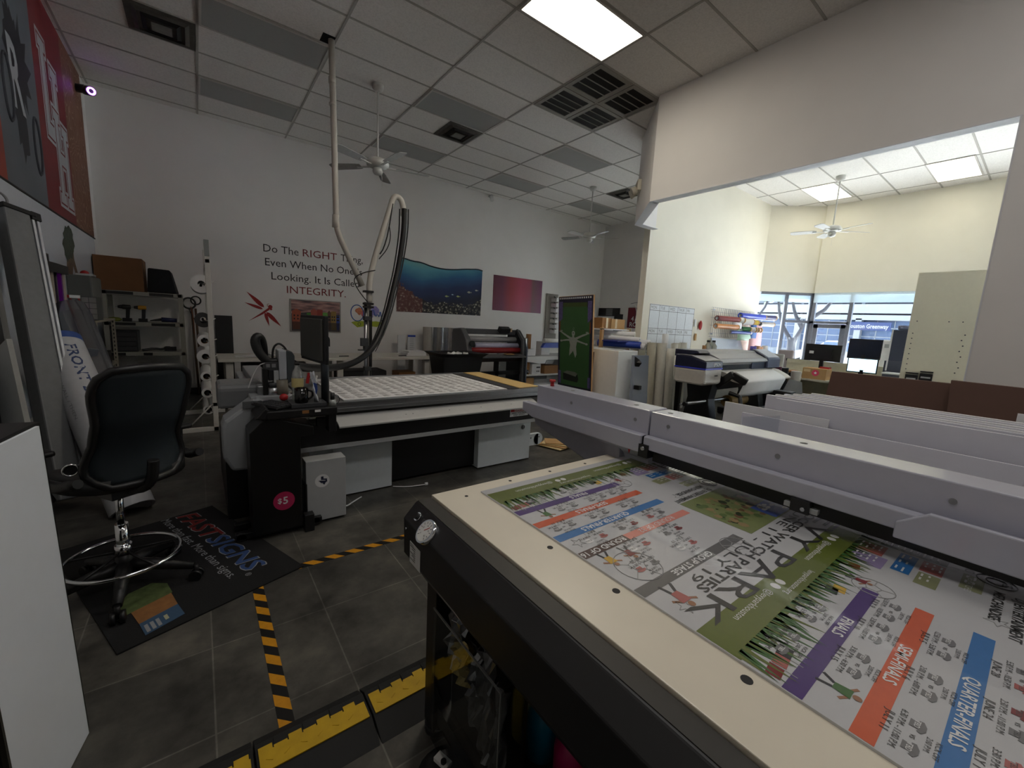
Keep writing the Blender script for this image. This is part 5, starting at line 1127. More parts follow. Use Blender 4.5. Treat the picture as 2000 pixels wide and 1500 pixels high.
H_r = [(6.74,2.52,6.90,3.42),(7.06,2.52,7.22,3.36),(6.74,2.90,7.22,3.06),(6.68,2.48,6.96,2.62),(7.0,2.48,7.28,2.62),(6.68,3.32,6.96,3.46),(7.0,3.24,7.28,3.38)]
ex = lambda L, d: [(a-d,b-d,c+d,e+d) for a,b,c,e in L]
blk(ex(U_r,.03), WB, XL+.0036); blk(U_r, RB, XL+.0040); blk(ex(U_r,-.02), WB, XL+.0044); blk(ex(H_r,.03), WB, XL+.0048); blk(H_r, RB, XL+.0052); blk(ex(H_r,-.02), WB, XL+.0056)
one(m, 'wall_banner', 'red banner with big interlocking white U and H letters', 'banner', recalc=False)
def rings():
    m_, nt, b = nodes_mat('banner_copper', .6); tc = nt.nodes.new('ShaderNodeTexCoord'); v = nt.nodes.new('ShaderNodeTexNoise'); v.inputs['Scale'].default_value = 1.6; nt.links.new(tc.outputs['Object'], v.inputs[0])
    f_ = math_n(nt,'FRACT', math_n(nt,'MULTIPLY', v.outputs[0], 22)); k = math_n(nt,'LESS_THAN', f_, .22); nt.links.new(mixc(nt, math_n(nt,'MULTIPLY', k, .5), (122,78,56), (168,136,112)), b.inputs['Base Color']); return m_
one(MB().box(XL,7.35,2.335,XL+.003,8.41,CZ-.01,rings()), 'wall_banner', 'copper-coloured banner with thin contour rings next to the corner', 'banner')
m = MB(); m.box(XL,3.0,2.32,XL+.012,8.42,2.335,INKBLK); one(m, 'banner_rail', 'thin dark rail along the bottom of the four wall banners', 'rail')
one(MB().box(XL+.0005,3.2,.5,XL+.006,8.35,2.318,mat('whiteboard_sheet',(206,212,222),.25,var=.02,spec=.5)), 'whiteboard', 'large white board on the left wall below the banners', 'whiteboard')
m = MB(); BRK = mat('decal_bark',(112,92,76),.8,var=.3,scale=12); GRN = mat('decal_leaf',(62,68,56),.8,var=.35,scale=20)
lw(m, [(6.55,1.74),(6.68,1.95),(6.66,2.05),(6.98,2.02),(6.98,1.92),(7.12,1.76),(7.0,1.74),(6.9,1.84),(6.84,1.74)], BRK, XL+.008)
rnd = random.Random(6); lw(m, [(6.80+.26*math.cos(a)*rnd.uniform(.8,1.15)+.06*math.sin(a),2.08+.19*math.sin(a)*rnd.uniform(.8,1.2)) for a in [2*PI*k/30 for k in range(30)]], GRN, XL+.0085)
one(m, 'tree_decal', 'grey-green tree decal with a bare trunk on the left wall', 'wall decal', recalc=False)
m = MB(); m.box(XL+.006,5.54,1.79,XL+.009,5.92,1.88,mat('card_grey',(96,94,92),.6)); m.box(XL+.009,5.80,1.80,XL+.010,5.90,1.87,INKBLK)
for k in range(4): m.box(XL+.009,5.57,1.805+.016*k,XL+.010,5.77,1.811+.016*k,LGREY)
one(m, 'wall_card', 'small grey printed card on the left wall above the tubes', 'card', recalc=False)

# ---- things leaning along the left wall
tr = T('aluminium_case', 'long grey aluminium case with two bright rails leaning on the left wall', 'case', (-.76,3.92,0))
a = Vector((-1.0,4.62,2.06)); b = Vector((-.76,3.95,.10)); ax = (b-a).normalized(); sd_ = Vector((.60,.80,0)); sd_ = (sd_-ax*sd_.dot(ax)).normalized(); fn = ax.cross(sd_)
if fn.y > 0: fn = -fn
m = MB(); m.bar(a-sd_*.03, b-sd_*.03, .15, .09, mat('case_grey', (112,114,116), .5, var=.08), up=fn); m.build('body', tr, .01)
RAILM = mat('bright_rail', (236,238,244), .28, .7)
for k, o_ in enumerate((.062,.092)):
    m = MB(); m.bar(a+sd_*o_-ax*.0, b+sd_*o_-ax*.12, .016, .08, RAILM, up=fn); m.build('rail', tr)
m = MB(); m.bar(a-ax*.012-sd_*.02, a+ax*.02-sd_*.02, .19, .11, BLACK, up=fn); m.bar(a+sd_*.08-ax*.02,a+sd_*.08+ax*.04,.06,.10,BLACK,up=fn); m.bar(b+sd_*.08-ax*.14,b+sd_*.08-ax*.08,.055,.10,BLACK,up=fn); m.build('end_cap', tr, .004)
MB().ring(a-ax*.06-sd_*.09, fn, .045, .008, GREY, 24, 6).build('hanging_loop', tr)
one(MB().hexa([(-1.10,4.05,.0),(-.80,3.55,.0),(-.82,3.52,.0),(-1.11,4.02,.0),(-1.10,4.5,1.98),(-1.06,4.3,1.98),(-1.08,4.28,1.98),(-1.11,4.48,1.98)], mat('panel_grey_dark',(92,92,90),.6)), 'grey_board', 'dark grey board leaning behind the aluminium case', 'panel')
one(MB().hexa([(-1.00,3.95,0),(-.72,3.35,0),(-.74,3.34,0),(-1.02,3.94,0),(-1.02,4.0,1.10),(-.86,3.62,1.22),(-.88,3.61,1.22),(-1.04,3.99,1.10)], mat('panel_offwhite',(150,150,146),.6)), 'foam_board', 'off-white board standing in front of the dark grey board', 'board')
m = MB(); m.box(XL+.0065,3.55,1.15,XL+.009,4.18,1.90,PAPER)
for k in range(9): m.box(XL+.009,3.62+.06*(k%3),1.22+.07*k,XL+.0095,3.95+.05*(k%2),1.245+.07*k,INKBLK)
m.box(XL+.009,3.98,1.55,XL+.0095,4.14,1.68,INKBLK); one(m, 'posted_sheet', 'white sheet with black print blocks posted at the left photo edge', 'notice', recalc=False)
tk = T('tube_rack', 'row of shiny film tubes under a black bar, one purple', 'tube rack', (-1.04,5.35,0))
MB().box(-1.11, 5.02, 1.69, -.97, 5.80, 1.77, BLACK).build('top_bar', tk, .004)
MB().box(-1.11, 5.02, 0, -.97, 5.80, .05, BLACK).build('base', tk, .004)
for y, r, c_ in ((5.09,.05,mat('tube_dark',(60,56,56),.25,.6)),(5.21,.05,mat('tube_grey',(110,104,100),.3,.5)),(5.33,.055,mat('tube_cream',(160,150,138),.3,.3)),(5.46,.05,mat('tube_dark2',(52,44,60),.25,.6)),(5.58,.062,mat('tube_purple',(110,14,140),.18,.5)),(5.72,.055,_M['tube_cream'])):
    MB().cyl((-1.04,y,.05),(-1.04,y,1.69),r,c_).build('tube', tk)
fd = T('lettered_tube', 'white rolled sign reading FRONT DESK with a blue top band', 'sign', (-.46,3.66,0))
a = Vector((-.85,4.55,1.15)); b = Vector((-.43,3.72,.03)); ax = (b-a).normalized(); R_ = .125
MB().pipe(a, b, R_, .11, mat('sign_white',(178,180,184),.45), None, 28).build('sheet', fd)
MB().tube([a-ax*.001, a+ax*.055], R_+.0012, mat('sign_band',(48,76,140),.45), 28, False).build('blue_band', fd)
vw = (Vector((0,0,1.46))-(a+b)/2); vw = (vw-ax*vw.dot(ax)).normalized(); acr = ax.cross(vw); 
if acr.x < 0: acr = -acr
up_ = vw.cross(ax)   # letters stand across the tube
m = MB()
def wrap(s, size, along, width, ang, c, bold):
    vs, fs = text_mesh(s, bold); k = size/.72; x0 = min(v.x for v in vs); x1 = max(v.x for v in vs); kx = width/(x1-x0); i = m.mi(c); V = []
    side = acr
    for v in vs:
        th = ang+(v.y*k)/R_; V.append(m.bm.verts.new(a+ax*(along+(v.x-x0)*kx)+(vw*math.cos(th)+side*math.sin(th))*(R_+.0012)))
    for f in fs:
        try: m.bm.faces.new([V[q] for q in f]).material_index = i
        except ValueError: pass
wrap('FRONT DESK', .062, .12, .62, .15, mat('letter_blue',(44,62,104),.5), True); wrap('WALL / THEN', .022, .42, .30, -.75, GREY, False)
m.build('lettering', fd, recalc=False)
pr = T('film_roll', 'thick roll wrapped in clear plastic leaning behind the mesh stool', 'roll', (-.61,5.16,0)); a = Vector((-.85,5.10,1.322)); b = Vector((-.44,4.30,.03)); ax = (b-a).normalized()
MB().pipe(a, b, .108, .04, mat('roll_dark',(44,44,50),.25, coat=.6), KRAFTL, 28).build('roll', pr)
MB().tube([a-ax*.10,a+ax*.02,a+ax*.5,b], [.098,.115,.115,.113], clear('wrap_film',(120,122,134),.30,.16,.85), 24, False).build('wrapping', pr)
one(MB().obox((-.79,4.75,.98),(.20,.012,.22),mat('grey_card',(92,96,104),.6),.5,.3,.2), 'grey_card', 'grey card sticking out behind the front desk sign', 'card')
# metal shelf with cabinet, drawers, bottles (left wall, before the corner)
ls = T('metal_shelf', 'narrow cream metal shelf with slotted post on the left wall', 'shelf', (-.99,6.65,0)); CRM = mat('slotted_cream',(160,154,138),.5)
MB().box(-1.112,6.0,1.235,-.845,7.25,1.255,CRM).build('shelf_board', ls)
MB().box(-1.112,6.0,.70,-.845,7.25,.72,CRM).build('shelf_board', ls)
for x in (-.88,-1.10):
    for y in (6.02,7.2):
        m = MB(); m.box(x,y,0,x+.035,y+.035,1.235,CRM)
        for k in range(24): m.box(x+.012,y-.001,.05+.05*k,x+.022,y+.0005,.075+.05*k,INKBLK)
        m.build('post', ls)
cb = T('steel_cabinet', 'grey steel cabinet on the cream shelf beside the cardboard box', 'cabinet', (-1.0,6.75,1.3))
MB().box(-1.11,6.5,1.256,-.93,7.1,1.73,mat('steel_grey_dark',(84,86,84),.5)).build('body', cb, .006); MB().box(-.93,6.51,1.27,-.922,7.09,1.72,mat('steel_grey',(106,108,106),.5)).build('door', cb)
one(MB().obox((-.99,6.72,1.742),(.14,.26,.022),LGREY,.05), 'shallow_tray', 'pale shallow tray lying on top of the grey steel cabinet', 'tray'); one(MB().blob((-1.02,6.86,1.765),.04,RED,(1,1,.9)), 'red_ball', 'small red ball on top of the grey steel cabinet', 'ball')
dr = T('drawer_organizer', 'clear drawer organizer beside the grey steel cabinet', 'organizer', (-.88,6.4,1.256))
MB().box(-.965,6.18,1.256,-.85,6.48,1.50,mat('organizer_grey',(70,72,72),.5)).build('case', dr)
for k in range(4):
    for j in range(2): MB().box(-.96+.056*j,6.165,1.266+.058*k,-.908+.056*j,6.18,1.318+.058*k,clear('drawer_clear',(190,192,190),.2,.1,.6)).build('drawer', dr)
for k, (x, y, lab) in enumerate(((-1.06,6.08,'spray bottle with a red trigger, left one behind the plastic-wrapped roll'),(-1.0,6.06,'spray bottle with a white trigger, right one behind the plastic-wrapped roll'))):
    t = T('spray_bottle', lab, 'bottle', (x,y,1.256)); MB().lathe([(0,0),(.035,0),(.037,.02),(.037,.13),(.014,.19),(.014,.21),(0,.21)],(x,y,1.256),clear('spray_clear',(196,200,200),.2,.1,.7)).build('body', t)
    m = MB(); m.obox((x+.012,y,1.492),(.075,.025,.03),RED if k == 0 else WHITE); m.tube([(x+.03,y,1.485),(x+.045,y,1.455)],.006,RED,6); m.build('trigger', t)
one(MB().obox((-.96,6.35,.80),(.20,.25,.15),mat('dark_red_box',(104,30,34),.6)), 'red_box', 'dark red box on the lower board of the cream shelf', 'box'); one(MB().obox((-.97,6.8,.80),(.2,.3,.15),BLACK), 'black_case', 'black case on the lower board of the cream shelf', 'case')

# ---- shelving unit in the corner
su = T('shelving_unit', 'light grey plastic shelving unit in the back left corner', 'shelving', (-.62,8.3,0)); SG = mat('shelf_plastic',(150,148,140),.6)
for z in (1.62,1.19,.76,.30):
    o = MB().box(-1.05,7.98,z-.055,-.18,8.52,z,SG).build('shelf_board', su, .004)
    m = MB()
    for xa, xb in ((-1.0,-.72),(-.55,-.28)) if z != .76 else ((-1.02,-.85),(-.66,-.56)): m.box(xa,7.976,z-.048,xb,7.981,z-.008,BLACK)
    m.build('label_strip', o)
for x in (-1.05,-.23):
    for y in (7.98,8.47): MB().box(x,y,0,x+.05,y+.05,1.62,SG).build('post', su)
t = T('cardboard_box', 'big brown cardboard box on top of the corner shelving', 'box', (-.85,8.2,1.62)); MB().box(-1.10,7.98,1.621,-.60,8.5,2.08,mat('old_carton',(116,78,48),.85,var=.08,scale=6)).build('body', t, .004); MB().box(-.598,8.2,1.63,-.596,8.24,2.07,KRAFTL).build('tape', t)
m = MB(); m.hexa([(-.57,8.0,1.621),(-.24,8.0,1.621),(-.22,8.4,1.621),(-.57,8.4,1.621),(-.55,8.03,1.97),(-.30,8.0,1.96),(-.29,8.36,1.95),(-.55,8.4,1.98)], BLKFAB); one(m, 'fabric_bin', 'slumped black fabric bin on top of the corner shelving', 'bin', bevel=.02)
def drill(x, y, z, c_, lab):
    t = T('cordless_drill', lab, 'drill', (x,y,z)); m = MB(); m.cyl((x-.03,y,z+.205),(x+.06,y,z+.205),.032,c_,.03,14); m.hexa([(x+.0,y-.018,z+.05),(x+.04,y-.018,z+.05),(x+.04,y+.018,z+.05),(x+.0,y+.018,z+.05),(x+.01,y-.02,z+.2),(x+.055,y-.02,z+.2),(x+.055,y+.02,z+.2),(x+.01,y+.02,z+.2)], BLACK); m.build('body', t, .006)
    MB().cyl((x-.03,y,z+.205),(x-.075,y,z+.205),.026,BLACK,.018,14).build('chuck', t); MB().cyl((x-.075,y,z+.205),(x-.10,y,z+.205),.004,ALU,n=6).build('bit', t); MB().box(x-.035,y-.03,z,x+.065,y+.03,z+.05,BLACK).build('battery', t, .005)
drill(-.83,8.1,1.191,mat('drill_black',(34,34,30),.5),'black cordless drill, left one on the upper shelf'); drill(-.66,8.1,1.191,mat('drill_yellow',(176,126,30),.5),'yellow cordless drill, right one on the upper shelf')
t = T('caulking_gun', 'dark blue handheld tool lying right of the yellow drill', 'tool', (-.4,8.08,1.2)); MB().cyl((-.44,8.08,1.235),(-.26,8.08,1.23),.035,mat('tool_navy',(36,42,84),.35),.03).build('body', t); MB().cyl((-.44,8.08,1.235),(-.57,8.08,1.215),.022,BLACK,.006).build('nozzle', t)
one(MB().blob((-.95,8.12,1.215),.07,mat('rag_lime',(124,130,50),.9),(1.1,.8,.45),2,.15), 'cleaning_rag', 'lime-coloured crumpled rag left of the black drill', 'rag')
t = T('tool_chest', 'dark tool chest with drawers on the middle shelf', 'tool chest', (-.86,8.2,.761)); MB().box(-1.0,8.05,.761,-.72,8.4,1.06,mat('chest_dark',(40,44,46),.45)).build('body', t, .006)
for k in range(4): MB().box(-.985,8.04,.775+.068*k,-.735,8.05,.83+.068*k,DKGREY).build('drawer', t)
m = MB(); m.tube([(-.68,8.1,.78),(-.55,8.15,.80),(-.45,8.1,.79),(-.40,8.12,.83),(-.30,8.1,.79)],.018,DKGREY,8,smooth_path=1); m.obox((-.36,8.1,.80),(.14,.08,.06),BLACK); one(m, 'hand_tools', 'dark hand tools lying on the right of the middle shelf', 'tools')
m = MB(); m.obox((-.55,8.2,.36),(.5,.3,.10),mat('dark_stack',(46,44,42),.7)); m.obox((-.5,8.2,.43),(.4,.28,.03),DKGREY); one(m, 'dark_boards', 'dark boards stacked on the lowest shelf', 'boards')
m = MB(); m.ring((-.11,8.55,1.50),(0.3,-1,.1),.085,.014,CABLE,28,7); m.ring((-.02,8.56,1.55),(.2,-1,0),.065,.011,CABLE,28,7); m.tube([(-.12,8.55,1.42),(-.06,8.54,1.25),(0,8.54,1.2),(.03,8.54,1.3)],.006,CABLE,6,smooth_path=2); m.tube([(-.09,8.54,1.45),(-.06,8.53,1.2),(-.07,8.53,1.02)],.006,mat('cord_orange',(126,66,40),.6),6,smooth_path=1); one(m, 'coiled_cord', 'coils of dark cord hanging on the wall beside the shelving', 'cord')
for x, lab in ((-.05,'long brown stick leaning in the corner right of the shelving, left one'),(.0,'long brown stick leaning in the corner right of the shelving, right one')):
    one(MB().cyl((x,8.45,0),(x-.03,8.6,1.42),.016,mat('stick_brown',(84,66,50),.6),n=8), 'long_stick', lab, 'stick')
one(MB().box(.21,8.35,.0,.45,8.40,1.33,mat('black_panel',(14,14,15),.5)), 'black_board', 'tall black board standing left of the long work table', 'panel', bevel=.004)
# ---- roll rack
rr = T('roll_rack', 'white steel rack holding horizontal vinyl rolls', 'rack', (.1,6.4,0)); RW = mat('rack_white',(196,194,188),.5)
for y in (5.90,6.95):
    m = MB(); m.box(.085,y,0,.135,y+.05,2.20,RW); 
    m.build('upright', rr, .003); MB().box(-.48,y,0,.24,y+.05,.05,RW).build('foot', rr, .003)
m = MB(); m.tube([(.11,5.925,.35),(-.15,5.925,.06)],.008,RW,6); m.tube([(.11,6.975,.35),(-.15,6.975,.06)],.008,RW,6); m.build('brace', rr)
MB().box(.09,5.90,.30,.13,7.0,.34,RW).box(.09,5.9,1.95,.13,7.0,1.99,RW).build('tie_bar', rr)
MB().box(.088,5.897,2.02,.133,5.90,2.20,mat('tape_grey',(128,132,132),.6)).build('end_label', rr)
for z, R_, lab, c_, cc in ((1.72,.105,'white vinyl roll at the top of the white rack',PAPER,BLACK),(1.30,.085,'dark vinyl roll below the top one on the white rack',mat('vinyl_dark',(52,52,52),.4),BLACK),(1.06,.07,'white vinyl roll with open core in the upper middle of the rack',PAPER,KRAFT),(.87,.085,'white vinyl roll in the middle of the rack',PAPER,KRAFT),(.63,.06,'white vinyl roll in the lower middle of the rack',PAPER,KRAFT),(.43,.06,'white vinyl roll second from the bottom of the rack',PAPER,KRAFT),(.22,.055,'lowest white vinyl roll on the white rack',PAPER,BLACK)):
    x = .045; t = T('vinyl_roll', lab, 'roll', (x,6.2,z)); MB().pipe((x,6.1,z),(x,6.85,z),R_,.035,c_,cc).build('film', t); MB().cyl((x,5.97,z),(x,6.88,z),.014,BLACK,n=8).build('core_rod', t); MB().tube([(x,6.0,z),(.11,5.99,z-.0),(.16,5.98,z+.03)],.006,RW,6).build('hook', t)

# ================================================================ RIGHT SIDE: SHEETS, CARDBOARD
rk = T('sheet_rack', 'low dark rack holding big sheets on edge behind the gantry', 'rack', (2.5,.1,0)); 
MB().box(2.08,-1.6,.0,2.95,1.0,.06,BLACKM).box(2.9,-1.6,.06,2.96,1.0,.75,BLACKM).build('frame', rk)
SHG = mat('acrylic_grey', (205,205,214), .35, var=.02); 
def sheet(x, ya, yb, z1, th, c_, lab, lean=.05):
    o = MB().hexa([(x,ya,.062),(x+th,ya,.062),(x+th,yb,.062),(x,yb,.062),(x+lean,ya,z1),(x+lean+th,ya,z1),(x+lean+th,yb,z1),(x+lean,yb,z1)], c_); return one(o, 'sheet', lab, 'sheet')
sheet(2.10,-.0,.90,1.075,.012,mat('sheet_front',(212,212,222),.3,var=.02),'frontmost pale sheet with corner holes behind the white gantry')
sheet(2.125,.55,1.0,1.11,.010,FOAM,'short white sheet sticking out at the left of the sheet stack')
sheet(2.15,-1.5,.78,1.165,.02,SHG,'long grey sheet behind the frontmost one, with a slot line near its top')
for k in range(6): sheet(2.178+.022*k,-1.5,.83-.03*k,1.172+.005*k,.020,FOAM if k%2 else SHG,['first','second','third','fourth','fifth','sixth'][k]+' sheet edge behind the long slotted grey sheet')
sheet(2.33,-1.5,.05,1.225,.012,FOAM,'small white sheet standing higher at the right edge of the photo',.05)
m = MB(); m.bar((2.192,.46,1.098),(2.192,.17,1.098),.003,.004,INKBLK).bar((2.192,.46,1.098),(2.192,.46,1.09),.004,.003,INKBLK); 
m = MB(); m.box(2.110,.86,1.03,2.152,.868,1.038,INKBLK)
t = T('clear_sheet', 'clear plastic film hanging over the left end of the sheets', 'film', (2.09,.8,.3)); MB().hexa([(2.075,.70,.08),(2.078,.70,.08),(2.078,.86,.08),(2.075,.86,.08),(2.115,.72,1.10),(2.118,.72,1.10),(2.118,.88,1.06),(2.115,.88,1.06)], clear('film_soft',(240,242,246),.08,.2,.9)).build('film', t)
m = MB(); th = .02
m.hexa([(3.3,-1.2,.0),(3.34,-1.2,0),(3.34,.96,0),(3.3,.96,0),(3.55,-1.2,1.235),(3.59,-1.2,1.235),(3.59,.93,1.235),(3.55,.93,1.235)], BROWNB); m.hexa([(3.40,-1.2,1.0),(3.44,-1.2,1.0),(3.44,.32,1.0),(3.40,.32,1.0),(3.46,-1.2,1.235),(3.50,-1.2,1.235),(3.50,.34,1.26),(3.46,.34,1.26)], BROWNB)
one(m, 'brown_cardboard', 'large dark brown cardboard leaning behind the pale sheets', 'cardboard')
tp = T('tall_board', 'tall cream board with screw dots beside the doorway jamb', 'board', (7.5,.6,0)); CB = mat('cream_board',(222,217,194),.7,var=.02)
MB().box(7.5,-.05,0,7.53,1.22,2.37,CB).build('panel', tp)
m = MB()
for k in range(8): z = 1.22+.075*k*.9-.1; m.cyl((7.5,1.17,z),(7.497,1.17,z),.007,DKGREY,n=8); m.cyl((7.5,.72-.02*(k%2),z),(7.497,.72-.02*(k%2),z),.008,DKGREY,n=8); m.cyl((7.5,.66-.0-.1,z),(7.497,.56,z),.007,DKGREY,n=8)
for y in (1.15,.86,.74,.6): m.cyl((7.5,y,1.75),(7.497,y,1.75),.007,DKGREY,n=8)
m.build('screw', tp)
for y, z, lab in ((1.10,1.0,'small black bracket low on the tall cream board, left one'),(.965,1.03,'small black bracket low on the tall cream board, right one')):
    m = MB(); m.box(7.47,y-.06,z-.06,7.499,y+.06,z+.05,BLACK); m.box(7.465,y-.045,z-.01,7.471,y+.045,z+.01,LGREY); m.box(7.47,y-.06,z+.065,7.499,y+.06,z+.08,BLACK); one(m, 'wall_bracket', lab, 'bracket')

# ================================================================ GREEN POSTER AND WHITE CABINET
px_ = 4.42; po = T('green_poster', 'tall green framed poster with a pale many-armed figure', 'poster', (px_+.2,4.2,0)); GP = mat('poster_green',(62,98,58),.35,var=.06,scale=3); FRD = mat('poster_frame',(40,38,56),.5)
def pt(s, t):  # s: 0 far/left .. 1 near/right, t: height
    return Vector((px_+.14*(1-t/1.88), 4.70-.70*s, t))
m = MB(); m.hexa([pt(0,0)+Vector((.0,0,0)),pt(1,0),pt(1,0)+Vector((.03,0,0)),pt(0,0)+Vector((.03,0,0)),pt(0,1.885),pt(1,1.905),pt(1,1.905)+Vector((.03,0,0)),pt(0,1.885)+Vector((.03,0,0))], WOOD); m.build('backing', po)
nrm = Vector((-1,0,-.07)).normalized(); 
def pf(m, pts, c, d): m.face([pt(p[0],p[1])+nrm*d for p in pts], c)
m = MB(); pf(m, [(0,.02),(1,.02),(1,1.90),(0,1.88)], FRD, .0012); o = m.build('frame', po, recalc=False)
m = MB(); pf(m, [(.055,.55),(.93,.55),(.93,1.70),(.055,1.69)], GP, .002)
pf(m, [(.14,1.73),(.84,1.735),(.84,1.80),(.14,1.795)], mat('poster_olive',(70,84,44),.4), .002); pf(m, [(.12,1.69),(.86,1.70),(.84,1.74),(.14,1.735)], GP, .0022)
LVP = mat('poster_lavender',(92,84,128),.5,var=.3,scale=40); ORP = mat('poster_rust',(120,62,36),.5)
for s0, s1, z0, z1 in ((.02,.13,1.50,1.81),(.86,.97,1.51,1.82),(.02,.10,.56,.76),(.90,.97,.56,.72)): pf(m, [(s0,z0),(s1,z0+.06 if z0>1 else z0),(s1,z1),(s0,z1)], LVP, .0024)
for s0, s1 in ((.03,.06),(.92,.95)): pf(m, [(s0,1.36),(s1,1.36),(s1,1.52),(s0,1.52)], ORP, .0026)
for k in range(16): s0 = .03+.059*k; pf(m, [(s0,1.845+.001*k),(s0+.03,1.845+.001*k),(s0+.03,1.868+.001*k),(s0,1.868+.001*k)], PAPER, .0026)
PF_ = mat('poster_figure',(158,164,156),.5); S = lambda L: [(.46+.0024*x, 1.235+.00132*y) for x,y in L]
def limb(a, b, w0, w1):
    a = Vector(a); b = Vector(b); d = (b-a).normalized(); n = Vector((-d.y,d.x)); pf(m, S([a+n*w0,a-n*w0,b-n*w1,b+n*w1]), PF_, .0028)
pf(m, S([(-42,40),(42,40),(48,-10),(38,-60),(40,-90),(46,-150),(30,-190),(8,-130),(0,-110),(-10,-130),(-48,-175),(-44,-130),(-42,-90),(-36,-50),(-48,-5)]), PF_, .0028)
pf(m, S([(-12,36),(12,36),(12,60),(20,72),(20,96),(12,112),(-8,112),(-18,96),(-18,72),(-12,60)]), PF_, .0028); pf(m, S([(-6,84),(6,84),(6,96),(-6,96)]), FRD, .0032)
limb((-38,30),(-100,64),13,9); limb((-100,64),(-150,92),11,7); limb((38,30),(110,66),13,9); limb((110,66),(165,88),11,7); limb((-40,8),(-90,4),12,8); limb((-90,4),(-150,-8),10,6); limb((40,8),(95,-8),12,8); limb((95,-8),(160,-24),10,6)
for hx, hy, sgn in ((-150,92,-1),(165,88,1)):
    for k, an in enumerate((35,65,95,125,10)): aa = math.radians(an if sgn > 0 else 180-an); limb((hx,hy),(hx+26*math.cos(aa),hy+26*math.sin(aa)),4,3)
for hx, hy, sgn in ((-150,-8,-1),(160,-24,1)): pf(m, S([(hx+16*math.cos(k*PI/5),hy+12*math.sin(k*PI/5)) for k in range(10)]), PF_, .0029)
for dx, dy in ((-8,132),(0,146),(8,138),(-3,122),(6,124)): limb((dx,dy),(dx+3,dy+8),2,1)
BM = mat('poster_bag',(108,114,102),.5); pf(m, S([(-120,-380),(-70,-350),(30,-354),(60,-370),(40,-405),(-40,-392)]), BM, .0028); pf(m, S([(-120,-380),(-40,-392),(40,-405),(60,-370),(74,-430),(60,-470),(-120,-460)]), mat('poster_dark',(30,34,30),.5), .0027)
m.build('artwork', o, recalc=False)
wc = T('storage_cabinet', 'plain white cabinet with a glossy side behind the green poster', 'cabinet', (5.1,4.0,0)); MB().box(4.80,3.78,.02,5.25,4.5,1.135,mat('glossy_white',(236,238,236),.2,var=.02)).build('body', wc, .006); MB().box(4.796,4.24,.78,4.80,4.26,1.08,BLACK).build('handle', wc)
m = MB(); m.hexa([(5.0,3.60,.06),(5.3,3.55,.06),(5.3,3.60,.06),(5.0,3.66,.06),(5.0,3.66,1.08),(5.3,3.62,1.08),(5.3,3.66,1.08),(5.0,3.70,1.08)], clear('film_edge',(190,200,215),.3,.15,.7)); m.obox((5.05,3.62,.62),(.06,.16,.06),BLACK); m.hexa([(5.02,3.62,.98),(5.06,3.56,.98),(5.06,3.60,.92),(5.02,3.66,.92),(5.02,3.64,1.06),(5.06,3.60,1.02),(5.06,3.62,1.02),(5.02,3.68,1.06)], BLACK)
one(m, 'film_bundle', 'leaning shiny film sheets with a black clamp beside the white cabinet', 'film')
# media rack behind with rolls lying
mr = T('media_rack', 'rack of lying paper rolls behind the white cabinet', 'rack', (5.7,4.9,0)); 
for x in (5.38,6.1):
    for y in (4.62,5.5): MB().box(x,y,0,x+.05,y+.05,1.46,WOOD).build('post', mr)
for z in (.55,1.12,1.44): MB().box(5.38,4.62,z-.02,6.15,5.55,z,WHITE).build('shelf_board', mr)
for i, (xa,ya,za,xb,yb,zb,R_,c_,lab) in enumerate(((5.45,4.75,1.20,5.75,4.1,1.20,.055,BLUE,'blue wrapped roll end lowest left in the media rack'),(5.5,5.2,1.30,5.85,4.2,1.28,.045,PAPER,'white paper roll below the rack shelf with a violet wrap'),(5.7,5.0,1.17,5.95,4.15,1.17,.05,PAPER,'white paper roll beside the blue wrapped roll'),(5.9,5.1,1.24,6.15,4.2,1.23,.055,PAPER,'white paper roll with a lilac end in the media rack'),(6.0,5.1,1.16,6.3,4.1,1.16,.05,mat('roll_grey',(190,190,200),.4),'grey-ended paper roll at the right of the media rack'),(6.05,5.3,1.17,6.5,4.25,1.17,.055,mat('roll_cream',(220,214,196),.5),'cream paper roll sticking out furthest right of the media rack'),(5.5,5.3,1.36,5.98,4.4,1.36,.05,PAPER,'loosely curled white roll right under the rack top'))):
    t = T('paper_roll', lab, 'roll', ((xa+xb)/2,(ya+yb)/2,za)); MB().pipe((xa,ya,za),(xb,yb,zb),R_,R_*.55,c_,PAPER).build('paper', t)
m = MB(); m.hexa([(5.40,4.30,1.235),(5.8,4.25,1.24),(5.8,4.6,1.24),(5.40,4.7,1.235),(5.40,4.30,1.25),(5.8,4.25,1.255),(5.8,4.6,1.255),(5.40,4.7,1.25)], mat('blue_paper',(44,48,120),.5)); one(m, 'blue_sheet', 'flat blue wrapping sheet between the rolls of the media rack', 'sheet')
for (xa,xb,z1,lab,c_) in ((5.40,5.62,1.62,'small brown carton at the left on the media rack',KRAFT),(5.64,6.0,1.61,'wide tan carton with tape at the right on the media rack',KRAFTL)):
    t = T('cardboard_box', lab, 'box', ((xa+xb)/2,4.8,1.44)); MB().box(xa,4.65,1.441,xb,4.95,z1,c_).build('body', t, .003); m = MB(); m.box(xa+.10,4.6485,1.45,xa+.15,4.651,z1+.001,mat('tape_pale',(214,196,160),.4)); m.build('tape', t)
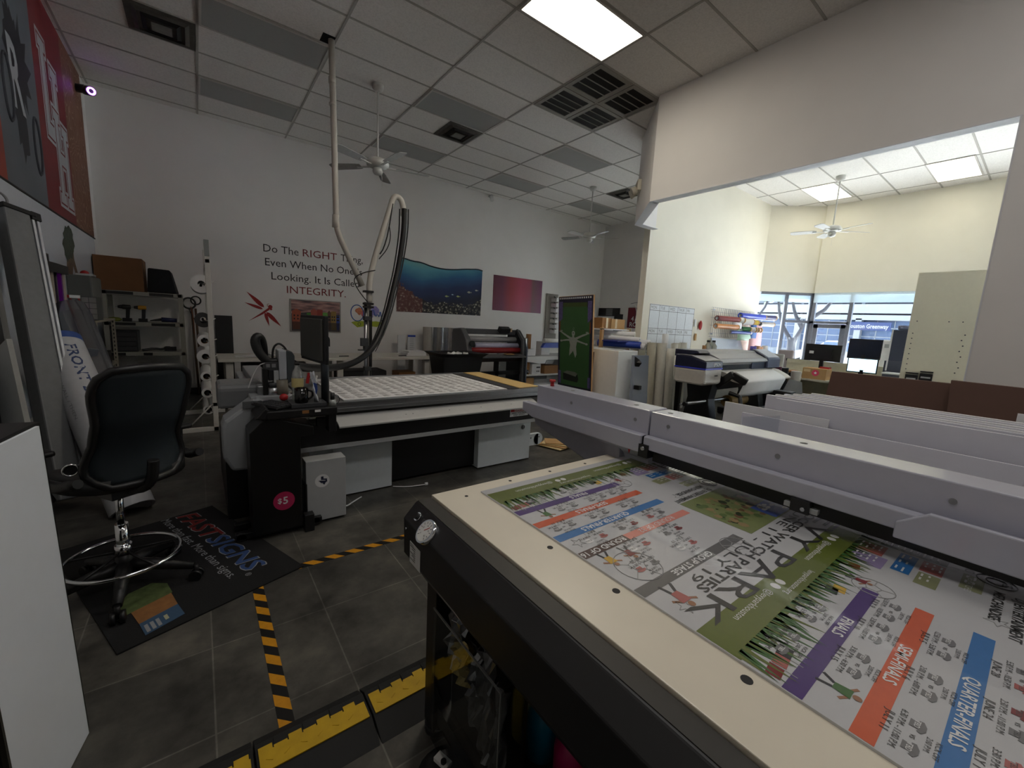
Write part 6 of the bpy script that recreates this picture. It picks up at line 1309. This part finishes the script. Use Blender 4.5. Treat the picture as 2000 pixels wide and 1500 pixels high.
# far end wall prints
t = T('wall_print', 'dark two-part print on the far end wall above the cartons', 'wall print', (9.85,8.3,1.8)); MB().box(9.845,7.85,1.80,9.858,8.82,2.04,mat('print_black',(24,22,22),.5)).build('print', t); MB().box(9.843,8.12,1.82,9.8455,8.36,2.02,mat('print_grey',(110,108,108),.5)).build('pale_part', t)
t = T('wall_sign', 'dark red sign with white letters hanging near the doorway edge', 'sign', (9.85,7.3,1.45)); MB().box(9.84,6.95,1.48,9.856,7.55,2.05,mat('sign_maroon',(112,18,38),.5)).build('panel', t); m = MB(); m.text('4', .13, (9.838,7.42,1.68),(0,-1,0),(0,0,1),WHITE,bold=True); m.text('ROCK', .13, (9.838,7.46,1.52),(0,-1,0),(0,0,1),WHITE,bold=True); m.build('lettering', t, recalc=False)
m = MB(); m.ring((9.80,7.1,1.7),(1,.1,0),.14,.012,PAPER,28,6); m.tube([(9.80,7.28,2.1),(9.80,7.22,1.9),(9.80,7.24,1.75),(9.80,7.15,1.55)],.012,PAPER,6,smooth_path=1); m.tube([(9.8,7.45,2.16),(9.8,7.2,2.2),(9.8,7.0,2.3)],.008,GREY,5); one(m, 'hanging_cables', 'white loops of cable hanging over the dark red sign', 'cables')
one(MB().box(9.55,7.72,1.0,9.85,7.80,1.86,BLACK), 'dark_post', 'narrow dark upright by the far wall right of the cartons', 'post')

# ================================================================ TALL ROLLS BY THE PARTITION
RWH = mat('roll_offwhite',(206,202,190),.5); RC = mat('roll_bone',(190,184,164),.5)
tall = [(7.5,5.74,1.47,.095,RWH,'tall white roll furthest left among the standing rolls'),(7.80,5.72,1.47,.09,PAPER,'tall white roll second from the left among the standing rolls'),(5.98,4.05,1.25,.075,RC,'bone-coloured roll third from the left among the standing rolls'),(6.16,3.98,1.25,.08,RWH,'thick roll with a loosely unwound edge left of the calendar'),(6.38,4.15,1.23,.10,mat('roll_grey_white',(190,190,186),.5),'thick grey-white roll under the calendar left column'),(6.58,4.2,1.40,.055,PAPER,'narrow roll that stands tallest under the calendar'),(6.74,4.1,1.24,.06,RWH,'roll right of the tallest narrow one under the calendar'),(7.05,4.25,1.24,.07,RC,'roll standing right beside the dark upright under the calendar'),(7.32,4.28,1.25,.07,RWH,'rightmost standing roll under the calendar')]
for (x,y,h_,R_,c_,lab) in tall:
    t = T('standing_roll', lab, 'roll', (x,y,0)); MB().pipe((x,y-.05,0),(x,y,h_),R_,R_*.6,c_,PAPER).build('paper', t)
m = MB()
for k in range(8): 
    z0, z1 = .05+.14*k, .05+.14*(k+1); f = lambda z: .02+.16*(1-z/1.2)
    m.face([(6.20,3.90,z0),(6.22+f(z0),3.80,z0),(6.22+f(z1),3.80,z1),(6.20,3.90,z1)], RWH, True)
one(m, 'paper_flap', 'loose curved paper flap unrolling from the thick standing roll', 'paper', solid=.003)
one(MB().box(6.86,3.98,0,6.93,4.1,1.10,BLACK), 'dark_upright', 'narrow black upright left of the roll printer', 'post')
# calendar on the wall
t = T('wall_calendar', 'wall calendar grid with weekday headings in the lit room', 'calendar', (7.1,4.445,1.0)); m = MB(); YC = 4.446; LN = mat('calendar_line',(110,112,112),.6); TXC = mat('calendar_text',(120,120,116),.6)
m.box(6.40,4.445,1.0,7.88,4.4495,1.92,mat('calendar_white',(214,218,222),.4)); 
for z in (1.91,1.81,1.49,1.39,1.05): m.box(6.40,YC-.002,z-.004,7.88,YC,z+.004,LN)
for k in range(6): x = 6.402+.295*k; m.box(x-.004,YC-.002,1.05,x+.004,YC,1.915,LN)
for k, s_ in enumerate(('MON','TUE','WED','THUR','FRI')):
    for z in (1.835,1.415): m.text(s_, .055, (6.43+.295*k,YC-.003,z), RT, UPZ, TXC)
m.build('sheet', t, recalc=False)
# ================================================================ ROLL PRINTER
ep = T('roll_printer', 'big roll-fed printer with dark blue and white covers and a white print coming out', 'printer', (6.7,3.1,0)); NV = mat('printer_navy',(34,38,62),.35); NVL = mat('printer_slate',(84,92,116),.4); PW = mat('printer_white',(196,192,184),.4); TOPG = mat('printer_topgrey',(142,142,146),.35)
m = MB(); m.prism([(2.82,.76),(2.86,.735),(3.26,.74),(3.28,.78),(3.28,.955),(2.82,.965)], 'x', 5.45, 5.92, PW); m.build('ink_bay_cover', ep, .025)
MB().box(5.448,2.818,.955,5.922,3.282,.975,mat('printer_blue',(60,70,190),.4)).build('blue_stripe', ep)
m = MB(); m.prism([(2.82,.972),(3.28,.972),(3.28,1.13),(3.05,1.13),(2.86,1.075),(2.82,1.065)], 'x', 5.45, 5.92, NV); o = m.build('ink_bay_top', ep, .012)
m = MB(); m.prism([(2.85,1.077),(3.05,1.133),(3.28,1.133),(3.28,1.138),(3.04,1.138),(2.84,1.08)], 'x', 5.455, 5.915, TOPG); m.build('top_panel', o)
m = MB(); m.text('EPSON', .05, (5.66,2.817,1.00), RT, UPZ, WHITE, .20, bold=True); m.build('lettering', o, recalc=False)
MB().box(5.72,2.816,.86,5.80,2.82,.875,DKGREY).build('handle_slot', ep)
m = MB(); m.prism([(2.86,1.05),(2.88,1.10),(3.02,1.16),(3.06,1.195),(3.40,1.20),(3.40,.9),(2.98,.9)], 'x', 5.92, 7.5, TOPG); m.prism([(3.02,1.165),(3.06,1.2),(3.40,1.205),(3.40,1.1)], 'x', 5.62, 5.92, NV); m.build('main_cover', ep, .008)
m = MB(); m.prism([(2.85,1.045),(2.87,1.085),(2.985,1.135),(2.985,1.12)], 'x', 5.92, 7.5, LGREY); m.build('front_lip', ep)
m = MB(); m.box(5.92,2.90,.92,7.5,2.96,1.05,mat('printer_window',(46,48,60),.15)); m.box(7.0,2.88,.92,7.5,2.9,1.05,NV); m.build('window', ep)
m = MB(); m.prism([(2.84,.93),(3.40,.93),(3.40,1.16),(3.08,1.22),(2.86,1.10),(2.84,1.08)], 'x', 7.5, 7.98, NVL); m.prism([(3.02,1.16),(3.09,1.235),(2.9,1.135),(2.86,1.09)], 'x', 7.44, 7.5, NV); m.build('control_end', ep, .01)
m = MB(); m.prism([(2.855,1.105),(3.07,1.222),(3.075,1.227),(2.86,1.11)], 'x', 7.52, 7.96, mat('printer_pale',(176,182,194),.4)); m.build('control_panel', ep)
m = MB(); pr_ = [(2.92,.93),(2.80,.905),(2.66,.84),(2.60,.80),(2.605,.775),(2.70,.79),(2.92,.87)]; m.prism(pr_, 'x', 6.0, 7.86, PW); m.build('heater_platen', ep, .006)
m = MB(); ps = [(2.80,.912),(2.66,.847),(2.594,.803),(2.59,.77),(2.64,.62),(2.66,.56)]
for (a0,b0),(a1,b1) in zip(ps,ps[1:]): m.face([(6.12,a0,b0),(7.6,a0,b0),(7.6,a1,b1),(6.12,a1,b1)], PAPER, True)
m.build('print', ep, solid=.002)
m = MB()
for xx in (6.02,):
    m.bar((xx,2.92,.70),(xx,2.70,.90),.10,.09,BLACK,up=(1,0,0)); m.bar((xx,2.71,.885),(xx,2.52,.80),.10,.075,BLACK,up=(1,0,0))
m.build('dryer_arm', ep, .012)
m = MB()
for x in (5.95,7.6):
    m.prism([(2.86,.1),(3.32,.1),(3.26,.5),(3.30,.74),(2.90,.74),(2.94,.5)], 'x', x-.10, x+.10, BLACK)
    m.box(x-.06,2.5,.05,x+.06,3.6,.13,BLACK)
m.build('stand', ep, .01)
MB().box(5.9,3.05,.60,7.7,3.3,.93,BLACK).build('chassis', ep)
m = MB(); m.cyl((5.30,2.98,.47),(7.6,2.98,.47),.022,ALU).cyl((5.38,3.08,.44),(7.6,3.08,.44),.018,ALU); m.build('media_bar', ep); MB().cyl((5.29,2.98,.47),(5.34,2.98,.47),.03,BLACK).build('bar_cap', ep)
m = MB(); m.box(6.15,2.45,.33,7.35,2.56,.40,ALU).cyl((6.15,2.52,.24),(7.4,2.52,.24),.028,CHROME).cyl((6.15,2.40,.20),(7.4,2.40,.20),.024,CHROME); m.build('take_up_bar', ep)
m = MB(); m.box(5.98,2.42,.16,6.16,2.70,.42,BLACK).box(7.35,2.40,.1,7.55,2.7,.6,BLACK); m.tube([(6.05,2.75,.62),(6.12,2.62,.58),(6.05,2.56,.44)],.03,BLACK,8); m.build('take_up_unit', ep, .01)
m = MB(); m.pipe((6.45,2.95,.43),(7.0,2.95,.43),.09,.05,mat('core_tan',(160,128,70),.6),None); m.build('media_core', ep)
for x in (5.95,7.6):
    for y in (2.52,3.56): MB().cyl((x-.03,y,.04),(x+.03,y,.04),.045,BLACK).build('caster', ep)

# ================================================================ PEGBOARD WITH VINYL ROLLS (LIT ROOM)
YPG = 4.42
pg = T('wire_grid', 'wire grid panel on the lit wall holding coloured vinyl rolls', 'wire grid', (9.6,4.43,1.38)); WIRE = mat('wire_grey',(150,152,156),.4,.5)
m = MB()
for k in range(24): x = 8.56+.083*k; m.bar((x,YPG,1.38),(x,YPG,1.99),.005,.005,WIRE)
for z in (1.38,1.46,1.62,1.78,1.90,1.99): m.bar((8.5,YPG,z),(10.5,YPG,z),.006,.006,WIRE)
m.build('grid', pg); MB().box(8.52,4.40,1.93,8.60,4.449,1.95,CHROME).box(8.52,4.40,1.43,8.60,4.449,1.45,CHROME).build('bracket', pg)
RY_ = 4.25
def vr(xa, za, L, c_, lab, R_=.052, dy=0, tilt=0., core=True):
    t = T('vinyl_roll', lab, 'roll', (xa+L/2, RY_+dy, za), 'vinyl rolls on the wire grid'); MB().pipe((xa,RY_+dy,za),(xa+L,RY_+dy-.10,za+tilt),R_,.034,c_,PAPER).build('vinyl', t)
    MB().pipe((xa+L-.01,RY_+dy-.10,za+tilt),(xa+L+.02,RY_+dy-.103,za+tilt),R_*1.02,.036,KRAFTL,PAPER).build('core', t)
V = lambda n, c: mat('vinyl_'+n, c, .3)
vr(8.42,1.765,.72,V('red',(180,30,52)),'red vinyl roll at the left of the wire grid'); vr(8.40,1.605,.72,V('tan',(206,140,82)),'tan vinyl roll below the red one')
vr(9.42,1.87,.95,V('royal',(44,66,190)),'long royal blue vinyl roll at the top of the wire grid',.06); vr(10.38,1.87,.30,V('indigo',(70,66,110)),'indigo end section right of the royal blue roll',.06,-.1)
vr(9.16,1.76,.18,PAPER,'white roll right of the red one',.06); vr(9.30,1.77,.10,V('maroon',(150,36,44)),'short maroon roll between white rolls',.05,.02)
vr(9.45,1.74,.22,PAPER,'white roll with a printed label in the middle of the wire grid',.065,-.05); vr(9.85,1.74,.20,V('gold',(206,176,60)),'gold vinyl roll below the royal blue one'); vr(10.22,1.72,.42,V('silver',(176,170,164)),'silver-grey vinyl roll at the right end',.05,-.1)
vr(9.05,1.50,.72,V('deepblue',(30,60,150)),'deep blue vinyl roll along the bottom of the wire grid',.035); vr(9.55,1.58,.16,V('green',(66,130,84)),'small green vinyl roll in the bottom row')
for k in range(3): vr(9.78+.13*k,1.575,.08,PAPER if k < 2 else V('grey',(160,160,160)),['white open-ended roll, left of three in the bottom row','white open-ended roll, middle of three in the bottom row','grey open-ended roll, right of three in the bottom row'][k],.058,-.05)
for (xa,xb,za,zb,c_,lab) in ((9.28,9.92,1.33,1.56,(168,204,178),'pale green vinyl sheet hanging below the rolls'),(9.9,10.2,1.33,1.70,(48,98,170),'blue vinyl sheet hanging below the gold roll'),(9.86,10.5,1.02,1.70,(226,176,178),'long pink vinyl sheet hanging at the right of the grid'),(9.02,9.42,1.58,1.76,(236,236,236),'white vinyl flap between the red and white rolls')):
    m = MB(); n = 6
    for i in range(n):
        a0, a1 = i/n, (i+1)/n; f = lambda a: (4.22-.03*math.sin(a*2.4), zb+(za-zb)*a)
        m.face([(xa,*f(a0)),(xb,*f(a0)),(xb,*f(a1)),(xa,*f(a1))], mat('sheet_%d_%d_%d'%c_, c_, .45), True)
    one(m, 'vinyl_sheet', lab, 'vinyl sheet', solid=.002)
m = MB(); m.hexa([(8.6,4.32,1.081),(9.86,4.28,1.081),(9.86,4.30,1.081),(8.6,4.34,1.081),(8.6,4.40,1.36),(9.86,4.38,1.34),(9.86,4.40,1.34),(8.6,4.42,1.36)], mat('pale_blue_board',(204,214,226),.4)); one(m, 'pale_board', 'pale blue-white board leaning under the wire grid', 'board')
t = T('scraper_tool', 'red oval tool hanging between the calendar and the wire grid', 'tool', (8.1,4.43,1.5)); m = MB(); m.blob((8.13,4.42,1.60),.075,RED,(.75,.3,1.3),2); m.build('body', t)
for x, z, lab, c_ in ((7.93,1.64,'small white tool hanging left of the red oval tool',PAPER),(8.0,1.36,'small tan brush hanging below the red oval tool',KRAFTL)): one(MB().obox((x,4.43,z),(.05,.02,.14),c_), 'hanging_tool', lab, 'tool')
# side counter behind the printer
sc_ = T('side_counter', 'white counter along the lit wall behind the roll printer', 'counter', (8.6,4.1,0)); MB().box(7.55,3.85,1.04,10.4,4.42,1.08,WHITE).build('top', sc_, .004)
for x in (7.56,8.9,10.34): MB().box(x,3.88,0,x+.04,4.4,1.04,WHITE).build('panel', sc_)
for x, lab in ((7.72,'clear bottle with black cap, left one on the lit counter'),(7.92,'clear bottle with black cap, right one on the lit counter')):
    t = T('bottle', lab, 'bottle', (x,4.0,1.081)); MB().lathe([(0,0),(.06,0),(.062,.02),(.062,.13),(.03,.18),(.028,.205),(0,.205)],(x,4.0,1.081),clear('solvent_clear',(205,204,190),.2,.1,.7)).build('body', t); MB().cyl((x,4.0,1.286),(x,4.0,1.32),.032,BLACK).build('cap', t)
for k, (x, c_, lab) in enumerate(((7.40,KRAFT,'brown tube standing on the counter left of the bottles'),)): one(MB().cyl((7.62,4.02,1.081),(7.62,4.02,1.22),.035,c_), 'short_tube', lab, 'tube')
for x, y, c_, h_, lab in ((9.55,3.95,(70,60,150),.14,'violet jar on the lit counter near the printer end'),(9.75,3.95,(200,150,110),.15,'tan jar on the lit counter near the printer end'),(9.88,3.95,(220,170,130),.13,'peach jar on the lit counter near the printer end'),(10.05,3.92,(236,236,236),.16,'white jar on the lit counter near the printer end')):
    one(MB().cyl((x,y,1.081),(x,y,1.081+h_),.06,mat('jar_%d'%int(x*100),c_,.4)), 'jar', lab, 'jar')
one(MB().obox((9.35,3.95,1.10),(.22,.14,.04),RED), 'red_tray', 'red tray on the lit counter', 'tray')
# ================================================================ DESKS AND COMPUTERS
DSK = mat('desk_white',(196,192,176),.5)
dk = T('desk', 'cream desk with divider panel by the storefront', 'desk', (9.6,2.3,0)); MB().box(8.7,1.0,.70,9.6,3.3,.735,DSK).build('desktop', dk, .004); MB().box(9.62,1.0,.0,9.66,3.3,1.02,mat('divider_cream',(206,202,180),.6)).build('divider', dk)
for y in (1.02,3.22): MB().box(8.75,y,0,9.6,y+.04,.70,WOOD).build('panel_leg', dk)
d2 = T('desk', 'second cream desk further left under the storefront glass', 'desk', (10.4,3.4,0)); MB().box(9.8,2.6,.72,10.9,3.8,.755,DSK).build('desktop', d2, .004); MB().box(9.8,2.62,0,9.85,3.78,.72,DSK).build('panel_leg', d2); MB().box(10.85,2.62,0,10.9,3.78,.72,DSK).build('panel_leg', d2)
def screen(x, y, z, wd, h_, rz, lab, front, yawn=0, glow=None, base=.735):
    t = T('monitor', lab, 'monitor', (x,y,base)); m = MB(); m.obox((x,y,z),(.035,wd,h_),BLACK,rz); m.build('case', t, .004)
    s_ = -1 if front else 1
    if front: d = Vector((-math.cos(rz),-math.sin(rz),0)); MB().obox(Vector((x,y,z))+d*.0185,(.001,wd-.03,h_-.035),glow,rz).build('screen', t)
    else:
        d = Vector((-math.cos(rz),-math.sin(rz),0)); m = MB(); m.obox(Vector((x,y,z-.02))+d*.03,(.03,wd*.55,h_*.6),mat('monitor_back_dark',(30,28,34),.4),rz); n = Vector((-d.y,d.x,0)); m.obox(Vector((x,y,z+.0))+d*.0465-n*wd*.30,(.001,.07,.05),PAPER,rz); m.build('back_cover', t)
    m = MB(); m.box(x-.02,y-.03,base+.01,x+.02,y+.03,z-h_*.3,BLACK).box(x-.09,y-.13,base,x+.09,y+.13,base+.014,BLACK); m.build('stand', t); return t
screen(9.3,2.62,1.20,.56,.31,.03,'black monitor seen from behind, left of the lit screen',False)
screen(9.15,1.99,1.32,.45,.34,.03,'dark screen standing above the lit computer screen',True,glow=mat('dark_screen',(44,48,64),.08))
screen(8.85,1.92,1.05,.40,.25,.05,'lit computer screen with a pale blue page',True,glow=emis('page_blue',(168,214,240),.95))
bx2 = T('cardboard_box', 'cardboard box with a pink star badge on the cream desk', 'box', (8.85,2.55,.736)); MB().box(8.72,2.36,.736,9.0,2.72,.93,KRAFTL).build('body', bx2, .003)
m = MB(); c = Vector((8.7185,2.52,.85)); m.disc(c,(-1,0,0),.055,mat('badge_pink',(228,70,110),.5),24); st = [(.030 if a%2==0 else .013) for a in range(10)]; m.face([c+Vector((-.001,-math.sin(a*PI/5)*st[a],math.cos(a*PI/5)*st[a])) for a in range(10)],PAPER); m.box(8.718,2.60,.86,8.7195,2.70,.91,mat('label_tan',(222,196,150),.6)); m.build('badge', bx2, recalc=False)
one(MB().obox((8.92,2.44,.945),(.12,.14,.03),RED), 'red_tape', 'red roll of tape on top of the starred cardboard box', 'tape')
t = T('picture_frame', 'white board with a dark angled frame leaning on the second desk', 'frame', (9.72,3.3,.756)); MB().box(9.86,3.02,.756,9.88,3.38,1.02,PAPER).build('panel', t); MB().box(9.845,3.0,.97,9.86,3.40,1.02,BLACK).box(9.845,3.0,.756,9.86,3.04,1.02,BLACK).build('frame', t)
one(MB().box(8.74,2.80,.736,9.1,3.2,.80,BLACK), 'black_tray', 'long black tray at the left end of the cream desk', 'tray'); one(MB().obox((8.95,3.0,.82),(.3,.25,.035),KRAFT,.4), 'brown_folder', 'brown curled folder on the black tray', 'folder')
for (x,y,z,sx,sy,sz,c_,lab) in ((10.2,3.55,.756,.35,.3,.42,(150,140,140),'pale framed card standing in front of the storefront corner'),(10.0,3.62,.756,.2,.25,.33,(170,170,166),'grey box with a dark cut-out on the second desk'),(10.6,3.05,.756,.1,.3,.40,(206,212,220),'pale translucent chair-shaped panel by the glass')):
    one(MB().box(x,y-sy/2,z,x+sx*.3,y+sy/2,z+sz,mat('desk_item_%d'%int(x*10),c_,.5)), 'desk_item', lab, 'box', bevel=.03)
pc = T('computer_tower', 'dark tower cabinet at the edge of the tall cream board', 'computer', (8.9,1.45,0)); MB().box(8.9,1.33,1.16,9.3,1.62,1.66,mat('tower_slate',(60,66,84),.4)).build('body', pc, .006); MB().box(8.895,1.615,1.0,8.91,1.635,1.66,WHITE).build('edge', pc); MB().box(8.9,1.3,.735,9.3,1.66,1.158,mat('tower_base',(74,78,92),.5)).build('stand', pc)
one(MB().obox((9.1,1.48,1.70),(.24,.22,.07),mat('hat_grey',(110,116,140),.6)), 'grey_pouch', 'grey pouch on top of the dark tower cabinet', 'pouch', bevel=.02)
one(MB().obox((8.86,1.62,.80),(.2,.12,.13),BLUE), 'blue_box', 'blue box on the desk right of the lit screen', 'box'); one(MB().box(8.72,1.35,.736,8.85,1.58,.90,BLACK), 'small_printer', 'small black device on the desk left of the tall board', 'device', bevel=.01)
one(MB().obox((8.6,1.42,.98),(.3,.34,.02),WHITE), 'white_tray', 'white paper tray jutting out beside the tall board', 'tray'); MB
wp = T('printer', 'white multifunction printer glowing in the window light', 'printer', (10.3,1.75,0)); MB().box(10.2,1.35,.0,10.8,2.05,.95,mat('cabinet_cream',(206,204,196),.6)).build('stand', wp); m = MB(); m.box(10.25,1.4,.951,10.75,2.0,1.50,WHITE); m.build('body', wp, .03); m = MB(); m.box(10.247,1.6,1.35,10.25,1.95,1.42,LGREY); m.build('panel', wp)
one(MB().box(9.67,2.24,.95,9.69,2.32,1.0,RED), 'red_strip', 'small red strip between the two dark monitors', 'strip')
t = T('grey_folded_board', 'folded grey board standing in front of the cream desk', 'board', (7.9,2.7,0)); MB().hexa([(8.0,2.9,0),(8.3,2.45,0),(8.31,2.46,0),(8.01,2.91,0),(8.15,2.72,.74),(8.24,2.55,.70),(8.25,2.56,.70),(8.16,2.73,.74)], GREY).build('panel', t)
for k, (x, y, c_, h_, lab) in enumerate(((8.15,3.05,(40,34,46),.95,'dark roll standing right of the roll printer'),(8.32,3.0,(96,28,52),.92,'dark red roll standing right of the roll printer'),(8.5,2.95,(20,20,22),.9,'black roll standing right of the roll printer'),(8.62,2.78,(190,186,178),.85,'pale roll standing at the end of the roll printer'))):
    t = T('standing_roll', lab, 'roll', (x,y,0)); MB().pipe((x,y,0),(x,y,h_),.08,.05,mat('endroll_%d'%k,c_,.4),PAPER).build('vinyl', t)
# misc on the floor under the cutter end
m = MB()
for k in range(4): m.obox((3.36+.03*k,3.5,.012+.012*k),(.26,.34,.009),KRAFTL if k%2 else mat('card_pale',(214,190,140),.7),.3+.2*k,0,.05)
one(m, 'cardboard_offcuts', 'tan cardboard offcuts on the floor at the end of the cutting table', 'cardboard')
import sys, OpenImageIO as oiio, numpy as np
b=oiio.ImageBuf('/workdir/render_main.png');a=b.get_pixels(oiio.UINT8)[:,:,:3];h,w=a.shape[:2];s=w/2000
P=dict(ceil_left=(560,60),ceil_mid=(900,230),ceil_far=(1080,380),ceil_near=(1350,60),wall_back_l=(300,350),wall_back_m=(700,420),wall_back_r=(1100,420),endwall=(1210,520),header=(1430,240),header_r=(1750,150),jamb=(1960,600),frontwall_l=(1350,500),frontwall=(1750,470),tallboard=(1850,620),table=(1180,1200),board_w=(1130,1290),board_mid=(1350,1130),gantry=(1400,880),gantrytop=(1700,905),leftwall=(90,470),floor1=(650,1200),floor2=(700,1000),cab=(700,900),texbox=(640,990),wpanel=(50,950),wpanel2=(130,1350),cover=(800,800),black=(930,1180),blk2=(540,900),sheet=(1700,840),brown=(1750,760),chairmesh=(270,830),bluerail=(650,760))
for k,(x,y) in P.items():
    X,Y=int(x*s),int(y*s);print(k,(x,y),a[Y-2:Y+3,X-2:X+3].reshape(-1,3).mean(0).round().astype(int))
